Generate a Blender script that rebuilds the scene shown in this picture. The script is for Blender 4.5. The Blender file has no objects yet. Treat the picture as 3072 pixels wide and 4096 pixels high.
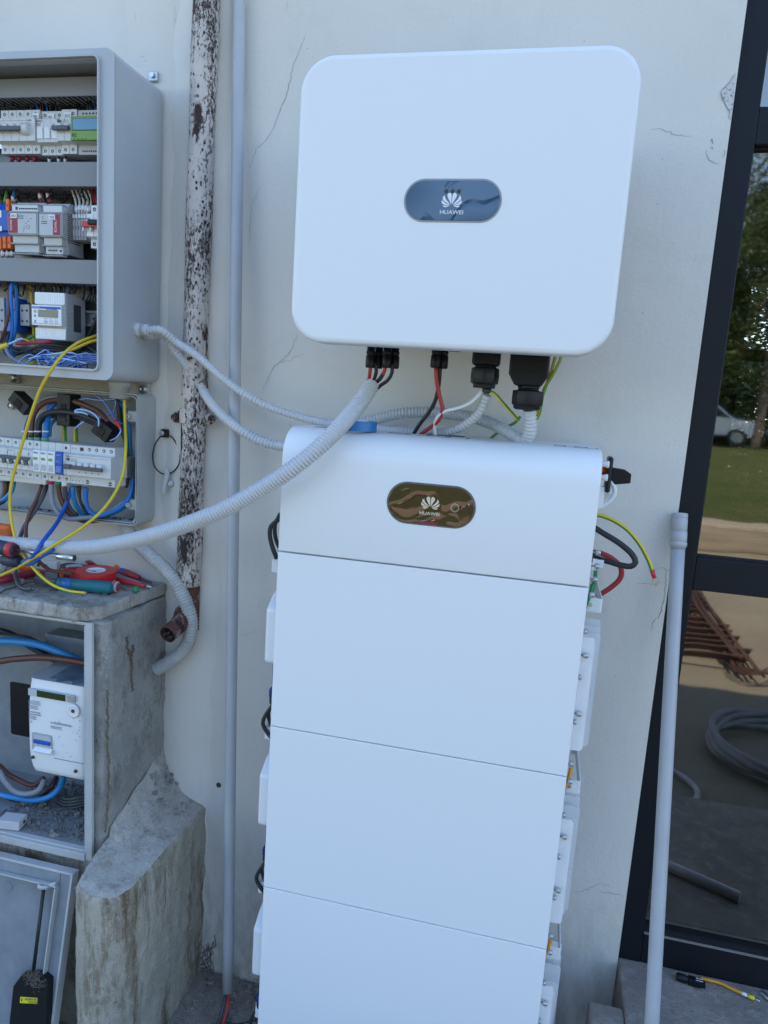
import bpy, bmesh, math, random
from mathutils import Vector, Matrix
random.seed(7)
R = math.radians
sc = bpy.context.scene
COL = sc.collection

# ------------------------------------------------------------------ camera, world, sun, exposure
FP = 2840.0                                   # focal length in pixels of the 3072 x 4096 photograph
CAM = Vector((0.4852, -1.5557, 1.5453))
YAW, PIT, ROL = -0.213, -0.162, 0.067
_f = Vector((math.sin(YAW)*math.cos(PIT), math.cos(YAW)*math.cos(PIT), math.sin(PIT)))
_r0 = Vector((math.cos(YAW), -math.sin(YAW), 0)); _u0 = _r0.cross(_f)
_r = _r0*math.cos(ROL) + _u0*math.sin(ROL)
_u = -_r0*math.sin(ROL) + _u0*math.cos(ROL)
cd = bpy.data.cameras.new('camera'); cam = bpy.data.objects.new('camera', cd); COL.objects.link(cam)
cam.matrix_world = Matrix(((_r.x, _u.x, -_f.x, CAM.x), (_r.y, _u.y, -_f.y, CAM.y), (_r.z, _u.z, -_f.z, CAM.z), (0, 0, 0, 1)))
cd.sensor_fit = 'VERTICAL'; cd.sensor_height = 36.0; cd.sensor_width = 27.0
cd.lens = 36.0*FP/4096.0
cd.clip_start = 0.05; cd.clip_end = 2000
sc.camera = cam

SUN_EL = R(58.5); SUN_AZ = R(8)               # the sun stands behind the house
w = bpy.data.worlds.new('World'); sc.world = w; w.use_nodes = True
nt = w.node_tree; nt.nodes.clear()
sky = nt.nodes.new('ShaderNodeTexSky'); sky.sky_type = 'NISHITA'; sky.sun_disc = False
sky.sun_elevation = SUN_EL; sky.sun_rotation = SUN_AZ
sky.air_density = 1.0; sky.dust_density = 0.2; sky.ozone_density = 2.2
bg = nt.nodes.new('ShaderNodeBackground'); bg.inputs[1].default_value = 0.15
wo = nt.nodes.new('ShaderNodeOutputWorld')
nt.links.new(sky.outputs[0], bg.inputs[0]); nt.links.new(bg.outputs[0], wo.inputs[0])
sd = bpy.data.lights.new('sun', 'SUN'); sd.energy = 2.7; sd.angle = R(0.53); sd.color = (1, .95, .87)
so = bpy.data.objects.new('sun', sd); COL.objects.link(so)
sv = Vector((math.sin(SUN_AZ)*math.cos(SUN_EL), math.cos(SUN_AZ)*math.cos(SUN_EL), math.sin(SUN_EL)))
so.rotation_euler = sv.to_track_quat('Z', 'Y').to_euler(); so.location = sv*20
sc.view_settings.view_transform = 'Standard'; sc.view_settings.look = 'None'
sc.view_settings.exposure = 1.82; sc.view_settings.gamma = 1.0
sc.view_settings.use_curve_mapping = False
sc.render.film_transparent = False
sc.cycles.max_bounces = 10; sc.cycles.transparent_max_bounces = 12
sc.cycles.use_denoising = True

# ------------------------------------------------------------------ helpers
def at(u, v, ax, val):
    """point of the world seen at photograph pixel u,v that lies on the plane axis = val"""
    d = _f + _r*((u-1536)/FP) - _u*((v-2048)/FP)
    return CAM + d*((val-CAM[ax])/d[ax])
def pr(u0, v0, u1, v1, y):
    a = at(u0, v0, 1, y); b = at(u1, v1, 1, y); return a.x, b.x, b.z, a.z
def yp(pts):                                   # [(u,v,y)] -> world points
    return [at(u, v, 1, y) for u, v, y in pts]

class MB:
    def __init__(s): s.v = []; s.f = []; s.m = []; s.sm = []
    def add(s, vs, fs, mi=0, smooth=False):
        n = len(s.v); s.v += [tuple(p) for p in vs]
        for q in fs: s.f.append(tuple(i+n for i in q)); s.m.append(mi); s.sm.append(smooth)
        return s
    def box(s, x0, x1, y0, y1, z0, z1, mi=0):
        return s.add([(x0,y0,z0),(x1,y0,z0),(x1,y1,z0),(x0,y1,z0),(x0,y0,z1),(x1,y0,z1),(x1,y1,z1),(x0,y1,z1)],
                     [(0,3,2,1),(4,5,6,7),(0,1,5,4),(1,2,6,5),(2,3,7,6),(3,0,4,7)], mi)
    def obox(s, c, ax, ay, az, mi=0):          # oriented box, half axes
        c = Vector(c); ax, ay, az = Vector(ax), Vector(ay), Vector(az); vs = []
        for k in (-1, 1):
            for (i, j) in ((-1,-1),(1,-1),(1,1),(-1,1)): vs.append(c+ax*i+ay*j+az*k)
        return s.add(vs, [(0,3,2,1),(4,5,6,7),(0,1,5,4),(1,2,6,5),(2,3,7,6),(3,0,4,7)], mi)
    def prism(s, poly, y0, y1, mi=0, axis='y', smooth=False):
        """poly: 2D points; axis y -> (x,z), axis x -> (y,z), axis z -> (x,y)"""
        n = len(poly)
        def P(a, b, t): return {'y': (a, t, b), 'x': (t, a, b), 'z': (a, b, t)}[axis]
        vs = [P(a, b, y0) for a, b in poly]+[P(a, b, y1) for a, b in poly]
        area = sum(poly[i][0]*poly[(i+1) % n][1]-poly[(i+1) % n][0]*poly[i][1] for i in range(n))
        pos = area > 0
        if axis == 'y': pos = not pos
        caps = [tuple(range(n)), tuple(range(2*n-1, n-1, -1))]
        if (y1 > y0) == pos: caps = [tuple(reversed(caps[0])), tuple(reversed(caps[1]))]
        s.add(vs, caps, mi, False)
        k = len(s.v)-2*n
        for i in range(n):
            j = (i+1) % n; q = (k+i, k+j, k+n+j, k+n+i)
            if (y1 > y0) != pos: q = tuple(reversed(q))
            s.f.append(q); s.m.append(mi); s.sm.append(smooth)
        return s
    def ring(s, outer, inner, y0, y1, mi=0, axis='y'):
        n = len(outer)
        def P(p, t): return {'y': (p[0], t, p[1]), 'x': (t, p[0], p[1]), 'z': (p[0], p[1], t)}[axis]
        vs = [P(p, y0) for p in outer]+[P(p, y0) for p in inner]+[P(p, y1) for p in outer]+[P(p, y1) for p in inner]
        fs = []
        for i in range(n):
            j = (i+1) % n
            fs += [(i, j, n+j, n+i), (2*n+j, 2*n+i, 3*n+i, 3*n+j), (j, i, 2*n+i, 2*n+j), (n+i, n+j, 3*n+j, 3*n+i)]
        return s.add(vs, fs, mi)
    def tube(s, pts, r, n=10, mi=0, mi2=None, cap=True, twist=0.0, smooth=True):
        pts = [Vector(p) for p in pts]; m = len(pts)
        rr = r if hasattr(r, '__len__') else [r]*m
        t0 = (pts[1]-pts[0]).normalized()
        ref = Vector((0, 0, 1)) if abs(t0.z) < .9 else Vector((1, 0, 0))
        nn = t0.cross(ref).normalized(); base = len(s.v); prev = t0
        for i in range(m):
            t = (pts[min(i+1, m-1)]-pts[max(i-1, 0)])
            t = t.normalized() if t.length > 1e-9 else prev
            q = prev.rotation_difference(t); nn = q @ nn; nn = (nn-t*nn.dot(t)).normalized(); prev = t
            b = t.cross(nn)
            for k in range(n):
                a = 2*math.pi*k/n+twist*i
                s.v.append(tuple(pts[i]+(nn*math.cos(a)+b*math.sin(a))*rr[i]))
        for i in range(m-1):
            for k in range(n):
                j = (k+1) % n
                s.f.append((base+i*n+k, base+i*n+j, base+(i+1)*n+j, base+(i+1)*n+k))
                s.m.append(mi if (mi2 is None or k < n*0.62) else mi2); s.sm.append(smooth)
        if cap:
            s.f.append(tuple(base+k for k in reversed(range(n)))); s.m.append(mi); s.sm.append(False)
            s.f.append(tuple(base+(m-1)*n+k for k in range(n))); s.m.append(mi); s.sm.append(False)
        return s
    def cyl(s, p0, p1, r, n=14, mi=0, r2=None):
        return s.tube([p0, p1], [r, r if r2 is None else r2], n, mi)
    def lathe(s, p, axis, prof, n=20, mi=0, smooth=True):   # prof [(dist along axis, radius)]
        p = Vector(p); a = Vector(axis).normalized()
        ref = Vector((0, 0, 1)) if abs(a.z) < .9 else Vector((1, 0, 0))
        e1 = a.cross(ref).normalized(); e2 = a.cross(e1); base = len(s.v); m = len(prof)
        for d, r in prof:
            for k in range(n):
                t = 2*math.pi*k/n
                s.v.append(tuple(p+a*d+(e1*math.cos(t)+e2*math.sin(t))*max(r, 1e-5)))
        for i in range(m-1):
            for k in range(n):
                j = (k+1) % n
                s.f.append((base+i*n+k, base+i*n+j, base+(i+1)*n+j, base+(i+1)*n+k)); s.m.append(mi); s.sm.append(smooth)
        s.f.append(tuple(base+k for k in reversed(range(n)))); s.m.append(mi); s.sm.append(False)
        s.f.append(tuple(base+(m-1)*n+k for k in range(n))); s.m.append(mi); s.sm.append(False)
        return s
    def ball(s, c, r, sx=1, sy=1, sz=1, n=12, mi=0):
        c = Vector(c); base = len(s.v); h = n//2
        for i in range(h+1):
            ph = math.pi*i/h
            for k in range(n):
                t = 2*math.pi*k/n
                s.v.append((c.x+r*sx*math.sin(ph)*math.cos(t), c.y+r*sy*math.sin(ph)*math.sin(t), c.z+r*sz*math.cos(ph)))
        for i in range(h):
            for k in range(n):
                j = (k+1) % n
                s.f.append((base+i*n+k, base+(i+1)*n+k, base+(i+1)*n+j, base+i*n+j)); s.m.append(mi); s.sm.append(True)
        return s

def rrect(x0, x1, z0, z1, r, n=6):
    o = []
    for cx, cz, a0 in ((x1-r, z1-r, 0), (x0+r, z1-r, 90), (x0+r, z0+r, 180), (x1-r, z0+r, 270)):
        for i in range(n+1):
            a = R(a0+90*i/n); o.append((cx+r*math.cos(a), cz+r*math.sin(a)))
    return o
def spline(pts, step=0.008, closed=False):
    pts = [Vector(p) for p in pts]; out = []
    n = len(pts)
    for i in range(n-1):
        p0 = pts[i-1] if i > 0 else pts[0]*2-pts[1]
        p1, p2 = pts[i], pts[i+1]
        p3 = pts[i+2] if i+2 < n else pts[n-1]*2-pts[n-2]
        k = max(2, int((p2-p1).length/step))
        def T(a, b, t): return t+max((b-a).length, 1e-6)**0.5
        t0 = 0; t1 = T(p0, p1, t0); t2 = T(p1, p2, t1); t3 = T(p2, p3, t2)
        for j in range(k):
            t = t1+(t2-t1)*j/k
            A1 = p0*((t1-t)/(t1-t0))+p1*((t-t0)/(t1-t0)); A2 = p1*((t2-t)/(t2-t1))+p2*((t-t1)/(t2-t1)); A3 = p2*((t3-t)/(t3-t2))+p3*((t-t2)/(t3-t2))
            B1 = A1*((t2-t)/(t2-t0))+A2*((t-t0)/(t2-t0)); B2 = A2*((t3-t)/(t3-t1))+A3*((t-t1)/(t3-t1))
            out.append(B1*((t2-t)/(t2-t1))+B2*((t-t1)/(t2-t1)))
    out.append(pts[-1]); return out
def resample(pts, step):
    L = [0]
    for a, b in zip(pts, pts[1:]): L.append(L[-1]+(b-a).length)
    n = max(2, int(L[-1]/step)); out = []; j = 0
    for i in range(n+1):
        d = L[-1]*i/n
        while j < len(pts)-2 and L[j+1] < d: j += 1
        t = (d-L[j])/max(L[j+1]-L[j], 1e-9); out.append(pts[j].lerp(pts[j+1], min(t, 1)))
    return out
def corr(mb, pts, r, pitch=0.006, depth=.11, n=18, mi=0):
    q = resample(spline(pts, .0012), pitch/5); rr = []
    prof = [1, 1, 1-.55*depth, 1-depth, 1-.55*depth]
    for i in range(len(q)): rr.append(r*prof[i % 5])
    return mb.tube(q, rr, n, mi)

BASE = {}
def _tag(o, label, cat, group, kind):
    if label: o['label'] = label
    if cat: o['category'] = cat
    if group: o['group'] = group
    if kind: o['kind'] = kind
def thing(name, label, cat, loc=(0, 0, 0), group=None, world=True, rot=None, kind=None):
    o = bpy.data.objects.new(name, None); COL.objects.link(o); o.empty_display_size = .05
    o.location = loc
    if rot: o.rotation_euler = rot
    _tag(o, label, cat, group, kind); BASE[o.name] = Vector(loc) if world else Vector((0, 0, 0))
    return o
def obj(name, mb, mats, parent=None, bevel=0, seg=2, label=None, cat=None, group=None, kind=None, subsurf=0, recalc=False, ang=35):
    me = bpy.data.meshes.new(name); off = BASE.get(parent.name, Vector()) if parent else Vector()
    vs = mb.v if off.length == 0 else [(a-off.x, b-off.y, c-off.z) for a, b, c in mb.v]
    me.from_pydata(vs, [], mb.f)
    if not isinstance(mats, (list, tuple)): mats = [mats]
    for m in mats: me.materials.append(m)
    me.polygons.foreach_set('material_index', mb.m); me.polygons.foreach_set('use_smooth', mb.sm); me.update()
    if recalc:
        bm = bmesh.new(); bm.from_mesh(me); bmesh.ops.recalc_face_normals(bm, faces=bm.faces); bm.to_mesh(me); bm.free()
    o = bpy.data.objects.new(name, me); COL.objects.link(o)
    if parent: o.parent = parent; BASE[o.name] = off
    if bevel:
        b = o.modifiers.new('bevel', 'BEVEL'); b.width = bevel; b.segments = seg; b.limit_method = 'ANGLE'; b.angle_limit = R(ang)
    if subsurf:
        b = o.modifiers.new('sub', 'SUBSURF'); b.levels = subsurf; b.render_levels = subsurf
    _tag(o, label, cat, group, kind)
    return o
def text(body, size, org, xd, zd, mat, parent=None, name='lettering', align='LEFT', thick=0.0002, sx=1.0, bold=0):
    """lettering whose baseline starts at org, runs along xd and stands up along zd"""
    c = bpy.data.curves.new('t', 'FONT'); c.body = body; c.size = size; c.align_x = align; c.extrude = thick; c.offset = bold; c.resolution_u = 3
    t = bpy.data.objects.new('t', c); me = bpy.data.meshes.new_from_object(t)
    bpy.data.objects.remove(t)
    xd = Vector(xd).normalized(); zd = Vector(zd).normalized(); nn = xd.cross(zd)
    off = BASE.get(parent.name, Vector()) if parent else Vector()
    o3 = Vector(org)-off
    for v in me.vertices: v.co = o3+xd*v.co.x*sx+zd*v.co.y+nn*v.co.z
    me.materials.clear(); me.materials.append(mat); me.name = name
    o = bpy.data.objects.new(name, me); COL.objects.link(o)
    if parent: o.parent = parent
    return o
X, Y, Z = Vector((1, 0, 0)), Vector((0, 1, 0)), Vector((0, 0, 1))

# ------------------------------------------------------------------ materials
def nodes(m): return m.node_tree.nodes, m.node_tree.links
def mat(name, col, rough=.5, metal=0., var=0., vs=8., bump=0., bs=60., col2=None, spec=.5, coat=0., vstretch=(1, 1, 1), detail=5, blo=.35, bhi=.7):
    m = bpy.data.materials.new(name); m.use_nodes = True; N, L = nodes(m); b = N['Principled BSDF']
    c = tuple(col)+(1,)
    b.inputs['Base Color'].default_value = c; b.inputs['Roughness'].default_value = rough; b.inputs['Metallic'].default_value = metal
    b.inputs['Specular IOR Level'].default_value = spec; b.inputs['Coat Weight'].default_value = coat
    if var or bump:
        tc = N.new('ShaderNodeNewGeometry'); mp = N.new('ShaderNodeMapping'); mp.inputs['Scale'].default_value = vstretch
        L.new(tc.outputs['Position'], mp.inputs[0])
    if var or col2:
        n = N.new('ShaderNodeTexNoise'); n.inputs['Scale'].default_value = vs; n.inputs['Detail'].default_value = detail; n.inputs['Roughness'].default_value = .6
        L.new(mp.outputs[0], n.inputs[0])
        r = N.new('ShaderNodeMapRange'); r.inputs['From Min'].default_value = blo; r.inputs['From Max'].default_value = bhi
        L.new(n.outputs[0], r.inputs[0])
        x = N.new('ShaderNodeMix'); x.data_type = 'RGBA'; x.inputs[6].default_value = c
        x.inputs[7].default_value = (tuple(col2)+(1,)) if col2 else tuple(k*(1-var) for k in col)+(1,)
        L.new(r.outputs[0], x.inputs[0]); L.new(x.outputs[2], b.inputs['Base Color'])
    if bump:
        n2 = N.new('ShaderNodeTexNoise'); n2.inputs['Scale'].default_value = bs; n2.inputs['Detail'].default_value = 6
        L.new(mp.outputs[0], n2.inputs[0]); bp = N.new('ShaderNodeBump'); bp.inputs['Strength'].default_value = min(1, bump); bp.inputs['Distance'].default_value = .004
        L.new(n2.outputs[0], bp.inputs['Height']); L.new(bp.outputs[0], b.inputs['Normal'])
    return m
class G:
    """tiny node graph helper"""
    def __init__(s, name):
        s.m = bpy.data.materials.new(name); s.m.use_nodes = True; s.N, s.L = nodes(s.m); s.b = s.N['Principled BSDF']
        s.pos = s.N.new('ShaderNodeNewGeometry').outputs['Position']
    def map(s, scale=(1, 1, 1), rot=(0, 0, 0), src=None):
        n = s.N.new('ShaderNodeMapping'); n.inputs['Scale'].default_value = scale; n.inputs['Rotation'].default_value = rot; s.L.new(src or s.pos, n.inputs[0]); return n.outputs[0]
    def noise(s, vec, scale, detail=6, rough=.6, dist=0):
        n = s.N.new('ShaderNodeTexNoise'); n.inputs['Scale'].default_value = scale; n.inputs['Detail'].default_value = detail
        n.inputs['Roughness'].default_value = rough; n.inputs['Distortion'].default_value = dist; s.L.new(vec, n.inputs[0]); return n.outputs[0]
    def voro(s, vec, scale, feat='F1'):
        n = s.N.new('ShaderNodeTexVoronoi'); n.feature = feat; n.inputs['Scale'].default_value = scale; s.L.new(vec, n.inputs['Vector']); return n.outputs[0]
    def rng(s, v, a, b, c=0., d=1.):
        n = s.N.new('ShaderNodeMapRange'); n.inputs[1].default_value = a; n.inputs[2].default_value = b; n.inputs[3].default_value = c; n.inputs[4].default_value = d
        s.L.new(v, n.inputs[0]); return n.outputs[0]
    def math(s, op, a, b=None):
        n = s.N.new('ShaderNodeMath'); n.operation = op
        for i, q in enumerate((a, b)):
            if q is None: continue
            if isinstance(q, (int, float)): n.inputs[i].default_value = q
            else: s.L.new(q, n.inputs[i])
        return n.outputs[0]
    def mix(s, f, a, b):
        n = s.N.new('ShaderNodeMix'); n.data_type = 'RGBA'
        for i, q in ((0, f), (6, a), (7, b)):
            if isinstance(q, (tuple, list)): n.inputs[i].default_value = tuple(q)+(1,)
            elif isinstance(q, (int, float)): n.inputs[i].default_value = q
            else: s.L.new(q, n.inputs[i])
        return n.outputs[2]
    def sep(s, i):
        n = s.N.new('ShaderNodeSeparateXYZ'); s.L.new(s.pos, n.inputs[0]); return n.outputs[i]
    def bump(s, h, dist=.002, strength=1., prev=None):
        n = s.N.new('ShaderNodeBump'); n.inputs['Distance'].default_value = dist; n.inputs['Strength'].default_value = strength
        s.L.new(h, n.inputs['Height']); 
        if prev is not None: s.L.new(prev, n.inputs['Normal'])
        return n.outputs[0]
    def done(s, col=None, rough=None, nrm=None, spec=None, metal=None):
        for k, q in (('Base Color', col), ('Roughness', rough), ('Normal', nrm), ('Specular IOR Level', spec), ('Metallic', metal)):
            if q is None: continue
            if isinstance(q, (int, float)): s.b.inputs[k].default_value = q
            elif isinstance(q, (tuple, list)): s.b.inputs[k].default_value = tuple(q)+(1,)
            else: s.L.new(q, s.b.inputs[k])
        return s.m

# painted plaster wall
g = G('wall_plaster')
n1 = g.noise(g.map(), 1.6, 4, .5); n2 = g.noise(g.map((1, 1, .35)), 9, 6, .65); n3 = g.noise(g.map(), 140, 4, .5)
c = g.mix(g.rng(n1, .35, .68), (.75, .705, .63), (.67, .635, .575)); c = g.mix(g.rng(n2, .55, .85, 0, .4), c, (.56, .53, .46))
br = g.math('MULTIPLY', g.rng(g.noise(g.map((1, 1, 1.6)), 4.2, 6, .7, .5), .56, .70), .3); c = g.mix(br, c, (.60, .565, .50)); mk = g.rng(g.noise(g.map((1, 1, .22)), 30, 5, .7), .64, .72, 0, .5); c = g.mix(mk, c, (.50, .47, .42))
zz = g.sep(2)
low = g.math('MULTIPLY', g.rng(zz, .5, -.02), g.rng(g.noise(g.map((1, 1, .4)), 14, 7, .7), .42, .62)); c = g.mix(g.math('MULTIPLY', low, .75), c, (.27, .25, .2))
sp = g.math('MULTIPLY', g.rng(g.voro(g.map(), 55), .1, .04), g.rng(g.noise(g.map(), 7, 3), .58, .66)); c = g.mix(g.math('MULTIPLY', sp, .8), c, (.12, .10, .08))
h = g.math('ADD', g.math('MULTIPLY', n3, .35), g.math('MULTIPLY', g.noise(g.map((1, 1, .5)), 12, 5), 1.6))
M_wall = g.done(c, .85, g.bump(h, .0022, .8), .3)
M_crack = mat('crack', (.27, .26, .235), .95)
M_chip = mat('bare_plaster', (.62, .60, .57), .95, bump=1, bs=180, col2=(.22, .2, .18), var=.5, vs=150, blo=.52, bhi=.66)
# weathered concrete
def conc(name, a, b, c3, stain=None, lich=None, sc_=1.0, sth=.5):
    g = G(name); v = g.map()
    n1 = g.noise(v, 7*sc_, 9, .78); n2 = g.noise(g.map((1, 1, .4)), 30*sc_, 8, .8); n3 = g.noise(v, 260*sc_, 5, .7)
    c = g.mix(g.rng(n1, .38, .62), a, b); c = g.mix(g.rng(n2, .50, .66, 0, .85), c, c3)
    if stain: c = g.mix(g.rng(g.noise(g.map((1, 1, .18)), 13, 7, .72, .3), sth, sth+.13, 0, .9), c, stain)
    if lich: c = g.mix(g.rng(g.noise(v, 85, 9, .85), .56, .63, 0, .85), c, lich)
    sp = g.rng(g.voro(v, 210*sc_), .16, .07); sel = g.rng(g.noise(v, 70, 3), .5, .6); c = g.mix(g.math('MULTIPLY', sp, sel), c, (.62, .62, .6))
    dk = g.rng(g.noise(g.map((1, 1, .6), (.4, .2, 0)), 120*sc_, 5, .8), .62, .68, 0, .85); c = g.mix(dk, c, (.05, .045, .04))
    pit = g.rng(g.voro(v, 95*sc_), .0, .22)
    h = g.math('ADD', g.math('ADD', g.math('MULTIPLY', n3, 1.1), g.math('MULTIPLY', n2, 1.6)), g.math('MULTIPLY', pit, .6))
    return g.done(c, .93, g.bump(h, .0055, 1.), .2)
M_conc = conc('rough_concrete', (.49, .475, .44), (.34, .33, .305), (.20, .185, .155), (.17, .14, .10), (.60, .59, .56), 1., .60)
M_slab = conc('slab_concrete', (.64, .61, .56), (.44, .41, .36), (.20, .15, .10), None, (.70, .69, .66))
M_rib = conc('rib_concrete', (.60, .55, .455), (.46, .42, .335), (.34, .30, .225), (.17, .11, .05), (.66, .63, .56), .8, .49)
M_mortar = conc('mortar', (.66, .62, .56), (.50, .46, .40), (.32, .28, .23), None, (.72, .70, .66), .9)
M_floorc = conc('floor_concrete', (.40, .345, .30), (.27, .24, .21), (.50, .46, .42), None, (.14, .125, .11), .8)
M_rubble = conc('rubble', (.55, .54, .5), (.3, .29, .27), (.2, .19, .17))
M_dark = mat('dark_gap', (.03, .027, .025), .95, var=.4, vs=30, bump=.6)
M_white = mat('white_powder_coat', (.80, .81, .81), .42, bump=.05, bs=900, spec=.45)
M_white2 = mat('white_sheet_metal', (.79, .80, .80), .42)
M_greyb = mat('light_grey_body', (.50, .51, .51), .5)
M_case = mat('grey_polyester', (.45, .47, .48), .38, var=.09, vs=6, bump=.08, bs=40)
M_case2 = mat('old_grey_polyester', (.50, .51, .50), .5, var=.22, vs=7, bump=.15, bs=60)
M_case3 = mat('dusty_grey_plastic', (.24, .265, .285), .6, var=.25, vs=18, bump=.25, bs=120)
M_duct = mat('grey_trunking', (.24, .245, .25), .5)
M_plate = mat('galvanised_plate', (.17, .172, .17), .38, .75, var=.25, vs=14)
M_rail = mat('zinc_rail', (.62, .63, .64), .3, .9)
M_steel = mat('bright_steel', (.6, .6, .6), .25, .95)
M_dev = mat('device_white', (.62, .63, .62), .45)
M_dev2 = mat('device_grey', (.40, .41, .42), .5)
M_devp = mat('device_pure_white', (.78, .79, .79), .4)
M_hole = mat('hole', (.05, .045, .04), .6)
M_black = mat('black_plastic', (.007, .0075, .009), .42, spec=.35)
M_blackm = mat('black_rubber', (.02, .02, .022), .5)
M_greyt = mat('toggle_grey', (.08, .085, .095), .45)
M_red = mat('red_plastic', (.55, .03, .035), .38)
M_redc = mat('red_cable', (.42, .035, .035), .42)
M_maroon = mat('maroon', (.30, .012, .04), .45)
M_blue = mat('blue_plastic', (.01, .09, .42), .4)
M_bluec = mat('blue_cable', (.015, .16, .50), .4)
M_cyan = mat('light_blue_cable', (.02, .22, .50), .4)
M_navy = mat('navy_plastic', (.015, .03, .16), .35)
M_lime = mat('lime_plastic', (.19, .36, .06), .45)
M_lcd = mat('lcd_blue', (.13, .30, .42), .2)
M_lcdg = mat('lcd_grey', (.14, .15, .11), .2)
M_lcdd = mat('lcd_dark_green', (.03, .05, .012), .2)
M_orange = mat('orange_plastic', (.75, .14, .02), .4)
M_orangec = mat('orange_cable', (.75, .30, .02), .45)
M_yel = mat('yellow_cable', (.72, .50, .02), .42)
M_grn = mat('green_cable', (.10, .28, .04), .42)
M_green = mat('green_plastic', (.02, .22, .09), .45)
M_mint = mat('mint_sleeve', (.10, .27, .20), .5)
M_brown = mat('brown_cable', (.11, .04, .022), .45)
M_greyc = mat('grey_cable', (.24, .26, .29), .45)
M_dgrey = mat('dark_grey_cable', (.06, .063, .07), .45)
M_whitec = mat('white_cable', (.75, .76, .76), .4)
M_cream = mat('cream_cable', (.58, .56, .48), .45)
M_lblue = mat('pale_blue_cable', (.38, .55, .85), .4)
M_ink = mat('ink', (.03, .035, .05), .6)
M_inkg = mat('grey_ink', (.25, .27, .3), .6)
M_inkw = mat('white_ink', (.78, .80, .82), .5)
M_label = mat('white_label', (.80, .80, .82), .5)
M_cond = mat('grey_conduit', (.45, .46, .475), .42, var=.10, vs=9)
M_corr = mat('grey_corrugated_conduit', (.55, .555, .56), .45)
M_corrd = mat('dusty_corrugated_conduit', (.50, .50, .48), .6, var=.3, vs=25)
M_tapeb = mat('blue_tape', (.015, .17, .42), .38)
M_taper = mat('red_tape', (.62, .015, .025), .33)
M_teal = mat('teal_grip', (.012, .16, .20), .5)
M_darkgrip = mat('dark_blue_grip', (.02, .03, .06), .5)
M_yelp = mat('yellow_plastic', (.70, .58, .03), .4)
M_frame = mat('anthracite_frame', (.009, .011, .015), .5, var=.1, vs=4, spec=.25)
M_gasket = mat('gasket', (.008, .008, .009), .7)
M_terra = mat('terracotta_pipe', (.10, .038, .024), .75, var=.45, vs=45, bump=1, bs=90, col2=(.30, .25, .22), blo=.52, bhi=.66)
M_bark = mat('bark', (.13, .10, .08), .9, bump=1, bs=20, vstretch=(1, 1, .25), var=.4, vs=12)
M_rust = mat('rusty_steel', (.10, .045, .03), .8, var=.5, vs=40, bump=.4)
M_wood = mat('timber', (.40, .33, .24), .8, var=.4, vs=5, vstretch=(.3, 4, 4))
M_carp = mat('car_paint_white', (.78, .79, .80), .25, coat=.6)
M_cgl = mat('car_glass', (.02, .025, .03), .08)
M_tyre = mat('tyre', (.02, .02, .02), .8)
M_dust = mat('debris', (.20, .17, .13), .95, var=.5, vs=80)
M_straw = mat('dry_straw', (.17, .14, .105), .9)
M_weed = mat('weed_green', (.12, .16, .04), .8)
M_web = mat('cobweb', (.4, .38, .35), .9)
M_galv = mat('galvanised_screw', (.5, .52, .52), .32, .85)
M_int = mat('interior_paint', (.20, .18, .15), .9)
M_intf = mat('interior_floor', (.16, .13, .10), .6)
M_roof = mat('roof_tiles', (.35, .15, .09), .85, var=.3, vs=20)
# old pipe with speckled peeling paint
g = G('peeling_paint_pipe'); v = g.map((1, 1, .55))
big = g.rng(g.noise(g.map((1, 1, .28)), 9, 4, .55), .36, .66)
fine = g.noise(g.map((1, 1, .45)), 170, 8, .85); spots = g.rng(g.voro(g.map((1, 1, .7)), 95), .30, .16)
spotsel = g.rng(g.noise(v, 60, 2), .42, .52)
th = g.math('SUBTRACT', g.math('ADD', fine, g.math('MULTIPLY', big, .24)), .605)
pn = g.math('ADD', g.noise(g.map((1, 1, .38)), 17, 4, .6), g.math('MULTIPLY', g.math('SUBTRACT', fine, .5), .35)); patch = g.rng(pn, .605, .635)
msk = g.math('MAXIMUM', g.math('MAXIMUM', g.rng(th, -.012, .03), g.math('MULTIPLY', spots, spotsel)), patch)
c = g.mix(msk, g.mix(g.rng(g.noise(v, 20, 4), .3, .7), (.63, .56, .51), (.47, .42, .375)), g.mix(g.rng(g.noise(v, 18, 3), .45, .65), (.030, .022, .020), (.085, .033, .02)))
M_pipe = g.done(c, .85, g.bump(g.math('SUBTRACT', g.math('MULTIPLY', g.noise(v, 60, 4), .5), msk), .0022, 1.))
# window glass: thin reflecting pane
g = G('window_glass'); g.N.remove(g.b); out = [n for n in g.N if n.type == 'OUTPUT_MATERIAL'][0]
tr = g.N.new('ShaderNodeBsdfTransparent'); tr.inputs[0].default_value = (.50, .53, .50, 1)
gl = g.N.new('ShaderNodeBsdfGlossy'); gl.inputs['Roughness'].default_value = 0.025; gl.inputs[0].default_value = (1, .93, .82, 1)
fr = g.N.new('ShaderNodeFresnel'); fr.inputs[0].default_value = 3.1
wv = g.bump(g.noise(g.map(), 5.0, 2, .4), .0007, .6)
g.L.new(wv, gl.inputs['Normal'])
ms = g.N.new('ShaderNodeMixShader'); g.L.new(fr.outputs[0], ms.inputs[0]); g.L.new(tr.outputs[0], ms.inputs[1]); g.L.new(gl.outputs[0], ms.inputs[2]); g.L.new(ms.outputs[0], out.inputs[0])
M_glass = g.m
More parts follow.
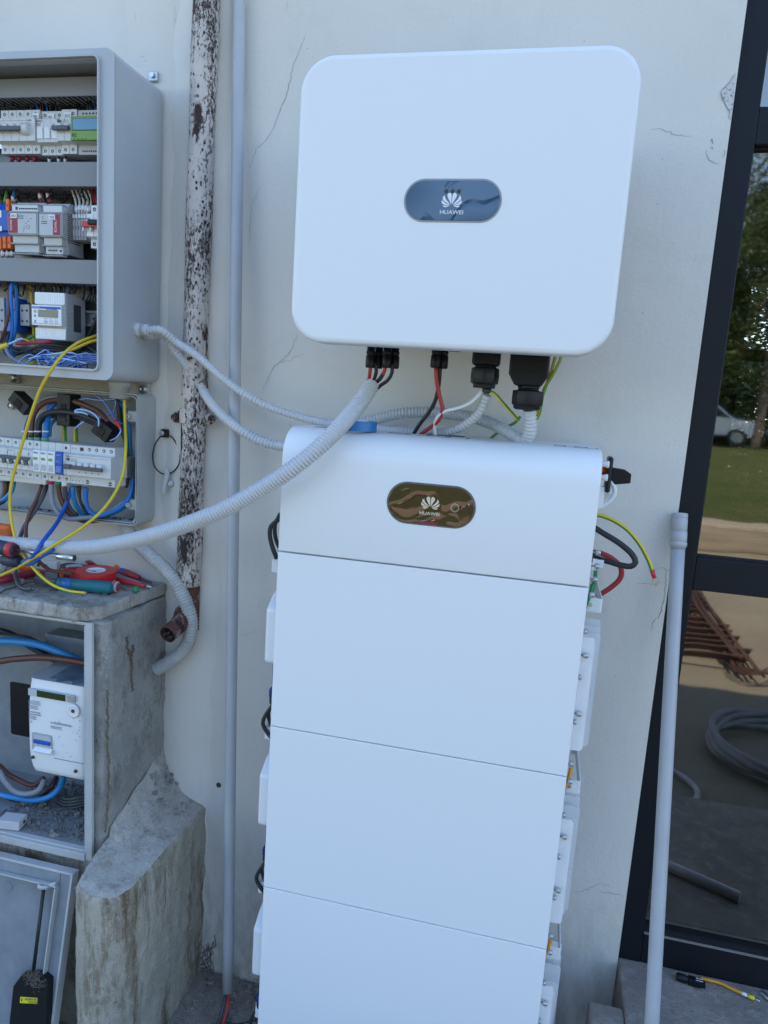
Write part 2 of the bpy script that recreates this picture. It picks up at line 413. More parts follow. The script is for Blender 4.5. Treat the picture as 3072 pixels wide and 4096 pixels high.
# glossy dark badges under a wrinkled protective film, sky and ground reflections tinted in
def badge_mat(name, col, a, dist, spec=.8):
    g = G(name); v = g.map((1, 1, 1), (0, .3, 0))
    n = g.noise(v, a, 1, .4, 1.2); fold = g.math('ABSOLUTE', g.math('SUBTRACT', n, .5)); fold = g.rng(fold, 0, .05)
    return g.done(col, .08, g.bump(fold, dist, 1.), spec)
M_badge = badge_mat('badge_sky_tint', (.03, .075, .135), 10, .0005, .9)  # blue of the reflected sky is put into the base colour
g = G('badge_mirror'); v = g.map((1, 1, 1), (0, .35, 0)); hn = g.noise(v, 11, 1, .3, 1.5); f1 = g.rng(g.math('ABSOLUTE', g.math('SUBTRACT', hn, .5)), 0, .09)
M_badge2 = g.done((.17, .125, .095), .05, g.bump(g.math('ADD', f1, g.math('MULTIPLY', hn, 1.5)), .0005, 1.), .6, .9)  # brown of the reflected ground is tinted into the mirror colour
M_gold = mat('pale_gold_print', (.72, .60, .44), .4)
# outdoor ground: dry sandy soil
g = G('sandy_ground'); v = g.map()
c = g.mix(g.rng(g.noise(v, 1.1, 6, .7), .35, .65), (.30, .26, .19), (.24, .205, .155)); c = g.mix(g.rng(g.noise(v, 9, 7, .75), .5, .75, 0, .7), c, (.22, .18, .13))
M_sand = g.done(c, .95, g.bump(g.noise(v, 14, 8, .7), .03, .8), .1)
g = G('grass_ground'); v = g.map()
c = g.mix(g.rng(g.noise(v, .9, 6, .7), .35, .65), (.07, .10, .025), (.12, .125, .05)); c = g.mix(g.rng(g.noise(v, 25, 5, .75), .5, .8, 0, .6), c, (.03, .04, .012))
M_grass = g.done(c, .95, g.bump(g.noise(v, 30, 8, .7), .05, 1.), .1)
def leafmat(name, a, b):
    g = G(name); c = g.mix(g.rng(g.noise(g.map(), 1.3, 3), .35, .65), a, b)
    g.b.inputs['Subsurface Weight'].default_value = 0
    return g.done(c, .6)
M_leaf = leafmat('leaf', (.07, .11, .02), (.13, .15, .04))
M_leaf2 = leafmat('leaf_dark', (.045, .075, .018), (.085, .11, .028))

# ================================================================== setting
gm = MB()
N_ = 26; gx = [-40+i*80/N_ for i in range(N_+1)]
obj('ground', MB().box(-60, 60, -7.25, -0.75, -.30, -.004).box(-60, -1.75, -.75, 12, -.3, -.004), M_sand, kind='structure')
gv = []; gf = []
def hgt(x, y):
    d = max(0, -7.9-y); return .12+min(d, 9)*.05+.04*math.sin(x*1.7+y)+.03*math.sin(x*.6-y*2.1)
nx, ny = 60, 60
for j in range(ny+1):
    for i in range(nx+1):
        x = -60+120*i/nx; y = -7.6-(j/ny)**1.8*140; gv.append((x, y, hgt(x, y) if j else .02))
for j in range(ny):
    for i in range(nx): k = j*(nx+1)+i; gf.append((k, k+nx+1, k+nx+2, k+1))
m_ = MB(); m_.add(gv, gf, 0, True); obj('grass_bank', m_, M_grass, kind='structure')
obj('backyard', MB().box(-60, 60, 6.0, 140, -.3, .0), M_grass, kind='structure')
obj('concrete_floor', MB().box(-1.75, 3.2, -.75, -.001, -.2, 0.0), M_floorc, kind='structure', bevel=.008)

# house wall with everything that belongs to it
DX = .772                                      # door opening starts here
house = thing('house', 'cream plastered house wall with hairline cracks and flaking paint beside the dark window', 'house', (0, 0, 0))
WT = 4.15
wv_ = MB()
wv_.box(-9, DX, 0, .30, -.2, WT).box(4.0, 9, 0, .30, -.2, WT).box(DX, 4.0, .0005, .30, 2.75, WT).box(DX, 4.0, .03, .30, -.2, .285)
wall = obj('wall', wv_, M_wall, house)
# a slightly wavy plaster skin behind the things (irregular trowel work along the old pipe)
pl = MB(); sec = []
for i in range(70):
    z = 2.9-i*.045; wv = .004*math.sin(i*1.7)+.003*math.sin(i*.61+1)
    sec.append((z, wv))
vs, fs = [], []
for i, (z, a) in enumerate(sec):
    xw = -.318-(2.3-z)*.013 if z > 0 else -.33
    for dx, dy in ((-.075+a, .001), (-.05, -.006), (-.03, -.016), (.02, -.018), (.052+a*1.5, -.012), (.085+a*2, .001)): vs.append((xw+dx, dy+random.uniform(-.0012, .0012), z))
for i in range(len(sec)-1):
    for k in range(5): a = i*6+k; fs.append((a, a+6, a+7, a+1))
pl.add(vs, fs, 0, True); obj('plaster_ridge', pl, M_wall, house)
obj('roof', MB().prism([(-.02, WT), (8.02, WT), (8.02, WT+.12), (4, WT+1.1), (-.02, WT+.12)], -9.2, 9.2, axis='x'), M_roof, house)
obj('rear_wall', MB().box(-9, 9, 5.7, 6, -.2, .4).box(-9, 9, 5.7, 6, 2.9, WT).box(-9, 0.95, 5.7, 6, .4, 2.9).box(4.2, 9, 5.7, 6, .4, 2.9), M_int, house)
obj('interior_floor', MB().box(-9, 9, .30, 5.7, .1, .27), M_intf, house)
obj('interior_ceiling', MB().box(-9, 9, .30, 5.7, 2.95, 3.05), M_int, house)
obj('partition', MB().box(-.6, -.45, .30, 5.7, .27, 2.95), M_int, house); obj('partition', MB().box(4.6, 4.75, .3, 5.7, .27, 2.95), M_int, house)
# cracks: thin open fissures drawn as slim dark ribbons following their real course on the wall
def crack(pix, wd=.0012, y=-.0006, jit=.0022, name='crack', m=None):
    p = yp([(u, v, y) for u, v in pix]); q = []
    for a, b in zip(p, p[1:]):
        n = max(2, int((b-a).length/.006))
        for i in range(n):
            c = a.lerp(b, i/n); q.append(c+Vector((random.uniform(-jit, jit), 0, random.uniform(-jit, jit))))
    q.append(p[-1]); mb = MB(); vs = []; fs = []
    for i, c in enumerate(q):
        t = (q[min(i+1, len(q)-1)]-q[max(i-1, 0)]).normalized(); nn = Vector((-t.z, 0, t.x)); ww = wd*(.35+.65*math.sin(math.pi*min(1, (i+.6)/len(q))))*random.uniform(.5, 1.2)/2
        vs += [c+nn*ww, c-nn*ww]
    for i in range(len(q)-1): fs.append((2*i, 2*i+1, 2*i+3, 2*i+2))
    mb.add(vs, fs); return obj(name, mb, m or M_crack, house)
crack([(1229, 128), (1200, 200), (1170, 262), (1160, 325), (1140, 400), (1110, 465), (1088, 525), (1055, 572), (1025, 590), (1012, 635), (998, 672)])
crack([(1037, 745), (1005, 820), (1000, 940), (998, 1000)], .0008)
crack([(1150, 0), (1145, 45)], .0006)
crack([(1186, 1340), (1165, 1400), (1130, 1440), (1090, 1475), (1070, 1520), (1052, 1560)], .0012)
crack([(1215, 1410), (1165, 1440), (1120, 1452), (1090, 1478)], .0007)
crack([(2603, 512), (2640, 518), (2680, 530), (2700, 538), (2765, 548)], .001)
crack([(2850, 552), (2853, 575)], .0022); crack([(2848, 588), (2850, 598)], .0018); crack([(2898, 600), (2890, 628)], .0012)
crack([(2822, 600), (2832, 630), (2850, 645), (2880, 653)], .0016, m=mat('plaster_mark', (.40, .39, .34), .9))
crack([(2618, 2282), (2640, 2270), (2655, 2275), (2668, 2280), (2682, 2278)], .001); crack([(2540, 2337), (2600, 2334), (2672, 2335)], .0008)
crack([(2667, 2280), (2662, 2340), (2658, 2400), (2640, 2455), (2625, 2480), (2610, 2495), (2606, 2518)], .0016)
crack([(2290, 3570), (2340, 3560), (2405, 3532), (2445, 3545)], .0012); crack([(2395, 3565), (2450, 3572), (2475, 3578), (2498, 3585)], .0012)
crack([(960, 2545), (1030, 2520), (1055, 2510)], .0006)
for u, v in ((865, 3144),):
    c = at(u+9, v-3, 1, -.001); obj('drill_hole', MB().lathe(c+Vector((0, .001, 0)), -Y, [(0, .007), (.0012, .0065)], 12), M_hole, house)
# flaked patch of plaster at the window edge
pz = [(2942, 298), (2925, 318), (2897, 350), (2884, 368), (2888, 395), (2905, 425), (2920, 443), (2915, 470), (2928, 478), (2950, 440)]
pw = [at(u, v, 1, -.001) for u, v in pz]; pc = [(min(p.x, DX-.001), p.z) for p in pw]
obj('bare_patch', MB().prism(pc, -.0012, .001), M_chip, house)
crack(pz[:8], .0022, -.0014, .001)

# ------------------------------------------------------------------ step / sill slab under the window
step = thing('stone_sill', 'worn concrete sill slab under the dark window, lower right corner', 'sill', (.8, -.3, 0))
obj('slab', MB().box(.773, 3.2, -.75, .05, 0.001, .292).box(.70, .7725, -.75, -.125, 0.001, .286), M_floorc, step, bevel=.006)

# ------------------------------------------------------------------ glazed door / window
door = thing('glazed_door', 'tall dark anthracite framed glazed door reflecting trees and yard', 'glass door', (DX, .02, .29))
FY = .012                                       # front of the frame
zb = .292
def zat(u, v): return at(u, v, 1, FY).z
t1a, t1b = zat(3010, 425), zat(2985, 578); t2a, t2b = zat(2820, 2235), zat(2800, 2362)
gb = zat(2560, 3738)
fx0, fx1 = DX+.0008, DX+.050
obj('stile', MB().box(fx0, fx1, FY, FY+.07, zb, 2.748), M_frame, door, bevel=.002)
obj('stile', MB().box(3.93, 3.998, FY, FY+.07, zb, 2.748), M_frame, door, bevel=.002)
obj('stile', MB().box(2.3, 2.38, FY, FY+.07, zb, 2.748), M_frame, door, bevel=.002)
for nm, a, b in (('bottom_rail', zb, zb+.075), ('middle_rail', t2b, t2a), ('transom', t1b, t1a), ('top_rail', 2.68, 2.748)):
    obj(nm, MB().box(fx1+.0005, 2.2995, FY+.001, FY+.068, a, b).box(2.3805, 3.9295, FY+.001, FY+.068, a, b), M_frame, door, bevel=.002)
obj('glazing_bead', MB().box(fx1+.0005, 2.2995, FY+.016, FY+.06, zb+.079, gb+.0), M_frame, door, bevel=.002)
obj('track_seal', MB().box(fx1+.001, 2.2995, FY+.006, FY+.05, zb+.0755, zb+.0785), M_gasket, door)
obj('track_strip', MB().box(fx1+.001, 2.2995, FY-.001, FY+.0042, zb+.0752, zb+.078), mat('worn_aluminium', (.32, .31, .29), .5, .6), door)
for a, b in ((gb, t2b), (t2a, t1b), (t1a, 2.68)):
    g0 = .004
    obj('gasket', MB().ring(rrect(fx1+.0003, 2.2998, a, b, .003), rrect(fx1+g0, 2.2998-g0, a+g0, b-g0, .003), FY+.018, FY+.03), M_gasket, door)
    obj('pane', MB().add([(fx1+.002, FY+.026, a+.002), (2.298, FY+.026, a+.002), (2.298, FY+.026, b-.002), (fx1+.002, FY+.026, b-.002)], [(0, 1, 2, 3)]), M_glass, door)
    obj('pane', MB().add([(2.382, FY+.026, a+.002), (3.928, FY+.026, a+.002), (3.928, FY+.026, b-.002), (2.382, FY+.026, b-.002)], [(0, 1, 2, 3)]), M_glass, door)
# pale blind that hangs behind the topmost pane
bl = MB()
for i in range(22): z = t1a+.01+i*.03; bl.box(fx1+.01, 2.29, .075, .082, z, z+.028)
rb = thing('roller_blind', 'pale grey blind hanging inside behind the topmost window pane', 'blind', (1.5, .08, t1a))
obj('blind_cloth', bl, mat('blind_cloth', (.42, .44, .50), .8), rb)
# far window across the room
fw = thing('rear_window', 'dark cross-barred window at the far side of the room seen through the glass door', 'window', (2, 5.8, .4))
h1 = at(2940, 1418, 1, 5.8).z; xm = at(2940, 1420, 1, 5.8).x
fm = MB().box(.95, 4.2, 5.80, 5.86, .4, .5).box(.95, 4.2, 5.80, 5.86, 2.8, 2.9).box(.95, 4.2, 5.80, 5.86, h1-.05, h1+.05)
obj('frame', fm, M_frame, fw)
for k in range(4):
    xx = xm-.1+k*1.05 if k else xm-.1
    obj('mullion', MB().box(xx, xx+.16, 5.795, 5.87, .4, 2.9), M_frame, fw)

# ------------------------------------------------------------------ drain pipe and grey conduits
pp = thing('downpipe', 'old drain pipe with peeling white paint over dark brown, clamped to the wall', 'drain pipe', (-.33, -.03, 1.0))
pc_ = [at(824, 0, 1, -.033), at(808, 500, 1, -.033), at(793, 1000, 1, -.033), at(781, 1450, 1, -.033), at(772, 1800, 1, -.033), at(762, 2100, 1, -.033), at(754, 2338, 1, -.033)]
pc_[0] = pc_[0]+Vector((.01, 0, .35)); q = resample(spline(pc_, .02), .004)
mb = MB(); mb.tube(q, [.0285+random.uniform(-.0004, .0004)+.0008*math.sin(i*.07) for i in range(len(q))], 36)
obj('pipe', mb, M_pipe, pp)
cz = at(775, 1665, 1, -.033)
obj('clamp', MB().tube([cz+Vector((0, 0, .017)), cz+Vector((0, 0, -.017))], .0325, 30), M_pipe, pp, bevel=.002)
for s in (-1, 1):
    e = cz+Vector((s*.043, -.002, -.003+.003*s))
    obj('clamp_ear', MB().obox(cz+Vector((s*.036, 0, -.003)), (.010, 0, 0), (0, .006, 0), (0, 0, .013)).lathe(e, -Y, [(-.01, .012), (.004, .012), (.008, .010), (.012, .006)], 14), M_pipe, pp, bevel=.002)
lo = thing('lower_drain_pipe', 'reddish brown drain pipe stub running down behind the corrugated conduit', 'drain pipe', (-.33, -.03, .9))
a = at(762, 2345, 1, -.03); b = at(760, 2440, 1, -.03)
obj('pipe', MB().tube([a+Vector((0, 0, .02)), a, b, b+Vector((0, 0, -.05))], .0225, 24), M_terra, lo)
cp = at(770, 2380, 1, -.03)
el = MB(); s0 = at(722, 2488, 1, -.07); s1 = at(668, 2540, 1, -.12)
out_ = spline([at(735, 2450, 1, -.04), s0, s1], .01)
el.tube([p+Vector((random.uniform(-.0008, .0008), 0, random.uniform(-.0008, .0008))) for p in out_], [.0225-.0003*i for i in range(len(out_))], 22, cap=False); ei = out_
obj('elbow', el, M_terra, lo)
obj('pipe_mouth', MB().lathe(s1+Vector((.006, .004, .003)), (s1-s0), [(-.03, .018), (-.02, .018)], 18), M_dark, lo)
for k in range(4):
    e = s1+Vector((random.uniform(-.01, .01), -.002, random.uniform(-.012, .004)))
    obj('wire_end', MB().tube([e+(s0-s1).normalized()*.03, e+Vector((.002, 0, 0))], .0028, 8), M_blackm, lo)

cd1 = thing('conduit', 'straight grey plastic conduit running down the wall left of the batteries', 'conduit', (-.2, -.02, 0))
c0_, c1_ = at(957, 0, 1, -.018), at(911, 3962, 1, -.115); cpt = [c0_+(c0_-c1_)*.1]+[c0_.lerp(c1_, i/4) for i in range(5)]
obj('pipe', MB().tube(spline(cpt, .1), .0134, 28), M_cond, cd1)
e = cpt[-1]
for nm, dx, m, lb in (('wire', -.0048, M_dgrey, 'black wire'), ('wire', .0046, M_redc, 'red wire')):
    obj(nm, MB().tube(spline([e+Vector((dx, 0, .03)), e+Vector((dx, -.002, -.012)), Vector((e.x+dx*1.1, e.y-.010, max(.02, e.z-.035))), Vector((e.x+dx*1.2, e.y-.04, .008)), Vector((e.x+dx*1.6+.004, e.y-.16, .006))], .01), .0042, 10), m, cd1, label=lb)
for zc in (1.86, .62):
    pass
cd2 = thing('leaning_conduit', 'grey plastic conduit with coupling on top leaning at the wall edge beside the door', 'conduit', (.85, -.1, .3))
a = at(2712, 2190, 1, -.030); b = at(2607, 4096, 1, -.235); d = (b-a).normalized()
b2 = a+d*((.292-a.z)/d.z+.0)
obj('pipe', MB().tube(resample([a, b2], .1), .0138, 28), M_cond, cd2)
ca = a-d*.0705
obj('coupling', MB().lathe(ca, d, [(0, .0150), (.0012, .0158), (.010, .0158), (.0108, .0151), (.012, .0158), (.037, .0158), (.0376, .0150), (.039, .0163), (.058, .0163), (.059, .0152), (.060, .0170), (.067, .0170), (.068, .0158), (.074, .0140)], 28), M_cond, cd2)

# ================================================================== inverter
inv = thing('inverter', 'white wall-mounted inverter with rounded corners and a glossy logo window tinted with reflected sky blue', 'inverter', (.3, -.15, 1.6))
IY = -.3415
il = [at(u*1.8518, v*1.8518, 1, IY) for u, v in ((647, 119), (1393, 90.6), (628, 740), (1323, 768))]
ix0 = (il[0].x+il[2].x)/2; ix1 = (il[1].x+il[3].x)/2; iz1 = (il[0].z+il[1].z)/2; iz0 = (il[2].z+il[3].z)/2
def shellprism(x0, x1, z0, z1, r, ys):
    """front cover: stacked rounded outlines, ys = [(y, inset)]"""
    mb = MB(); n = None; vs = []; fs = []
    for y, ins in ys:
        o = rrect(x0+ins, x1-ins, z0+ins, z1-ins, max(r-ins, .004), 10); n = len(o)
        vs += [(a, y, b) for a, b in o]
    for k in range(len(ys)-1):
        for i in range(n): j = (i+1) % n; fs.append((k*n+i, k*n+j, (k+1)*n+j, (k+1)*n+i))
    mb.add(vs, fs, 0, True); base = (len(ys)-1)*n
    mb.add(vs[base:], [tuple(range(n))], 0, False)
    mb.add(vs[:n], [tuple(reversed(range(n)))], 0, False)
    return mb
IR = .058
o_ = shellprism(ix0, ix1, iz0, iz1, IR, [(IY+.05, .003), (IY+.046, 0), (IY+.0085, 0), (IY+.0048, .0006), (IY+.0022, .0022), (IY+.0007, .0048), (IY, .0088)])
obj('front_cover', o_, M_white, inv)
obj('rear_body', MB().box(ix0+.022, ix1-.022, IY+.0505, -.04, iz0+.055, iz1-.03), mat('heatsink_grey', (.30, .31, .32), .5, .3), inv, bevel=.01)
bx = at(1810, 803, 1, IY)
def badge(parent, cx, cz, W, H, y, m, ringm, rec=.002):
    obj('badge_recess', MB().prism(rrect(cx-W/2-.003, cx+W/2+.003, cz-H/2-.003, cz+H/2+.003, H/2+.003, 14), y-.0004, y+.002), ringm, parent)
    obj('badge_window', MB().prism(rrect(cx-W/2, cx+W/2, cz-H/2, cz+H/2, H/2-.0001, 14), y-.0014, y+.002), m, parent, bevel=.0006)
def petals(parent, cx, cz, s, y, m):
    """eight petal fan emblem, s = overall width"""
    for sh in (((.02, .10), (-.02+.075, .40), (.205, .66), (.20, .78), (.12, .82), (.035, .80), (.015, .55)),
               ((.06, .09), (.24, .34), (.40, .60), (.42, .52), (.41, .40), (.34, .28), (.20, .16), ),
               ((.07, .05), (.30, .18), (.485, .36), (.50, .27), (.47, .16), (.38, .09), (.20, .045)),
               ((.09, .02), (.28, .025), (.42, .04), (.39, -.03), (.31, -.075), (.23, -.05))):
        if sh[0][0] == .02: sh = ((.02, .10), (.10, .30), (.20, .52), (.235, .66), (.20, .77), (.12, .81), (.045, .78), (.02, .60), (.014, .35))
        if sh[0][0] == .06: sh = ((.05, .09), (.16, .24), (.30, .42), (.36, .60), (.345, .66), (.43, .58), (.455, .46), (.42, .36), (.30, .24), (.16, .14))
        for sg in (-1, 1):
            obj('logo_petal', MB().prism([(cx+sg*a*s, cz+b*s*.76) for a, b in sh], y, y+.0004), m, parent, recalc=True)
BW = at(2000, 803, 1, IY).x-at(1623, 803, 1, IY).x; BH = at(1810, 722, 1, IY).z-at(1810, 882, 1, IY).z
bb = (at(2000, 803, 1, IY).x+at(1623, 803, 1, IY).x)/2
badge(inv, bb, bx.z, BW, BH, IY-.0002, M_badge, mat('badge_rim', (.30, .31, .33), .35))
yl = IY-.0022; lg = at(1806, 826, 1, IY)
petals(inv, lg.x, lg.z, .0335, yl, M_inkw)
lt = at(1806, 858, 1, IY); text('HUAWEI', .0088, (lt.x, yl, lt.z), X, Z, M_inkw, inv, 'lettering', 'CENTER', sx=1.15, bold=.00008)
for u in (1785, 1810, 1835):
    c = at(u, 765, 1, yl); obj('indicator_light', MB().lathe((c.x, yl+.0006, c.z), -Y, [(0, .0035), (.0008, .0032)], 14), M_hole, inv)
for u, s in ((1786, '=['), (1811, ']~'), (1836, '((')):
    c = at(u, 752, 1, yl); text(s, .0048, (c.x, yl, c.z), X, Z, mat('icon_ink', (.25, .32, .42), .5), inv, 'icon', 'CENTER')
# plugs on the underside
def conn_pair(cx, y, zt, parent):
    for dx, dy in ((-.0062, 0), (.0066, .013)):
        obj('cable_plug', MB().lathe((cx+dx, y+dy, zt), -Z, [(0, .0078), (.018, .0078), (.0185, .0092), (.022, .0092), (.0225, .008), (.026, .008), (.0265, .0092), (.040, .0096), (.048, .0094), (.050, .0078)], 12), M_black, parent)
uy = -.19
def P2(u, v, y=uy): return at(u, v, 1, y)
for u in (1493, 1558, 1754):
    t = P2(u, 1462); conn_pair(t.x, uy, t.z+.045, inv)
obj('vent_plug', MB().lathe(P2(1818, 1400, -.24), -Z, [(-.02, .012), (.001, .012), (.003, .010)], 14), M_black, inv)
t = P2(1942, 1475); x_, z_ = t.x, t.z
obj('communication_plug', MB().box(x_-.026, x_+.026, uy-.012, uy+.02, z_+.005, z_+.055), M_black, inv, bevel=.006, seg=3)
obj('gland_nut', MB().lathe((x_, uy, z_+.006), -Z, [(0, .020), (.004, .020), (.005, .026), (.020, .027), (.033, .026), (.035, .021), (.042, .021)], 8), M_black, inv, bevel=.0012)
t = P2(2118, 1470); x2, z2 = t.x, t.z
cpz = [(-.038, .075), (.038, .075), (.038, .045), (.036, .04), (.036, -.002), (.024, -.022), (-.024, -.022), (-.036, -.002), (-.036, .04), (-.038, .045)]
obj('power_plug', MB().prism([(x2+a, z2-.012+b) for a, b in cpz], uy-.022, uy+.022), M_black, inv, bevel=.003)
for i in range(5): obj('grip_rib', MB().box(x2-.024, x2+.024, uy-.0235, uy-.021, z2-.012+.003+i*.006, z2-.012+.005+i*.006), M_black, inv)
obj('gland_nut', MB().lathe((x2+.002, uy, z2-.034), -Z, [(0, .021), (.004, .021), (.0045, .019), (.008, .021), (.009, .0295), (.022, .030), (.034, .0295), (.036, .026), (.042, .0255), (.044, .020)], 10), M_black, inv, bevel=.001)

# ================================================================== battery tower
BY = -.27; HM = .3654; Z0 = .135
def seam(mb): pass
modz = [.1346, .5000, .8654]
lab = ['bottom white battery module of the tower, its lower half cut by the picture edge', 'middle white battery module of the tower', 'top white battery module directly under the logo unit']
FM = mat('battery_body', (.45, .46, .47), .5)
def bracket(parent, sx, z, s):
    """open white U bracket on the side at height z; s=+1 right, -1 left"""
    x0 = sx; x1 = sx+s*.034
    a, b = min(x0, x1), max(x0, x1)
    obj('bracket', MB().box(a, b, -.222, -.2195, z-.0135, z+.0135).box(x1-.0013, x1+.0013, -.2192, -.05, z-.0135, z+.0135).box(x1-s*.0014-.008*(s > 0), x1-s*.0014+.008*(s < 0), -.06, -.0575, z-.0135, z+.0135), M_white2, parent, bevel=.001)
    obj('bracket_bolt', MB().lathe((sx+s*.014, -.2222, z), -Y, [(0, .0042), (.0015, .0040)], 10), M_galv, parent)
    obj('wall_bolt', MB().lathe((sx+s*.027, -.08, z+.01), -Y, [(0, .005), (.004, .0045)], 8), M_galv, parent)
def sidescrew(parent, x, z, s, y=-.235, L=.012):
    obj('side_screw', MB().lathe((x, y, z), (s, 0, 0), [(0, .0018), (L*.55, .0018), (L*.56, .0052), (L*.9, .0052), (L, .0040)], 12), M_galv, parent)
def battery(i):
    z = modz[i]; t = thing('battery_module', lab[i], 'battery', (.295, -.14, z), 'stacked battery modules')
    obj('front_panel', MB().box(0, .59, BY, BY+.022, z+.0008, z+HM-.0010), M_white, t, bevel=.0016, seg=3)
    obj('body', MB().box(.006, .584, BY+.0225, -.02, z+.001, z+HM-.001), FM, t)
    # right side heat sink: four staggered plates
    for k in range(4):
        y = (-.247, -.170, -.145, -.120)[k]; xo = (.6140, .631, .632, .633)[k]; zt = z+(.267, .252, .259, .266)[k]; zbm = z+(.044, .018, .018, .018)[k]
        pts = rrect(.5845, xo, zbm, zt, .008, 4)
        obj('cooling_plate', MB().prism(pts, y, y+.0035), M_white2, t)
        if k == 0:
            for q0, q1 in ((.051, .138), (.163, .249)): obj('plate_flange', MB().prism(rrect(.59, .6195, z+q0+.004, z+q1-.004, .005, 3), -.232, -.229), M_white2, t); obj('plate_flange', MB().prism(rrect(.59, .623, z+q0, z+q1, .005, 3), -.215, -.212), M_white2, t)
    for zz_, L in ((.280, .013), (.235, .020), (.192, .013), (.121, .020), (.104, .013), (.350, .018), (.020, .016)): sidescrew(t, .584, z+zz_, 1, -.255, L)
    # left side cover with rounded shoulders, blue plug, black leads
    cz_ = [(-.245, z+.125), (-.245, z+.236), (-.21, z+.262), (-.12, z+.285), (-.12, z+.13), (-.13, z+.12), (-.235, z+.118)]
    obj('side_cover', MB().prism(cz_, .005, -.030, axis='x'), M_white2, t, bevel=.007, seg=4, ang=25)
    obj('blue_plug', MB().box(-.016, .004, -.232, -.212, z+.06, z+.119).box(-.020, .004, -.236, -.208, z+.045, z+.064), M_navy, t, bevel=.003)
    obj('plug_nut', MB().lathe((-.010, -.222, z+.046), -Z, [(0, .0125), (.018, .012), (.022, .009)], 10), M_black, t)
    obj('lead', MB().tube(spline([Vector((-.010, -.222, z+.03)), Vector((-.030, -.225, z-.004)), Vector((-.034, -.225, z-.022)), Vector((-.014, -.228, z-.047)), Vector((.004, -.23, z-.056))], .008), .0042, 10), M_blackm, t)
    obj('lead', MB().tube(spline([Vector((-.006, -.222, z+.03)), Vector((-.028, -.21, z-.001)), Vector((-.022, -.215, z-.022)), Vector((.002, -.225, z-.036))], .008), .0038, 10), M_blackm, t)
    for zz_ in (.245, .28, .100): sidescrew(t, .004, z+zz_, -1, -.246, .010)
    for sx, s in ((0.004, -1), (.586, 1)): bracket(t, sx, z+HM-.043, s)
    for zz_ in (HM-.012, HM-.034): sidescrew(t, .002, z+zz_, -1, -.245, .010)
    obj('ground_strap', MB().tube(spline([Vector((.589, -.235, z+HM-.05)), Vector((.597, -.232, z+HM-.02)), Vector((.599, -.228, z+HM-.002))], .01), .0035, 8), M_orangec if i < 2 else M_green, t)
    return t
for i in range(3): battery(i)
bs = thing('battery_stand', 'white floor stand foot beneath the battery tower at lower left', 'stand', (.3, -.14, 0))
obj('stand', MB().box(.03, .56, -.24, -.04, 0, .134), M_white2, bs, bevel=.004)
obj('foot_plate', MB().prism([(-.23, .135), (-.12, .135), (-.12, .22), (-.16, .215), (-.225, .17)], .004, -.024, axis='x'), M_white2, bs, bevel=.003)

# power module with rounded top
pw_ = thing('power_module', 'white power unit with rounded top and mirror-like logo window on top of the batteries', 'power unit', (.295, -.14, 1.23))
zb_ = modz[2]+HM; zt_ = 1.474; rr_ = .058
prof = [(BY, zb_+.0015)]
prof += [(BY+rr_-rr_*math.cos(R(a)), zt_-rr_+rr_*math.sin(R(a))) for a in range(0, 91, 6)]
prof += [(-.022, zt_), (-.022, zb_+.0015)]
obj('cover', MB().prism(prof, 0.0, .59, axis='x', smooth=True), M_white, pw_, bevel=.003, seg=3, ang=60)
cb = at(1723, 2020, 1, BY); BW2 = at(1896, 2020, 1, BY).x-at(1551, 2020, 1, BY).x; BH2 = at(1720, 1938, 1, BY).z-at(1720, 2100, 1, BY).z
badge(pw_, cb.x, cb.z, BW2, BH2*.97, BY-.0003, M_badge2, mat('badge_rim_dark', (.12, .12, .13), .35))
yl2 = BY-.0022; lg = at(1721, 2032, 1, BY)
petals(pw_, lg.x, lg.z, .0345, yl2, M_gold)
lt = at(1718, 2060, 1, BY); text('HUAWEI', .0088, (lt.x, yl2, lt.z), X, Z, M_gold, pw_, 'lettering', 'CENTER', sx=1.12, bold=.00008)
c = at(1820, 2031, 1, BY)
ro = [(c.x+.0078*math.cos(R(a)), c.z+.0078*math.sin(R(a))) for a in range(0, 360, 12)]; ri = [(c.x+.0072*math.cos(R(a)), c.z+.0072*math.sin(R(a))) for a in range(0, 360, 12)]
obj('charge_ring', MB().ring(ro, ri, yl2, yl2+.0004), M_gold, pw_)
for a in range(0, 360, 45): p = Vector((c.x+.0055*math.cos(R(a)), yl2+.0002, c.z+.0055*math.sin(R(a)))); obj('charge_tick', MB().obox(p, Vector((math.cos(R(a)), 0, math.sin(R(a))))*.001, (0, .0002, 0), Vector((-math.sin(R(a)), 0, math.cos(R(a))))*.0003), M_gold, pw_)
obj('red_mark', MB().box(at(1678, 2090, 1, BY).x, at(1752, 2090, 1, BY).x, yl2, yl2+.0005, at(1715, 2096, 1, BY).z, at(1715, 2088, 1, BY).z), M_maroon, pw_)
# warning stickers on the top
def sticker(x0, x1, y0, y1, parent, dark=True):
    s = obj('sticker', MB().box(x0, x1, y0, y1, zt_, zt_+.0004), M_inkg if dark else M_label, parent)
    n = 4
    for i in range(n):
        a = x0+(x1-x0)*(i+.12)/n; b = x0+(x1-x0)*(i+.85)/n
        obj('sticker_field', MB().box(a, b, y0+(y1-y0)*.15, y1-(y1-y0)*.2, zt_+.0004, zt_+.0007), M_label if i % 2 else M_greyb, s)
sticker(.03, .13, -.185, -.13, pw_); sticker(.185, .345, -.195, -.15, pw_); sticker(.505, .585, -.19, -.15, pw_)
obj('cable_slot', MB().box(.255, .33, -.14, -.10, zt_, zt_+.0006), M_black, pw_)
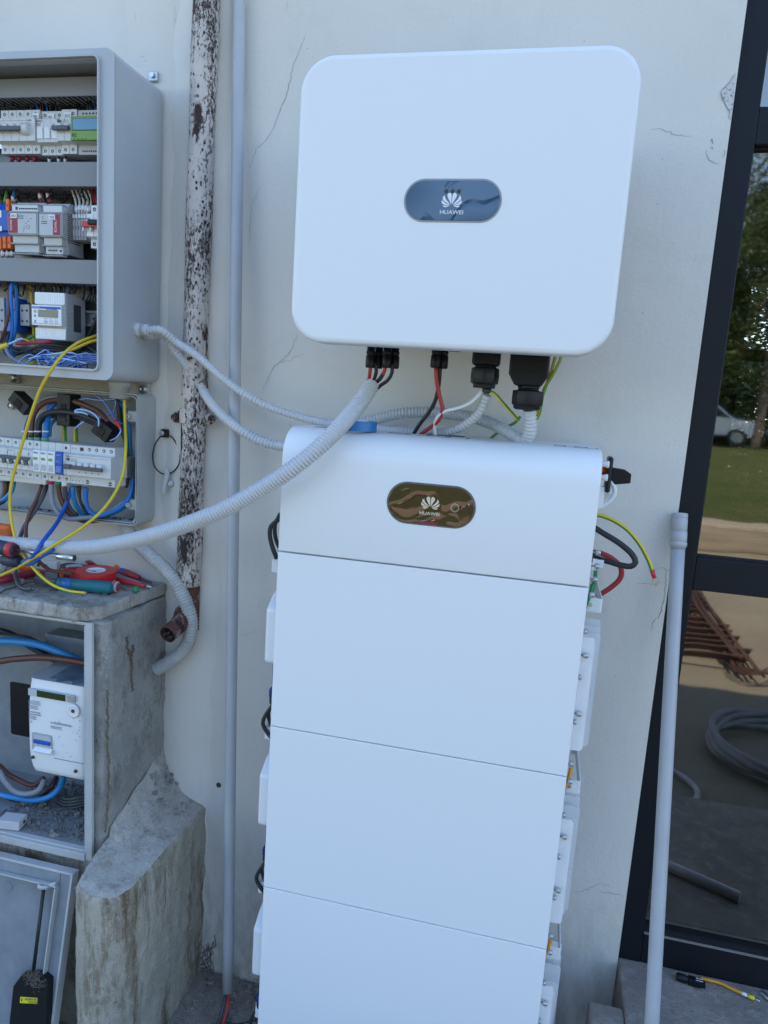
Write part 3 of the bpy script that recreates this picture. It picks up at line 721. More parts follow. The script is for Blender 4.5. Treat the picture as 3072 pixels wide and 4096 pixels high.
# isolator switch on the right side
iz = at(2480, 1908, 1, -.19).z
sw = MB().box(.6035, .613, -.205, -.165, iz-.030, iz+.036)
obj('switch_plate', sw, M_black, pw_, bevel=.004)
obj('switch_handle', MB().prism([(.613, iz-.016), (.613, iz+.016), (.636, iz+.014), (.648, iz+.007), (.648, iz-.010)], -.193, -.177), M_black, pw_, bevel=.0015)
obj('switch_collar', MB().lathe((.590, -.186, iz+.010), X, [(0, .012), (.006, .012), (.007, .009), (.0135, .009)], 14), M_orange, pw_)
for dz in (-.002, .022): obj('switch_screw', MB().lathe((.590, -.205, iz+dz), X, [(0, .005), (.01, .005), (.013, .007), (.016, .006)], 12), M_white2, pw_)
obj('hinge_plate', MB().box(.5905, .604, -.20, -.185, iz-.060, iz-.02).box(.6041, .622, -.17, -.165, iz-.045, iz-.035), M_white2, pw_, bevel=.001)
for s in (-1,): 
    for zz_ in (.025,): sidescrew(pw_, .002, zb_+zz_, -1, -.245, .010)
for zz_ in (.02, .045, .07): sidescrew(pw_, .588, zb_+zz_-.01, 1, -.24, .018)

# ================================================================== corrugated conduits and cables between the units
def wire(name, label, pts, r, m, cat='cable', group=None, mi2=None, step=.006, world=False, n=10, ends=None):
    q_ = list(pts) if world else yp(pts)
    if not world:
        if pts[0][0] < 0: q_.insert(0, q_[0]+Vector((-.22, .01, 0)))
        if pts[-1][0] < 0: q_.append(q_[-1]+Vector((-.22, .01, 0)))
    p = spline(q_, step); mb = MB().tube(p, r, n, 0, 1 if mi2 else None)
    o = obj(name, mb, [m, mi2] if mi2 else m, None, label=label, cat=cat, group=group); return o, p
def cwire(name, label, pts, r, pitch=.0075, depth=.12, m=None, world=False, n=20):
    mb = MB(); corr(mb, pts if world else yp(pts), r, pitch, depth, n); return obj(name, mb, m or M_corr, label=label, cat='conduit', recalc=False)
GX = -.416
gl0 = at(546, 1318, 0, GX)
cab_c1 = [gl0+Vector((.030, 0, 0)), gl0+Vector((.06, 0, .001))]
cwire('corrugated_conduit', 'upper thin corrugated conduit from the big cabinet along the power unit top to the inverter',
      cab_c1+yp([(700, 1365, -.085), (790, 1425, -.09), (870, 1495, -.094), (960, 1565, -.094), (1060, 1620, -.085), (1180, 1662, -.08), (1300, 1690, -.09), (1500, 1712, -.10), (1650, 1727, -.11), (1760, 1730, -.13), (1850, 1705, -.15), (1915, 1650, -.17), (1948, 1580, -.185)]), .0092, .0078, .18, world=True)
cwire('corrugated_conduit', 'lower thin grey corrugated conduit drooping from the big cabinet into the power unit left side',
      [gl0+Vector((.02, .03, -.004)), gl0+Vector((.05, .03, -.006))]+yp([(705, 1408, -.06), (760, 1480, -.05), (810, 1560, -.045), (860, 1630, -.075), (940, 1705, -.098), (1030, 1758, -.096), (1100, 1780, -.095), (1150, 1786, -.10)]), .0112, .0078, .18, world=True)
gl = thing('conduit_gland', 'grey plastic gland on the side of the big cabinet holding the conduits', 'gland', tuple(gl0))
obj('hex_nut', MB().lathe(gl0, X, [(0, .0165), (.008, .0165), (.009, .0145), (.014, .0145)], 8), M_corr, gl, bevel=.001)
obj('gland_body', MB().lathe(gl0+Vector((.014, 0, 0)), X, [(0, .0135), (.015, .0125), (.016, .0115)], 20), M_corr, gl)
obj('gland_body', MB().lathe(gl0+Vector((0, .03, -.004)), X, [(0, .016), (.016, .015), (.03, .0135)], 20), M_corr, gl)
cwire('corrugated_conduit', 'grey corrugated conduit looping from the big power plug down behind the power unit',
      [(2119, 1640, -.19), (2122, 1680, -.185), (2120, 1730, -.175), (2098, 1760, -.16), (2050, 1738, -.14), (1980, 1700, -.11), (1900, 1672, -.08), (1800, 1655, -.06), (1700, 1648, -.055), (1600, 1655, -.055), (1500, 1678, -.055), (1420, 1700, -.055), (1330, 1722, -.05)], .0122, .0070, .18)
big = [(0, 2170, -.215), (100, 2178, -.215), (200, 2186, -.22), (350, 2190, -.24), (500, 2168, -.27), (650, 2130, -.295), (800, 2077, -.305), (900, 2035, -.31), (1050, 1952, -.312), (1180, 1868, -.315), (1280, 1785, -.30), (1370, 1695, -.262), (1440, 1610, -.21), (1487, 1540, -.175)]
bp_ = yp(big); bp_.insert(0, bp_[0]+Vector((-.25, .01, 0))); bp_.insert(0, bp_[0]+Vector((-.45, .03, -.01)))
cwire('corrugated_conduit', 'thick pale grey corrugated conduit sweeping from the inverter across to the tools', bp_, .0162, .0066, .20, world=True, n=26)
# leads feeding it
wire('solar_cable', 'red lead from the leftmost inverter plug into the thick conduit', [(1482, 1450, -.19), (1480, 1490, -.188), (1474, 1525, -.18), (1462, 1560, -.185)], .0036, M_redc)
wire('solar_cable', 'black lead from the leftmost inverter plug into the thick conduit', [(1502, 1450, -.19), (1505, 1485, -.188), (1495, 1520, -.18), (1475, 1550, -.18)], .0036, M_blackm)
o, p = wire('solar_cable', 'red lead sleeved with black tape from the second inverter plug', [(1544, 1455, -.19), (1537, 1485, -.19), (1520, 1515, -.182), (1500, 1535, -.176), (1480, 1560, -.176)], .0036, M_redc)
obj('tape_sleeve', MB().tube(p[len(p)//3:2*len(p)//3+1], .0040, 10), M_blackm, o)
wire('solar_cable', 'black lead curving from the second inverter plug into the thick conduit', [(1568, 1455, -.19), (1568, 1490, -.188), (1552, 1520, -.182), (1525, 1540, -.176), (1490, 1570, -.172)], .0036, M_blackm)
wire('battery_cable', 'red cable hanging from the middle inverter plug to the power unit', [(1744, 1470, -.19), (1746, 1520, -.19), (1760, 1590, -.185), (1770, 1640, -.18), (1750, 1685, -.17), (1700, 1725, -.15), (1680, 1740, -.145)], .0040, M_redc)
wire('battery_cable', 'black cable hanging from the middle inverter plug to the power unit', [(1760, 1470, -.19), (1756, 1530, -.18), (1742, 1600, -.17), (1715, 1650, -.16), (1680, 1695, -.15), (1655, 1735, -.14)], .0040, M_blackm)
wire('data_cable', 'white data cable curving from the communication plug to the power unit', [(1940, 1545, -.185), (1915, 1580, -.19), (1875, 1615, -.19), (1830, 1632, -.185), (1780, 1645, -.18), (1750, 1668, -.175), (1738, 1700, -.165), (1742, 1742, -.155)], .0034, M_whitec)
wire('earth_wire', 'yellow and green earth wire arching down from the open conduit end', [(1948, 1562, -.186), (1975, 1572, -.19), (2010, 1610, -.185), (2050, 1655, -.17), (2074, 1682, -.165)], .0030, M_yel, mi2=M_grn)
wire('earth_wire', 'green earth wire passing behind the conduit to the power unit', [(2080, 1668, -.12), (2060, 1690, -.11), (2020, 1712, -.10), (1985, 1735, -.08), (1950, 1765, -.06)], .0030, M_grn)
wire('earth_wire', 'left yellow and green earth wire dropping beside the big power plug', [(2228, 1400, -.17), (2215, 1450, -.17), (2190, 1530, -.165), (2172, 1580, -.16), (2165, 1620, -.15), (2150, 1670, -.13), (2110, 1700, -.12)], .0030, M_yel, mi2=M_grn)
wire('earth_wire', 'right yellow and green earth wire dropping beside the big power plug', [(2250, 1400, -.17), (2240, 1440, -.17), (2210, 1500, -.17), (2175, 1560, -.165), (2165, 1610, -.16), (2155, 1640, -.14), (2125, 1690, -.125)], .0030, M_yel, mi2=M_grn)
obj('lining', MB().lathe(at(1947, 1558, 1, -.19), (at(1950, 1545, 1, -.195)-at(1940, 1590, 1, -.185)), [(-.004, .0085), (.004, .0085)], 16), M_hole, label='dark open mouth of the thin conduit under the communication plug', cat='conduit end')
# blue tape roll on top of the power unit
tc = at(1440, 1712, 2, zt_+.011); tr_ = .030
tb = thing('tape_roll', 'roll of blue insulating tape lying on top of the white power unit', 'tape', (tc.x, tc.y, zt_))
def roll(parent, c, rz, r, h, m, tilt=(0, 0, 1), core=.018):
    n = Vector(tilt).normalized(); a = n.cross(Y).normalized(); b = n.cross(a)
    mb = MB(); vs = []; fs = []; N = 40
    for rr, zz in ((core, -h/2), (r-.0006, -h/2), (r, -h/2+.0006), (r, h/2-.0006), (r-.0006, h/2), (core, h/2)):
        for k in range(N): t = 2*math.pi*k/N; vs.append(Vector(c)+n*zz+(a*math.cos(t)+b*math.sin(t))*rr)
    for i in range(6):
        for k in range(N): j = (k+1) % N; i2 = (i+1) % 6; fs.append((i*N+k, i*N+j, i2*N+j, i2*N+k))
    mb.add(vs, fs, 0, False); o = obj('tape', mb, m, parent, recalc=True)
    mb = MB(); vs = []; fs = []
    for rr, zz in ((core-.002, -h/2), (core-.0001, -h/2), (core-.0001, h/2+.0003), (core-.002, h/2+.0003)):
        for k in range(N): t = 2*math.pi*k/N; vs.append(Vector(c)+n*zz+(a*math.cos(t)+b*math.sin(t))*rr)
    for i in range(4):
        for k in range(N): j = (k+1) % N; i2 = (i+1) % 4; fs.append((i*N+k, i*N+j, i2*N+j, i2*N+k))
    mb.add(vs, fs, 0, False); obj('core', mb, M_label, parent, recalc=True); return o
c0 = at(1420, 1715, 1, -.215); roll(tb, (c0.x, -.205, zt_+.0105), 0, .040, .019, M_tapeb, core=.026)
# right-hand cables
wire('data_cable', 'short white cable looping back below the black rotary switch', [(2440, 1925, -.19), (2455, 1945, -.19), (2460, 1970, -.19), (2440, 2005, -.19), (2400, 2030, -.19), (2350, 2045, -.18)], .0042, M_whitec)
o, p = wire('earth_wire', 'green and yellow earth wire arching right, its ring lug hanging free', [(2350, 2057, -.15), (2400, 2062, -.15), (2450, 2080, -.15), (2510, 2120, -.15), (2560, 2180, -.15), (2595, 2245, -.15), (2609, 2283, -.15)], .0040, M_grn, mi2=M_yel)
e = p[-1]; d = at(2617, 2312, 1, -.15)-e
obj('red_sleeve', MB().tube([e-d*.1, e+d*.4, e+d], [.0047, .0042, .0036], 12), M_red, o)
lc = at(2622, 2326, 1, -.15)
ro = [(lc.x+.0095*.75*math.cos(R(a)), lc.z+.0095*math.sin(R(a))) for a in range(0, 360, 15)]; ri = [(lc.x+.0052*.7*math.cos(R(a)), lc.z+.0052*math.sin(R(a))) for a in range(0, 360, 15)]
obj('ring_lug', MB().ring(ro, ri, -.151, -.1495), M_galv, o)
wire('battery_cable', 'thick black cable bent back in a hairpin at the right of the power unit', [(2340, 2085, -.16), (2400, 2125, -.17), (2480, 2175, -.18), (2530, 2220, -.185), (2542, 2250, -.185), (2525, 2265, -.185), (2490, 2262, -.18), (2430, 2245, -.17), (2375, 2230, -.16)], .0056, M_blackm)
wire('battery_cable', 'thick red cable curving from the power unit down to the right bracket', [(2355, 2207, -.14), (2400, 2212, -.14), (2450, 2235, -.14), (2483, 2270, -.14), (2482, 2310, -.135), (2450, 2345, -.13), (2410, 2372, -.12), (2390, 2385, -.11)], .0052, M_redc)
obj('cable_sleeve', MB().lathe(at(2372, 2228, 1, -.17), X, [(-.02, .011), (.0, .011), (.003, .009)], 14), M_black, label='black sleeve where the battery cables leave the power unit', cat='sleeve')
wire('earth_wire', 'green wire with a white tag running down the right edge to the bracket', [(2378, 2238, -.2), (2382, 2270, -.2), (2381, 2310, -.2), (2370, 2360, -.2), (2358, 2395, -.2), (2350, 2420, -.2)], .0036, M_green)
wt = at(2378, 2258, 1, -.205)
obj('cable_tag', MB().box(wt.x-.004, wt.x+.004, wt.y-.0005, wt.y, wt.z-.011, wt.z+.011).box(wt.x+.006, wt.x+.018, wt.y+.02, wt.y+.0205, wt.z-.009, wt.z+.006), M_label, label='white paper tag on the green wire beside the power unit', cat='tag')
for k, (y_, r_) in enumerate(((-.232, .0046), (-.2, .0042))):
    wire('battery_cable', ['outer black lead looping out at the left edge of the power unit', 'inner black lead looping out at the left edge of the power unit'][k],
         [(1122, 2055, y_), (1105+k*8, 2085, y_), (1084+k*16, 2105, y_), (1079+k*20, 2135, y_), (1090+k*14, 2190, y_), (1108, 2235, y_)] if k == 0 else [(1122, 2075, y_), (1103, 2090, y_), (1099, 2130, y_), (1106, 2165, y_), (1118, 2190, y_)], r_, M_blackm)
# loose plug with orange lead on the sill
SZ = .292
lp = thing('loose_plug', 'black cable plug with orange lead lying on the sill at lower right', 'plug', tuple(at(2760, 3920, 2, SZ)))
a = at(2705, 3905, 2, SZ+.009); b = at(2822, 3940, 2, SZ+.009); d = (b-a).normalized(); L_ = (b-a).length; s_ = d.cross(Z)
obj('plug_nut', MB().lathe(a, d, [(0, .007), (.002, .009), (.018, .009), (.021, .0075), (L_*.42, .0075)], 10), M_black, lp)
obj('plug_body', MB().obox(a+d*L_*.62, d*L_*.21, s_*.0078, Z*.0075).obox(a+d*L_*.9, d*L_*.09, s_*.0085, Z*.004), M_black, lp, bevel=.0015)
for k in (-1, 1): obj('plug_print', MB().obox(a+d*L_*.78+s_*.0032*k+Z*.0078, d*L_*.12, s_*.0006, Z*.0003), M_inkw, lp)
q = [at(2800, 3912, 2, SZ+.006), at(2835, 3921, 2, SZ+.006), at(2880, 3932, 2, SZ+.006), at(2930, 3956, 2, SZ+.006), at(2966, 3972, 2, SZ+.006)]
obj('lead', MB().tube(spline(q, .006), .0034, 10), M_orangec, lp)
e1, e2, e3, e4 = q[-1], at(2989, 3982, 2, SZ+.006), at(3018, 3994, 2, SZ+.006), at(3040, 4006, 2, SZ+.005)
obj('white_sleeve', MB().cyl(e1, e2, .0037, 10), M_label, lp); obj('yellow_sleeve', MB().cyl(e2, e3, .0041, 10, 0, .0048), M_yelp, lp); obj('bare_tip', MB().cyl(e3, e4, .0016, 8), M_steel, lp)
kk = at(3055, 3990, 2, SZ+.006)
obj('key_like_tool', MB().obox(kk+Vector((.02, -.01, 0)), (.022, -.026, 0), (.005, .004, 0), (0, 0, .004)), M_steel, label='small steel tool on the sill cut by the right picture edge', cat='tool', bevel=.003)
# wall tie with key
hk = thing('key_loop', 'black cable tie loop screwed to the wall with a small grey key hanging', 'key', tuple(at(655, 1735, 1, 0)))
s = at(650, 1733, 1, -.012)
obj('tie_head', MB().box(s.x-.006, s.x+.013, -.012, -.001, s.z-.010, s.z+.010), M_black, hk, bevel=.003)
obj('screw', MB().lathe((s.x-.001, -.011, s.z), -Y, [(0, .0065), (.004, .0060), (.005, .004)], 14), M_galv, hk)
pts = yp([(645, 1742, -.012), (622, 1775, -.014), (611, 1820, -.016), (618, 1865, -.017), (645, 1893, -.018), (670, 1897, -.018), (700, 1880, -.018), (719, 1845, -.016), (715, 1800, -.015), (697, 1760, -.013), (680, 1742, -.010)])
obj('tie_loop', MB().tube(spline(pts, .006), .0017, 8), M_blackm, hk)
k0 = at(665, 1880, 1, -.02); k1 = at(655, 1975, 1, -.02)
obj('key_blade', MB().prism([(k0.x-.004, k0.z), (k0.x+.006, k0.z+.003), (k0.x+.009, k0.z-.010), (k1.x+.007, k1.z+.022), (k1.x+.004, k1.z), (k1.x-.006, k1.z), (k0.x-.007, k1.z+.028), (k0.x-.0035, k0.z-.02)], -.022, -.018), M_greyb, hk, bevel=.001)
kb = at(682, 1935, 1, -.014); obj('key_knob', MB().ball(kb, .008, 1.2, .6, 1), M_greyb, hk)
ORD = ['leftmost','second','third','fourth','fifth','sixth','seventh','eighth','ninth','tenth','rightmost']

# ================================================================== big cabinet on the left
CX0, CX1, CZ0, CZ1, CYF = -1.06, -.416, 1.538, 2.188, -.19
cab = thing('electrical_cabinet', 'large open grey electrical cabinet full of breakers and wires, upper left', 'cabinet', (-.74, -.1, 1.86))
cr = .022
oo = rrect(CX0, CX1, CZ0, CZ1, cr, 6)
obj('side_walls', MB().ring(oo, rrect(CX0+.004, CX1-.004, CZ0+.004, CZ1-.004, cr-.004, 6), CYF+.0035, -.012), M_case, cab)
ox1, oz0, oz1 = -.449, 1.558, 2.172
obj('front_rim', MB().ring(oo, rrect(CX0+.035, ox1, oz0, oz1, .012, 6), CYF, CYF+.003), M_case, cab, bevel=.001)
obj('seal_lip', MB().ring(rrect(CX0+.033, ox1+.002, oz0-.002, oz1+.002, .014, 6), rrect(CX0+.0355, ox1-.0012, oz0+.0012, oz1-.0012, .011, 6), CYF-.007, CYF-.0002), M_case, cab)
obj('inner_lip', MB().ring(rrect(CX0+.0352, ox1-.0005, oz0+.0005, oz1-.0005, .012, 6), rrect(CX0+.0372, ox1-.0025, oz0+.0025, oz1-.0025, .010, 6), CYF+.003, CYF+.02), M_case, cab)
obj('back_wall', MB().prism(oo, -.0115, -.008), M_case, cab)
obj('mounting_plate', MB().box(CX0+.03, CX1-.012, -.034, -.031, CZ0+.02, CZ1-.03), M_plate, cab)
lg_ = at(600+22, 303, 1, -.006)
obj('wall_lug', MB().box(lg_.x-.016, lg_.x+.006, -.008, -.003, lg_.z-.012, lg_.z+.010), M_galv, cab, bevel=.003)
obj('lug_bolt', MB().lathe((lg_.x-.006, -.008, lg_.z), -Y, [(0, .006), (.005, .0055)], 8), M_steel, cab)
bo = at(883/1.843, 900+1195/1.843, 1, -.06)
obj('bottom_gland', MB().lathe((bo.x, -.06, CZ0), -Z, [(-.002, .026), (.012, .026), (.013, .023), (.04, .023)], 16), M_case2, cab)
for u, v in ((54, 1510), (574, 1557)):
    b_ = at(u, v, 1, -.012)
    obj('fixing_lug', MB().box(b_.x-.014, b_.x+.014, -.012, -.003, b_.z-.014, b_.z+.03), M_case2, cab, bevel=.004)
    obj('fixing_bolt', MB().lathe((b_.x, -.0121, b_.z), -Y, [(0, .0105), (.0015, .0105), (.002, .0085), (.006, .0080), (.007, .006), (.0071, .0045), (.004, .0040)], 18), M_galv, cab)
# trunking
for (za, zb2, nm) in ((2.128, 2.166, 'upper'), (1.947, 1.997, 'middle'), (1.744, 1.795, 'lower')):
    tk = thing('cable_trunking', '%s grey slotted cable trunking across the big cabinet' % nm, 'trunking', (-.7, -.08, za), 'trunking in the big cabinet')
    obj('cover', MB().box(CX0+.04, CX1-.02, -.122, -.118, za, zb2), M_duct, tk, bevel=.0012)
    fn = MB(); x = CX0+.05; 
    while x < CX1-.03:
        fn.box(x, x+.0052, -.1178, -.037, za+.001, za+.0028); fn.box(x, x+.0052, -.1178, -.037, zb2-.0028, zb2-.001); x += .0125
    wb2 = MB(); rw = random.Random(int(za*1000))
    for i in range(46):
        xx = rw.uniform(CX0+.2, CX1-.03); y_ = rw.uniform(-.100, -.045); zt4 = za+.006; L4 = rw.uniform(.012, .034)
        wb2.tube([(xx, y_, zt4), (xx+rw.uniform(-.008, .008), y_-.004, za-L4*.5), (xx+rw.uniform(-.012, .012), y_, za-L4)], rw.uniform(.0012, .0020), 6)
        wb2.tube([(xx-.2+.1, -.05, za+.02), (xx, -.06, za+.014)], .0015, 5)
    obj('shaded_wiring', wb2, M_blackm, tk, kind='stuff')
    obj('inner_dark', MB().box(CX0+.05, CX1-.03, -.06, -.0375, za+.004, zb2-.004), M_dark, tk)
    obj('slotted_side', fn, M_duct, tk, kind='stuff')
    obj('backing', MB().box(CX0+.045, CX1-.022, -.0369, -.0345, za, zb2), M_duct, tk)
for zc_, yb_ in ((at(100, 528, 1, -.11).z, -.062), (at(250, 895, 1, -.11).z, -.06), (at(330, 1272, 1, -.05).z, -.05)):
    rl = thing('din_rail', {-.062: 'zinc mounting rail behind the top row of breakers', -.06: 'zinc mounting rail behind the two power supplies', -.05: 'zinc mounting rail behind the small power meter'}[yb_], 'rail', (-.7, yb_, zc_), 'mounting rails in the big cabinet')
    obj('rail', MB().box(CX0+.05, CX1-.02, yb_+.001, yb_+.0025, zc_+.0125, zc_+.0175).box(CX0+.05, CX1-.02, yb_+.001, yb_+.0025, zc_-.0175, zc_-.0125).box(CX0+.05, CX1-.02, yb_+.0075, yb_+.009, zc_-.0125, zc_+.0125), M_rail, rl)
    for k in range(16): obj('rail_slot', MB().prism(rrect(CX0+.06+k*.036, CX0+.076+k*.036, zc_-.003, zc_+.003, .0028, 3), yb_+.0071, yb_+.0074), M_hole, rl)

def din(t, x0, x1, zc, yb, m, mods=1, top=True, bot=True, hole=.0034, nose=True, tn=None, body=.044, nd=.060, hh=.045, gap=.0003, slope=0.0, label=None):
    """rail device: terminal shoulders, stepped nose, one module body per pole; slope shifts z with x"""
    W_ = (x1-x0)/mods
    for k in range(mods):
        a = x0+k*W_+gap; b = x0+(k+1)*W_-gap; z = zc+slope*(k*W_)
        pr_ = [(yb, z-hh), (yb-body, z-hh), (yb-body, z-.0265), (yb-nd, z-.0235), (yb-nd, z+.0235), (yb-body, z+.0265), (yb-body, z+hh), (yb, z+hh)]
        o = obj('module', MB().prism(pr_, a, b, axis='x'), m, t, bevel=.0006, label=label)
        for s, on in ((1, top), (-1, bot)):
            if on:
                h_ = MB().lathe(((a+b)/2, yb-body+.0005, z+s*.0365), -Y, [(0, hole), (.0008, hole), (.0009, hole*.8), (.00095, hole*.78)], 12)
                obj('terminal', h_, M_hole, t)
                obj('terminal_screw', MB().lathe(((a+b)/2+.0006, yb-body-.0001, z+s*.0365-.0005), -Y, [(0, hole*.55), (.0008, hole*.5)], 8), M_greyb, t)
def lab3(t, x, z, y, s, size, m=M_ink, sx=1, zd=Z, xd=X, align='LEFT'): return text(s, size, (x, y, z), xd, zd, m, t, 'lettering', align, sx=sx)
def panel(t, x0, x1, z0, z1, y, m, name='label_plate', th=.0005): return obj(name, MB().box(x0, x1, y-th, y, z0, z1), m, t)
def minilines(t, x0, x1, z0, z1, y, n, m=M_inkg, name='small_print'):
    mb = MB(); h = (z1-z0)/n
    for i in range(n):
        z = z0+h*i; xx = x0
        while xx < x1-.002: w_ = random.uniform(.0015, .004); mb.box(xx, min(xx+w_, x1), y-.0002, y, z+h*.25, z+h*.7); xx += w_+.0008
    return obj(name, mb, m, t, kind='stuff')
YB = -.062; yn = YB-.060; yt = YB-.044
ZR1 = at(100, 528, 1, yt).z
def xat(u, v, y): return at(u, v, 1, y).x
# 5-module breaker with tags 2B1
xa, xb = xat(4, 528, yt), xat(160, 528, yt)
t = thing('circuit_breaker', 'four-pole circuit breaker with dark bar toggle and round white knob, tag 2B1', 'breaker', (xa, yt, ZR1))
din(t, xa, xb, ZR1, YB, M_dev, 5)
obj('toggle_bar', MB().box(xa-.002, xa+.072, yn-.013, yn-.004, ZR1-.006, ZR1+.003), M_greyt, t, bevel=.0015)
for k in range(4): obj('toggle_cradle', MB().box(xa+k*.0178+.004, xa+k*.0178+.0145, yn-.006, yn, ZR1-.004, ZR1+.011), M_dev, t, bevel=.002)
obj('side_knob', MB().lathe((xa+.070, yn+.002, ZR1), X, [(0, .0135), (.016, .0135), (.017, .012)], 24), M_dev, t)
lab3(t, xb-.018, ZR1+.016, yn-.0002, 'AEG', .0052); panel(t, xb-.016, xb, ZR1+.026, ZR1+.037, yt-.003, M_label, 'tag'); lab3(t, xb-.0145, ZR1+.0275, yt-.0038, '2B1', .0075)
obj('red_line', MB().box(xa, xb-.019, yn-.0003, yn, ZR1+.0172, ZR1+.0178), M_maroon, t)
minilines(t, xa+.006, xa+.014, ZR1+.008, ZR1+.015, yn, 4)
xc = xat(247, 528, yt)
t = thing('surge_arrester', 'narrow white fuse holder with red maker lettering and tag 2E1', 'fuse holder', (xb, yt, ZR1))
din(t, xb+.0012, xc, ZR1-.002, YB+.004, M_dev, 3)
W3 = (xc-xb)/3
for k in range(3): obj('fuse_drawer', MB().box(xb+k*W3+.003, xb+(k+1)*W3-.001, yn+.0015, yn+.004, ZR1-.019, ZR1+.004), M_devp, t, bevel=.0008)
lab3(t, xb-.004+.001, ZR1+.0155, yn+.0035, 'SCHALT', .0052, M_maroon); minilines(t, xb+.001, xb+.013, ZR1+.007, ZR1+.014, yn+.004, 3, M_ink)
lab3(t, xc-.014, ZR1+.008, yn+.0035, 'CE', .0045); panel(t, xb+.018, xb+.034, ZR1+.026, ZR1+.037, yt+.002, M_label, 'tag'); lab3(t, xb+.0195, ZR1+.0275, yt+.0012, '2E1', .0075)
xd_ = xat(309, 528, yt)
t = thing('residual_breaker', 'two-pole breaker with dark bar toggle and test button, tag 2Q1', 'breaker', (xc, yt, ZR1))
din(t, xc+.0006, xd_, ZR1-.001, YB-.001, M_dev, 2)
obj('toggle_bar', MB().box(xc-.005, xd_-.003, yn-.012, yn-.004, ZR1-.006, ZR1+.003), M_greyt, t, bevel=.0015)
for k in range(2): obj('toggle_cradle', MB().box(xc+k*.0178+.003, xc+k*.0178+.0145, yn-.006, yn-.001, ZR1-.004, ZR1+.010), M_dev, t, bevel=.002)
obj('test_button', MB().box(xc+.003, xc+.011, yn-.004, yn-.0011, ZR1+.012, ZR1+.017), M_greyt, t, bevel=.001)
lab3(t, xc+.001, ZR1+.018, yn-.0012, 'AEG', .0045, M_inkg); panel(t, xc+.009, xc+.026, ZR1+.026, ZR1+.037, yt-.004, M_label, 'tag'); lab3(t, xc+.0105, ZR1+.0275, yt-.0048, '2Q1', .0075)
minilines(t, xc+.012, xc+.030, ZR1+.010, ZR1+.018, yn-.001, 4)
t = thing('monitoring_relay', 'grid relay with lime green front and blue display at the row end', 'relay', (xd_, yt, ZR1))
xe = xd_+.105
din(t, xd_+.0008, xe, ZR1-.002, YB+.002, M_greyb, 1, False, False)
gz0, gz1 = ZR1-.0255, ZR1+.0225
obj('green_front', MB().box(xd_-.001, xe-.004, yn-.006, yn+.0018, gz0, gz1), M_lime, t, bevel=.0015)
obj('display_bezel', MB().box(xd_+.004, xd_+.068, yn-.0066, yn-.006, ZR1-.0065, ZR1+.0175), M_ink, t)
obj('display', MB().box(xd_+.0055, xd_+.0665, yn-.0072, yn-.0066, ZR1-.0052, ZR1+.0165), M_lcd, t)
lab3(t, xd_+.003, ZR1-.019, yn-.0063, 'RE', .0105, M_ink)
for k in range(9): lab3(t, xd_+.003+k*.0045, gz0+.0012, yn-.0063, '.N'[k % 2], .0035, M_ink); lab3(t, xd_+.003+k*.008, gz1-.004, yn-.0063, 'T', .0030, M_ink)
for k in range(7):
    obj('terminal', MB().lathe((xd_+.013+k*.0082, YB-.0421, ZR1+.036), -Y, [(0, .0021), (.0008, .002)], 10), M_hole, t)
for k in range(12): obj('terminal', MB().lathe((xd_+.013+k*.0051, YB-.0421, ZR1-.040), -Y, [(0, .0018), (.0008, .0017)], 10), M_hole, t)
# wires with ferrule tags coming out of the trunking above and below row one
def short(group, label, pts, r, m, tagm=None, cat='wire', tl=.5):
    p = spline(pts, .006); o = obj('control_wire', MB().tube(p, r, 8), m, label=label, cat=cat, group=group)
    if tagm:
        i = int(len(p)*tl); i = max(1, min(i, len(p)-3)); d = (p[min(i+1, len(p)-1)]-p[i]).normalized()
        obj('wire_marker', MB().tube([p[i]-d*.006, p[i]+d*.006], r*1.7, 8), tagm, o)
    return o
tops = [(117, 415, M_dgrey), (142, 412, M_bluec), (157, 420, M_dgrey), (165, 418, M_brown), (196, 425, M_dgrey), (183, 432, M_bluec), (234, 432, M_dgrey), (345, 420, M_brown), (362, 424, M_dgrey), (376, 428, M_bluec), (390, 420, M_redc)]
for i, (u, v, m) in enumerate(tops):
    b_ = at(u+8, v+34, 1, -.095); a = at(u-14, v-50, 1, -.075)
    short('tagged wires above the top breaker row', ORD[i]+' thin wire dropping from the upper trunking into the top breaker row', [a+Vector((-.01, .01, .02)), a, (a+b_)/2+Vector((.004, 0, 0)), b_], .0016, m, M_label)
for i, u in enumerate((50, 78, 110, 140)):
    a = at(u, 628, 1, -.095); b_ = at(u-3, 665, 1, -.085)
    short('red ended wires below the 2B1 breaker', ORD[i]+' dark red sleeved wire leaving the underside of the 2B1 breaker', [a, b_, b_+Vector((0, .01, -.02))], .0042, M_maroon)
for i, u in enumerate((198, 236, 262)):
    a = at(u, 618, 1, -.095); b_ = at(u, 660, 1, -.085)
    short('tagged wires below the fuse holder', ORD[i]+' thin black wire with white marker leaving the fuse holder underside', [a, b_, b_+Vector((0, .01, -.02))], .002, M_blackm, M_label, tl=.3)
for i in range(5):
    a = at(20+i*12, 395+i*3, 1, -.06); b_ = at(70+i*22, 418, 1, -.05)
    short('wires in the shade behind the top row', ORD[i]+' dark wire in the shade behind the top breaker row', [a+Vector((-.03, 0, .01)), a, b_, b_+Vector((.01, 0, -.03))], .0022, [M_cyan, M_blackm, M_blackm, M_bluec, M_blackm][i])
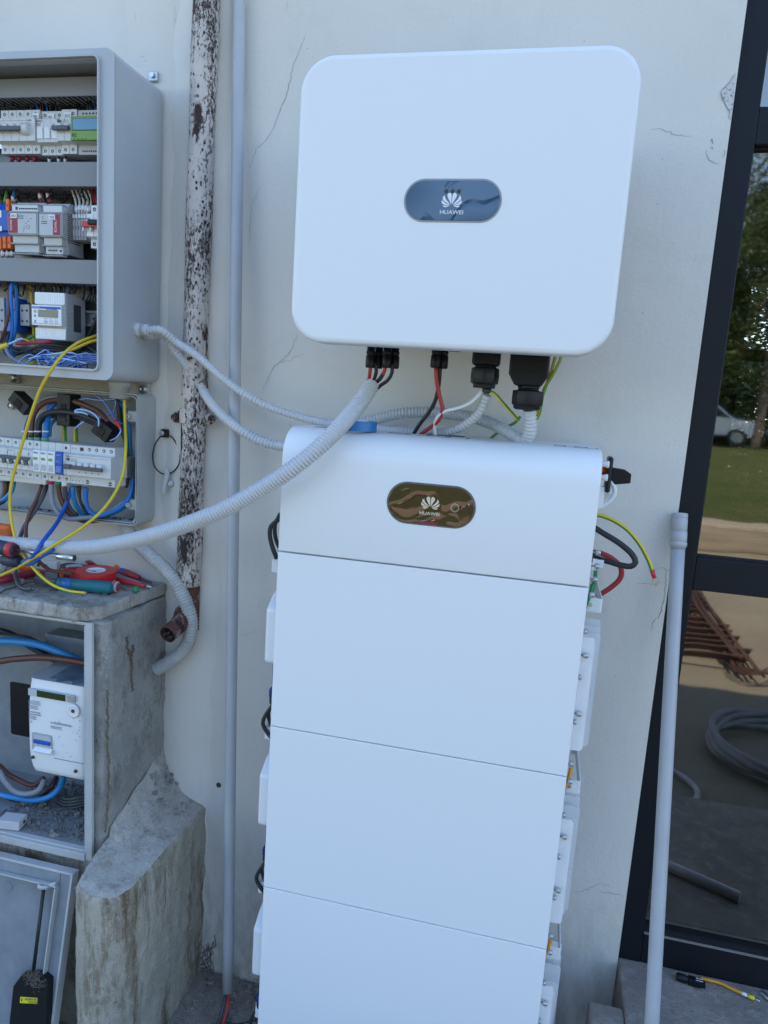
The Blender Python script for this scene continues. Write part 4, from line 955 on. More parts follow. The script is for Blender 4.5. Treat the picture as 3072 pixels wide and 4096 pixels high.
# second row
yf = -.135
def psu(u0, v0, u1, v1, ttop, tbot, name, label, side, red_left):
    x0, x1, z0, z1 = pr(u0, v0, u1, v1, yf); zt2 = at(u0, ttop, 1, yf).z; zb3 = at(u1, tbot, 1, yf).z
    t = thing(name, label, 'power supply', (x0, yf, z0))
    zc = (z0+z1)/2; H2 = (z1-z0)/2; s2 = .010
    prf = [(-.062, zc-.058), (yf+.022, zc-.058), (yf+.014, zc-.030), (yf, zc-H2-.002), (yf, zc+H2+.002), (yf+.014, zc+.030), (yf+.026, zc+.050), (-.062, zc+.050)]
    obj('housing', MB().prism(prf, x0+.003, x1, axis='x'), M_dev2, t, bevel=.0008)
    obj('front_plate', MB().box(x0, x1-.003, yf-.002, yf-.0002, z0, z1), M_greyb, t, bevel=.0008)
    obj('upper_terminal_block', MB().box(x0+.006, x1-.004, yf+.004, yf+.02, z1+.004, z1+.018), M_dev, t, bevel=.0008)
    obj('lower_cover', MB().box(x0+.008, x1-.004, yf+.003, yf+.02, z0-.020, z0-.004), mat('warm_white', (.52, .50, .46), .5), t, bevel=.0008)
    obj('bottom_terminal_block', MB().box(x0+.010, x1-.003, yf+.006, yf+.022, z0-.038, z0-.022), M_greyb, t, bevel=.0008)
    cmb = MB()
    for zz, yy in ((z1+.0195, yf+.008), (z1+.002, yf+.0005), (z0-.002, yf+.0005), (z0-.0205, yf+.004), (z0-.041, yf+.008)):
        n = int((x1-x0-.006)/.0046)
        for k in range(n): cmb.box(x0+.005+k*.0046, x0+.0075+k*.0046, yy-.004, yy+.012, zz-.0014, zz+.0014)
    obj('vent_teeth', cmb, M_dev2, t, kind='stuff')
    rx0, rx1 = (x0+.0015, x0+.025) if red_left else (x1-.022, x1-.004)
    obj('red_band', MB().box(rx0, rx1, yf-.0024, yf-.0019, z0+.001, z1-.001), M_maroon, t)
    lab3(t, rx0+.0095, z0+.006, yf-.0026, 'SCHALT', .0078, M_label, xd=Z, zd=-X)
    return t, x0, x1, z0, z1
t, x0, x1, z0, z1 = psu(33, 852, 153, 936, 808, 1000, 'power_supply', 'left power supply with red band on its left edge, tag 2G1', 0, True)
panel(t, x0+.008, x0+.024, z1-.011, z1-.001, yf-.0028, M_label, 'tag'); lab3(t, x0+.0105, z1-.0085, yf-.0036, '2G1', .0068)
kx = x0+.052; kz = z0+.014
obj('dial_ring', MB().ring([(kx+.0042*math.cos(R(a)), kz+.0042*math.sin(R(a))) for a in range(0, 360, 20)], [(kx+.0037*math.cos(R(a)), kz+.0037*math.sin(R(a))) for a in range(0, 360, 20)], yf-.0024, yf-.002), M_ink, t)
minilines(t, x0+.026, x0+.040, z1-.013, z1-.003, yf-.002, 3, M_ink)
for k in range(6): minilines(t, x0+.038+.018*(k/5)**2, x0+.044+.018*(k/5)**2, z0+.004+k*.0052, z0+.0065+k*.0052, yf-.002, 1, M_ink)
for k in range(10): obj('terminal', MB().lathe((x0+.0265+k*.0047, yf+.0039, z1+.0105), -Y, [(0, .0018), (.0008, .0017)], 10), M_hole, t)
obj('port', MB().box(x0+.016, x0+.021, yf+.003, yf+.004, z1+.008, z1+.014), M_hole, t)
t, x0, x1, z0, z1 = psu(158, 855, 250, 943, 812, 1008, 'power_supply', 'right power supply with red band on its right edge, tag 2G2', 1, False)
panel(t, x0+.025, x0+.041, z1-.012, z1-.002, yf-.0028, M_label, 'tag'); lab3(t, x0+.0275, z1-.0095, yf-.0036, '2G2', .0068)
lab3(t, x0+.008, z1-.010, yf-.0022, 'C', .0058); minilines(t, x0+.006, x0+.02, z1-.022, z1-.014, yf-.002, 2, M_ink)
for k in range(5): obj('terminal', MB().lathe((x0+.0185+k*.0047, yf+.0059, z0-.030), -Y, [(0, .0018), (.0008, .0017)], 10), M_hole, t)
obj('big_terminal', MB().lathe((x0+.048, yf+.0059, z0-.031), -Y, [(0, .0026), (.0008, .0025)], 12), M_navy, t)
vx = MB()
for k in range(14): vx.box(x1+.0001, x1+.0004, -.118, -.075, (z0+z1)/2-.032+k*.0045, (z0+z1)/2-.030+k*.0045)
obj('side_vents', vx, M_hole, t, kind='stuff')
# blue terminal blocks with orange levers at the left edge
x0, x1, z0, z1 = pr(-60, 806, 50, 990, -.12)
t = thing('terminal_block', 'blue power terminal blocks with orange levers at the left picture edge', 'terminal', (x0, -.12, z0))
obj('block', MB().prism([(-.06, z0), (-.10, z0), (-.112, z0+.02), (-.115, z0+.034), (-.12, z0+.036), (-.12, z1-.018), (-.105, z1), (-.06, z1)], x0, x1, axis='x'), M_blue, t, bevel=.001)
for u, v, s in ((31, 821, 1), (0, 973, -1), (19, 970, -1), (38, 970, -1)):
    c = at(u, v, 1, -.122); obj('lever', MB().box(c.x-.0042, c.x+.0042, -.124, -.112, c.z-.013, c.z+.013), M_orange, t, bevel=.0012)
    obj('lever_slot', MB().box(c.x-.001, c.x+.001, -.1244, -.1239, c.z-.003, c.z+.002), M_hole, t)
panel(t, x0, xat(6, 860, -.1205), at(5, 870, 1, -.12).z, at(5, 842, 1, -.12).z, -.1205, M_label); panel(t, x0, xat(8, 910, -.1205), at(5, 925, 1, -.12).z, at(5, 905, 1, -.12).z, -.1205, M_label)
for i, u in enumerate((18, 38, 55)):
    a = at(u, 992, 1, -.108); b_ = at(u-8, 1035, 1, -.10)
    short('black tagged wires under the blue terminal blocks', ORD[i]+' black wire with white marker under the blue terminal blocks', [a, b_, b_+Vector((-.005, .02, -.02))], .0032, M_blackm, M_label, tl=.3)
a = at(28, 760, 1, -.09); short(None, 'green and yellow wire entering the blue terminal block from above', [a, at(20, 800, 1, -.1), at(17, 812, 1, -.1)], .0034, M_grn)
a = at(58, 760, 1, -.09); short(None, 'blue tagged wire dropping behind the left power supply', [a, at(55, 785, 1, -.09), at(58, 820, 1, -.08)], .0034, M_bluec, M_label)
for i, (u, m) in enumerate(((160, M_redc), (172, M_brown), (192, M_redc), (200, M_brown))):
    a = at(u-4, 758, 1, -.085); b_ = at(u+4, 812, 1, -.095)
    short('tagged wires above the power supplies', ORD[i]+' short %s wire dropping into the right power supply' % ['red', 'brown', 'red', 'brown'][i], [a, (a+b_)/2, b_], .0024, m, M_label if i in (0, 2) else None, tl=.7)
for i in range(5):
    a = at(286+i*16, 756, 1, -.085); b_ = at(307+i*9.5, 858, 1, -.10)
    short('cream wires into the small terminals', ORD[i]+' cream wire with marker dropping into the small grey terminals', [a, a*.5+b_*.5+Vector((.004+.002*i, 0, .0)), b_], .0024, M_cream, M_label, tl=.93)
for i in range(3):
    a = at(362+i*9, 760, 1, -.085); b_ = at(366+i*10, 815, 1, -.09)
    short('red wires into the fused switch', ORD[i]+' red wire dropping into the white switch with red handle', [a, b_], .0026, M_redc)
# small terminals
t = thing('terminal_strip', 'row of small grey screw terminals between power supply and red switch', 'terminal', tuple(at(310, 900, 1, -.1)))
for i in range(6):
    a = at(283+i*11, 880, 1, -.102)
    obj('terminal_block', MB().box(a.x-.0028, a.x+.0028, -.10, -.062, a.z-.042, a.z+.012), M_dev2, t, bevel=.0006)
    for dz in (-.006, -.027): obj('terminal', MB().lathe((a.x, -.1001, a.z+dz), -Y, [(0, .0019), (.0006, .0018)], 10), M_hole, t); obj('clamp_body', MB().box(a.x-.0026, a.x+.0026, -.1008-.0004, -.1001, a.z+dz-.006, a.z+dz+.006), M_greyb, t)
    obj('marker', MB().box(a.x-.0026, a.x+.0026, -.102, -.098, a.z+.004, a.z+.012), M_label, t)
x0 = xat(345, 900, -.12); x1 = x0+.036
zc = at(370, 905, 1, -.11).z
t = thing('fused_switch', 'white modular switch with red and black handle at the cabinet right', 'switch', (x0, -.11, zc))
din(t, x0, x1, zc, -.06, M_devp, 2, hole=.0042)
obj('red_handle', MB().box(x0-.004, x1, -.131, -.122, zc-.006, zc+.006), M_red, t, bevel=.001)
obj('black_handle', MB().box(x0+.013, x1, -.136, -.1312, zc-.002, zc+.009), M_black, t, bevel=.002)
lab3(t, x0+.001, zc+.012, -.1206, 'AEG', .0045, M_ink)
for k in range(2): obj('cradle', MB().box(x0+k*.018-.0045, x0+k*.018-.001, -.128, -.1205, zc-.014, zc-.005), M_devp, t, bevel=.001)
obj('cable_clip', MB().box(*[xat(190, 1010, -.11), xat(206, 1010, -.11)], -.115, -.10, at(198, 1038, 1, -.11).z, at(198, 1000, 1, -.11).z), M_black, label='black cable clip hanging below the two power supplies', cat='clip', bevel=.002)
# power meter on the third rail
yq = -.135
x0, x1, z0, z1 = pr(126, 1218, 246, 1305, yq)
t = thing('power_meter', 'small white power meter with grey display inside the big cabinet', 'meter', (x0, yq, z0))
zc = (z0+z1)/2; xr = x1+.012
ux0, ux1, uz0, uz1 = pr(141, 1168, 262, 1224, yq+.012); lx0, lx1, lz0, lz1 = pr(144, 1308, 266, 1362, yq+.012)
obj('body', MB().prism([(-.052, lz0), (yq+.014, lz0), (yq+.014, uz1), (-.052, uz1)], ux0+.003, lx1-.002, axis='x'), M_greyb, t, bevel=.0015)
obj('face', MB().box(x0, x1, yq, yq+.0138, z0, z1), M_devp, t, bevel=.0008)
obj('upper_cover', MB().box(ux0, ux1, yq+.009, yq+.0139, uz0+.001, uz1), M_devp, t, bevel=.0018)
obj('lower_cover', MB().box(lx0, lx1, yq+.009, yq+.0139, lz0, lz1-.001), M_devp, t, bevel=.0018)
for i in range(12):
    obj('cover_rib', MB().box(ux0+.004+i*.006, ux0+.0052+i*.006, yq+.0084, yq+.009, uz0+.004, uz1-.004), M_devp, t); obj('cover_rib', MB().box(lx0+.004+i*.006, lx0+.0052+i*.006, yq+.0084, yq+.009, lz0+.004, lz1-.004), M_devp, t)
wq = x1-x0; hq = z1-z0
obj('blue_bar', MB().box(x0+.002, x1-.002, yq-.0004, yq, z1-.008, z1-.003), M_blue, t); lab3(t, x0+.004, z1-.0075, yq-.0007, 'DTSU71', .005, M_inkw)
obj('display', MB().box(x0+wq*.22, x1-wq*.11, yq-.0006, yq, z0+hq*.40, z0+hq*.77), M_lcdg, t)
lab3(t, x0+wq*.50, z0+hq*.785, yq-.0004, 'Smart Power Sensor', .0034, M_ink, sx=.95)
lab3(t, x0+wq*.07, z0+hq*.62, yq-.0004, 'CE', .0068, M_ink); lab3(t, x0+wq*.09, z0+hq*.19, yq-.0004, 'UK', .0035, M_ink); lab3(t, x0+wq*.09, z0+hq*.12, yq-.0004, 'CA', .0035, M_ink)
obj('bin_mark', MB().prism([(x0+wq*.08, z0+hq*.42), (x0+wq*.15, z0+hq*.42), (x0+wq*.115, z0+hq*.54)], yq-.0004, yq), M_ink, t)
for k in range(3):
    bx_ = x0+wq*(.48+k*.175); bz = z0+hq*.2
    obj('button', MB().ring([(bx_+.0039*math.cos(R(a)), bz+.0039*math.sin(R(a))) for a in range(0, 360, 20)], [(bx_+.0034*math.cos(R(a)), bz+.0034*math.sin(R(a))) for a in range(0, 360, 20)], yq-.0004, yq), M_blue, t)
    lab3(t, bx_, bz-.001, yq-.0004, ['SET', 'o', '>'][k], .0026, M_blue, align='CENTER'); minilines(t, bx_-.006, bx_+.005, z0+hq*.335, z0+hq*.365, yq, 1, M_ink)
obj('bottom_line', MB().box(x0+.003, x1-.003, yq-.0003, yq, z0+.0035, z0+.0042), M_navy, t)
obj('side_label', MB().box(lx1-.0019, lx1-.0016, yq+.04, yq+.066, zc-.03, zc+.03), M_dgrey, t)
obj('side_grille', MB().box(lx1-.0019, lx1-.0015, yq+.016, yq+.034, zc-.018, zc-.016).box(lx1-.0019, lx1-.0015, yq+.016, yq+.034, zc-.010, zc-.008).box(lx1-.0019, lx1-.0015, yq+.016, yq+.034, zc-.002, zc).box(lx1-.0019, lx1-.0015, yq+.016, yq+.034, zc+.006, zc+.008), M_dev2, t, kind='stuff')
# left terminals of row three
t = thing('terminal_strip', 'grey and blue rail terminals left of the small power meter', 'terminal', tuple(at(40, 1260, 1, -.08)))
for i, (u, m) in enumerate(((-8, M_dev2), (10, M_dev2), (38, M_bluec), (56, M_blue), (80, M_dev2), (98, M_dev2))):
    a = at(u, 1262, 1, -.088); hh = .036 if i < 4 else .022
    obj('terminal_block', MB().box(a.x-.007, a.x+.006, -.09+.01*(i > 3), -.05, a.z-hh, a.z+hh+.004), m, t, bevel=.001)
    for dz in (-.012, .012): obj('terminal', MB().lathe((a.x, -.0901+.01*(i > 3), a.z+dz), -Y, [(0, .0028), (.0006, .0027)], 10), M_hole, t)
# cables in the lower part of the cabinet
def cw(label, pts, r, m, mi2=None, group=None, cat='cable', name='cable'): return wire(name, label, pts, r, m, cat, group, mi2, .007, n=9)
cw('brown cable running down the left side of the big cabinet', [(48, 1115, -.1), (38, 1160, -.115), (36, 1200, -.12), (32, 1270, -.125), (15, 1330, -.12), (-10, 1375, -.11)], .0034, M_brown)
cw('front blue cable running down past the blue terminals', [(55, 1118, -.1), (45, 1150, -.115), (44, 1220, -.12), (49, 1300, -.115), (45, 1350, -.11), (32, 1400, -.10), (50, 1430, -.10), (90, 1462, -.10)], .0036, M_bluec)
cw('rear blue cable running down past the blue terminals', [(58, 1118, -.09), (66, 1160, -.09), (66, 1220, -.085), (62, 1300, -.09), (58, 1340, -.09), (40, 1390, -.085), (55, 1440, -.085)], .0042, M_bluec)
cw('yellow earth wire hanging left of the small meter', [(102, 1127, -.08), (118, 1150, -.07), (127, 1210, -.065), (133, 1300, -.06), (137, 1370, -.06), (139, 1410, -.06)], .0034, M_yel)
for k in range(5):
    cw(['lowest', 'second lowest', 'middle', 'second highest', 'highest'][k]+' dark cable crossing behind the tangle at the cabinet bottom', [(20+k*6, 1250+k*15, -.06), (10+k*5, 1340+k*9, -.065), (30+k*20, 1420-k*6, -.07), (120+k*30, 1398-k*9, -.07), (220+k*30, 1400-k*5, -.065), (330+k*20, 1405+k*4, -.06), (400+k*8, 1425-k*12, -.06)], .0038, M_blackm if k % 2 else M_dgrey, group='black cables at the cabinet bottom')
for k in range(4):
    cw(ORD[k]+' dark wire dropping from the lower trunking into the small meter', [(180+k*24, 1122, -.09), (205+k*22, 1130, -.095), (218+k*19, 1150, -.1), (221+k*18, 1176, -.1)], .0024, [M_brown, M_blackm, M_blackm, M_navy][k], group='dark wires above the small meter')
cw('grey cable curving along the cabinet floor', [(18, 1380, -.11), (35, 1420, -.115), (70, 1445, -.12), (110, 1460, -.12), (170, 1462, -.11)], .0040, M_greyc)
cw('black cable leaving the cabinet lower right', [(400, 1240, -.09), (380, 1290, -.09), (352, 1350, -.08), (320, 1400, -.07)], .0045, M_blackm)
cw('dark brown cable at the cabinet right', [(400, 1250, -.075), (392, 1290, -.075), (365, 1350, -.07), (330, 1400, -.06)], .004, M_dgrey)
cw('dark red braided sleeve lying below the small meter', [(65, 1374, -.14), (110, 1373, -.14), (160, 1370, -.14), (203, 1366, -.14)], .0038, M_maroon)
cw('yellow sheathed cable end at the left edge of the cabinet', [(-20, 1400, -.17), (0, 1390, -.17), (30, 1378, -.165)], .0052, M_yelp)
cw('bare white core leaving the yellow sheathed cable', [(30, 1378, -.165), (55, 1368, -.16), (75, 1357, -.155), (90, 1355, -.15)], .0022, M_lblue)
cw('thin olive wire arching from the white core', [(82, 1356, -.15), (100, 1358, -.15), (120, 1367, -.14)], .0016, M_yel)
cw('green wire arching left of the small meter', [(110, 1358, -.09), (125, 1347, -.085), (145, 1342, -.08)], .0036, M_grn)
cw('green and yellow wire stub lying under the tangle', [(115, 1455, -.13), (140, 1447, -.13), (160, 1438, -.12), (215, 1420, -.12), (260, 1410, -.12)], .0040, M_yel, M_grn)
# tangle of thin blue and white wire
rnd = random.Random(3)
tg = []
for i in range(44):
    t_ = i/43; cu = 245+95*math.sin(i*1.9)+rnd.uniform(-38, 38); cv = 1440+24*math.sin(i*2.7)+rnd.uniform(-16, 14)
    tg.append((min(400, cu), min(1472, max(1412, cv)), -.15+rnd.uniform(-.02, .03)))
pre = [(62, 1468, -.15), (80, 1440, -.15), (100, 1425, -.15), (122, 1417, -.15), (140, 1428, -.15), (155, 1440, -.15)]
pre2 = [(88, 1465, -.155), (130, 1432, -.155), (165, 1408, -.155), (182, 1398, -.155), (195, 1405, -.155), (210, 1430, -.155), (235, 1455, -.155)]
wire('twisted_wire', 'long tangled blue and white signal wire piled on the cabinet floor', pre+tg[:22], .0017, M_lblue, 'wire', mi2=M_blue, n=8)
wire('twisted_wire', 'second tangled blue and white signal wire forming tall loops on the cabinet floor', pre2+tg[22:], .0017, M_lblue, 'wire', mi2=M_blue, n=8)
wire('twisted_wire', 'blue and white wire loop standing nearest the right end of the cabinet tangle', [(190, 1470, -.165), (240, 1450, -.165), (280, 1430, -.165), (305, 1424, -.165), (318, 1438, -.165), (312, 1470, -.165), (330, 1462, -.16), (395, 1450, -.16)], .0017, M_lblue, 'wire', mi2=M_blue, n=8)
for k in range(4):
    wire('twisted_wire', ['lowest', 'second', 'third', 'highest'][k]+' straight strand of blue and white wire across the cabinet floor', [(240+k*5, 1462-k*4, -.15-k*.004), (290, 1452-k*6, -.15), (340, 1445-k*8, -.15), (400, 1440-k*9, -.145)], .0017, M_lblue, 'wire', group='straight strands of the cabinet tangle', mi2=M_blue, n=8)
# the long yellow-green earth wire: out of the cabinet, down to the slab
wire('earth_wire', 'long yellow and green earth wire hanging from the big cabinet to the pliers', [(400, 1338, -.12), (370, 1348, -.14), (310, 1372, -.17), (250, 1420, -.205), (205, 1480, -.215), (160, 1560, -.21), (120, 1670, -.205), (85, 1790, -.205), (58, 1880, -.205), (42, 1960, -.205), (40, 2030, -.205), (50, 2110, -.21), (75, 2190, -.215), (115, 2250, -.222), (170, 2310, -.232), (220, 2345, -.24), (280, 2365, -.243), (340, 2372, -.244)], .0034, M_yel, mi2=M_grn)
wire('earth_wire', 'short second yellow earth wire curving at the cabinet lower right', [(400, 1358, -.11), (360, 1368, -.12), (310, 1390, -.13), (260, 1410, -.14), (210, 1422, -.14)], .0034, M_yel, mi2=M_grn)

# ================================================================== lower open enclosure
from mathutils import noise
EX0, EX1, EZ0, EZ1, EY = -1.02, -.426, 1.203, 1.512, -.073
en = thing('distribution_box', 'small open grey distribution box with breakers below the big cabinet', 'electrical box', (-.7, -.05, 1.36))
eo = rrect(EX0, EX1, EZ0, EZ1, .014, 5)
obj('side_walls', MB().ring(eo, rrect(EX0+.003, EX1-.003, EZ0+.003, EZ1-.003, .012, 5), EY+.0003, -.006), M_case2, en)
obj('rim', MB().ring(rrect(EX0+.0005, EX1-.0005, EZ0+.0005, EZ1-.0005, .0135, 5), rrect(EX0+.002, EX1-.002, EZ0+.002, EZ1-.002, .012, 5), EY-.003, EY), M_case2, en)
obj('inner_rim', MB().ring(rrect(EX0+.0055, EX1-.0055, EZ0+.0055, EZ1-.0055, .011, 5), rrect(EX0+.0072, EX1-.0072, EZ0+.0072, EZ1-.0072, .010, 5), EY-.001, EY+.02), M_case2, en)
obj('back_wall', MB().prism(eo, -.0055, -.002), M_case2, en)
for u, v in ((530, 1666), (530, 2018)):
    b_ = at(u, v, 1, EY+.015)
    obj('screw_post', MB().box(b_.x-.012, b_.x+.012, EY+.012, -.006, b_.z-.013, b_.z+.013), M_case2, en, bevel=.003)
    obj('screw_boss', MB().lathe((b_.x-.006, EY+.012, b_.z-.001), -Y, [(0, .0055), (.010, .005), (.0101, .003), (.006, .0028)], 14), M_case2, en)
b_ = at(46, 1622, 1, -.008); obj('plate_screw', MB().lathe((b_.x, -.006, b_.z), -Y, [(0, .010), (.008, .010), (.0081, .0075), (.003, .0075)], 18), M_case2, en)
obj('plate_screw', MB().lathe((b_.x, -.009, b_.z), -Y, [(0, .004), (.003, .0035)], 10), M_galv, en)
b_ = at(543, 2085, 1, EY+.01); obj('plate_screw', MB().lathe((b_.x, EY+.01, b_.z), -Y, [(-.02, .0065), (.003, .006)], 12), M_galv, en)
# dirt on its floor
dm = MB(); rr2 = random.Random(5)
for i in range(170):
    x = rr2.uniform(-.80, EX1-.02); y = rr2.uniform(-.066, -.012); s = rr2.uniform(.0008, .0028)
    dm.obox((x, y, EZ0+.0035+s*.4), Vector((rr2.uniform(-1, 1), rr2.uniform(-1, 1), .1)).normalized()*s*1.6, (0, s*.5, 0), (0, 0, s*.4))
obj('dirt', dm, M_dark, en, kind='stuff')
EYB = -.073; eyt = EYB-.044; eyn = EYB-.060
zA = at(120, 1838, 1, eyt).z; zB = at(430, 1872, 1, eyt).z; xA = xat(120, 1838, eyt); xB = xat(430, 1872, eyt); SL = (zB-zA)/(xB-xA)
def zc2(x): return zA+SL*(x-xA)
rl = thing('din_rail', 'zinc mounting rail end sticking out right of the lower breakers', 'rail', (-.5, EYB, zc2(-.5)))
re_ = xat(560, 1880, -.05)
rz = zc2(-.47)
obj('rail', MB().box(-.95, -.447, EYB+.001, EYB+.003, rz+.0125, rz+.0175).box(-.95, -.447, EYB+.001, EYB+.003, rz-.0175, rz-.0125).box(-.95, -.447, EYB+.0075, EYB+.009, rz-.0125, rz+.0125), M_rail, rl)
obj('rail_end', MB().box(-.466, -.447, EYB-.016, -.006, rz-.024, rz+.024), M_rail, rl, bevel=.002)
xs = [xat(u, 1840, eyt) for u in (-70, 49, 163, 281, 460)]
t = thing('circuit_breaker', 'white breaker cut by the left picture edge in the lower box', 'breaker', (xs[0], eyt, zc2(xs[0])))
din(t, xs[0], xs[1], zc2(xs[0]), EYB, M_dev, 4, slope=SL); obj('busbar_cover', MB().box(xs[0], xs[1]+.09, eyt-.001, eyt+.02, zc2(xs[1])-.056, zc2(xs[1])-.0455), M_cream, t)
t = thing('circuit_breaker', 'four-pole breaker with dark toggles between round white side grips, lower box', 'breaker', (xs[1], eyt, zc2(xs[1])))
din(t, xs[1]+.0006, xs[2], zc2(xs[1]), EYB, M_dev, 4, slope=SL)
zc_ = zc2((xs[1]+xs[2])/2); W4 = (xs[2]-xs[1])/4
x0_ = xs[1]-.012
obj('toggle_bar', MB().obox(((x0_+xs[2])/2-.006, eyn-.007, zc_+.004), ((xs[2]-xs[1])/2+.002, 0, SL*.03), (0, .003, 0), (0, 0, .004)), M_greyt, t, bevel=.001)
for k in range(5):
    x = x0_+k*W4-.002; z = zc_+SL*(x-(x0_+xs[2])/2)
    obj('side_grip', MB().lathe((x, eyn+.002, z-.002), X, [(0, .0115), (.0055, .0115)], 20), M_dev, t, bevel=.0006)
    if k < 4: obj('toggle', MB().box(x+.006, x+.0155, eyn-.008, eyn+.001, z-.010, z+.002), M_greyt, t, bevel=.001)
for k in range(3): x = x0_+.012+k*.028; obj('red_flag', MB().box(x, x+.003, eyn-.0004, eyn, zc_+.0135, zc_+.0160), M_maroon, t)
minilines(t, xs[1]+.002, xs[1]+.016, zc_+.017, zc_+.0225, eyn, 3)
t = thing('surge_protector', 'surge protector of three white modules with green windows and one blue module', 'surge protector', (xs[2], eyt, zc2(xs[2])))
din(t, xs[2]+.0006, xs[3], zc2(xs[2]), EYB, M_dev, 4, top=False, slope=SL, nose=False)
W5 = (xs[3]-xs[2])/4
for k in range(4):
    a = xs[2]+k*W5+.0005-.006; b = a+W5-.001; z = zc2(a)
    m_k = M_devp if k < 3 else M_blue
    cb_ = obj('cartridge', MB().prism([(eyn+.003, z-.026), (eyn-.003, z-.024), (eyn-.005, z), (eyn-.003, z+.026), (eyn+.003, z+.028)], a, b, axis='x'), m_k, t, bevel=.0008, label='blue cartridge' if k == 3 else None)
    if k < 3:
        obj('green_window', MB().box(a+.003, a+.013, eyn-.0056, eyn-.0046, z+.004, z+.010), M_lime, t)
        lab3(t, a+.0018, z+.0185, eyn-.0044, 'V20-C', .0056, M_ink, sx=.88)
    else:
        lab3(t, a+.0025, z+.0185, eyn-.0044, 'C25-B+C', .0042, M_lblue, sx=.8); lab3(t, a+.004, z+.004, eyn-.0052, 'N-PE', .0046, M_lblue, sx=.8)
    minilines(t, a+.003, b-.002, z-.020, z+.001, eyn-.0044, 7, M_inkg if k < 3 else M_lblue)
obj('terminal', MB().lathe((xs[3]-.011, eyt+.0005, zc2(xs[3])+.036), -Y, [(0, .0036), (.001, .003)], 12), M_hole, t)
t = thing('residual_breaker', 'wide four-pole residual current breaker with long dark toggle bar, lower box', 'breaker', (xs[3], eyt, zc2(xs[3])))
W6 = (xs[4]-xs[3])/6.5
din(t, xs[3]+.0006, xs[4], zc2(xs[3]), EYB, M_dev, 1, top=False, bot=False, slope=SL)
zm = zc2((xs[3]+xs[4])/2)
for k in range(4): x = xs[4]-.0095-(3-k)*.0188; obj('terminal', MB().lathe((x, eyt+.0003, zm+.0375), -Y, [(0, .0042), (.001, .0035)], 14), M_hole, t); obj('terminal_screw', MB().lathe((x, eyt-.0005, zm+.0372), -Y, [(0, .0024), (.0005, .002)], 10), M_galv, t)
for k in range(2): obj('small_terminal', MB().lathe((xs[3]+.006+k*.008, eyt+.0003, zm+.037), -Y, [(0, .0024), (.001, .002)], 10), M_dev2, t)
for k in range(4): obj('small_terminal', MB().lathe((xs[3]+.006+k*.009, eyt+.0003, zm-.037), -Y, [(0, .0024), (.001, .002)], 10), M_dev2, t)
obj('square_hole', MB().box(xs[3]+.026, xs[3]+.035, eyt-.0006, eyt+.0005, zm+.033, zm+.041), M_hole, t)
for x in (xs[3]+.045, xs[4]-.012): obj('vent_screw', MB().lathe((x, eyt+.0002, zm-.0375), -Y, [(0, .0048), (.001, .0045)], 14), M_hole, t); obj('slot', MB().box(x-.0045, x+.0045, eyt-.0014, eyt-.0008, zm-.0384, zm-.0366), M_dev, t)
obj('long_toggle', MB().obox(((xs[3]+xs[4])/2+.002, eyn-.011, zm-.003), (.042, 0, SL*.042), (0, .0035, 0), (0, 0, .0042)), M_greyt, t, bevel=.0015)
obj('toggle_grip', MB().obox((xs[3]+.014, eyn-.012, zm-.002), (.009, 0, SL*.009), (0, .0048, 0), (0, 0, .0055)), M_greyt, t, bevel=.002)
for k in range(5): x = xs[3]+.018+k*.0165; obj('toggle_cradle', MB().box(x, x+.0125, eyn-.009, eyn, zm-.002, zm+.009), M_dev, t, bevel=.0015)
lab3(t, xs[3]+.001, zm+.0185, eyn-.0003, 'AEG', .0052); obj('red_line', MB().box(xs[3]+.010, xs[4]-.004, eyn-.0003, eyn, zm+.0196, zm+.0202), M_maroon, t)
obj('test_button', MB().lathe((xs[3]+.0065, eyn, zm+.0135), -Y, [(0, .0038), (.0025, .0034)], 14), M_greyt, t)
minilines(t, xs[3]+.014, xs[3]+.030, zm+.008, zm+.016, eyn, 4)
for k in range(4): obj('red_flag', MB().box(xs[3]+.034+k*.0165, xs[3]+.037+k*.0165, eyn-.0003, eyn, zm-.0155, zm-.0135), M_ink, t)
# current transformers
def ct(label, u, v, y, w_, h_, ang, d_=.018):
    c = at(u, v, 1, y); a = R(ang); ax = Vector((math.cos(a), 0, math.sin(a))); az = Vector((-math.sin(a), 0, math.cos(a)))
    t = thing('current_transformer', label, 'current sensor', tuple(c), 'black current sensors in the lower box')
    obj('clamp_body', MB().obox(c, ax*w_/2, Y*d_, az*h_/2), M_black, t, bevel=.0018)
    obj('clamp_window', MB().obox(c-Y*(d_+.0006)-az*h_*.02, ax*w_*.18, Y*.0012, az*h_*.22), M_dark, t)
    obj('latch', MB().obox(c-Y*(d_+.001)+ax*w_*.0-az*h_*.30, ax*w_*.22, Y*.0015, az*h_*.035), M_blackm, t, bevel=.0008)
    return t
ct('black current sensor tilted at the upper left of the lower box', 95, 1612, -.055, .055, .030, -38)
ct('upright black current sensor in the middle of the lower box', 275, 1640, -.062, .036, .075, -2, .020)
ct('black current sensor tilted at the right above the wide breaker', 424, 1722, -.085, .045, .036, -33)
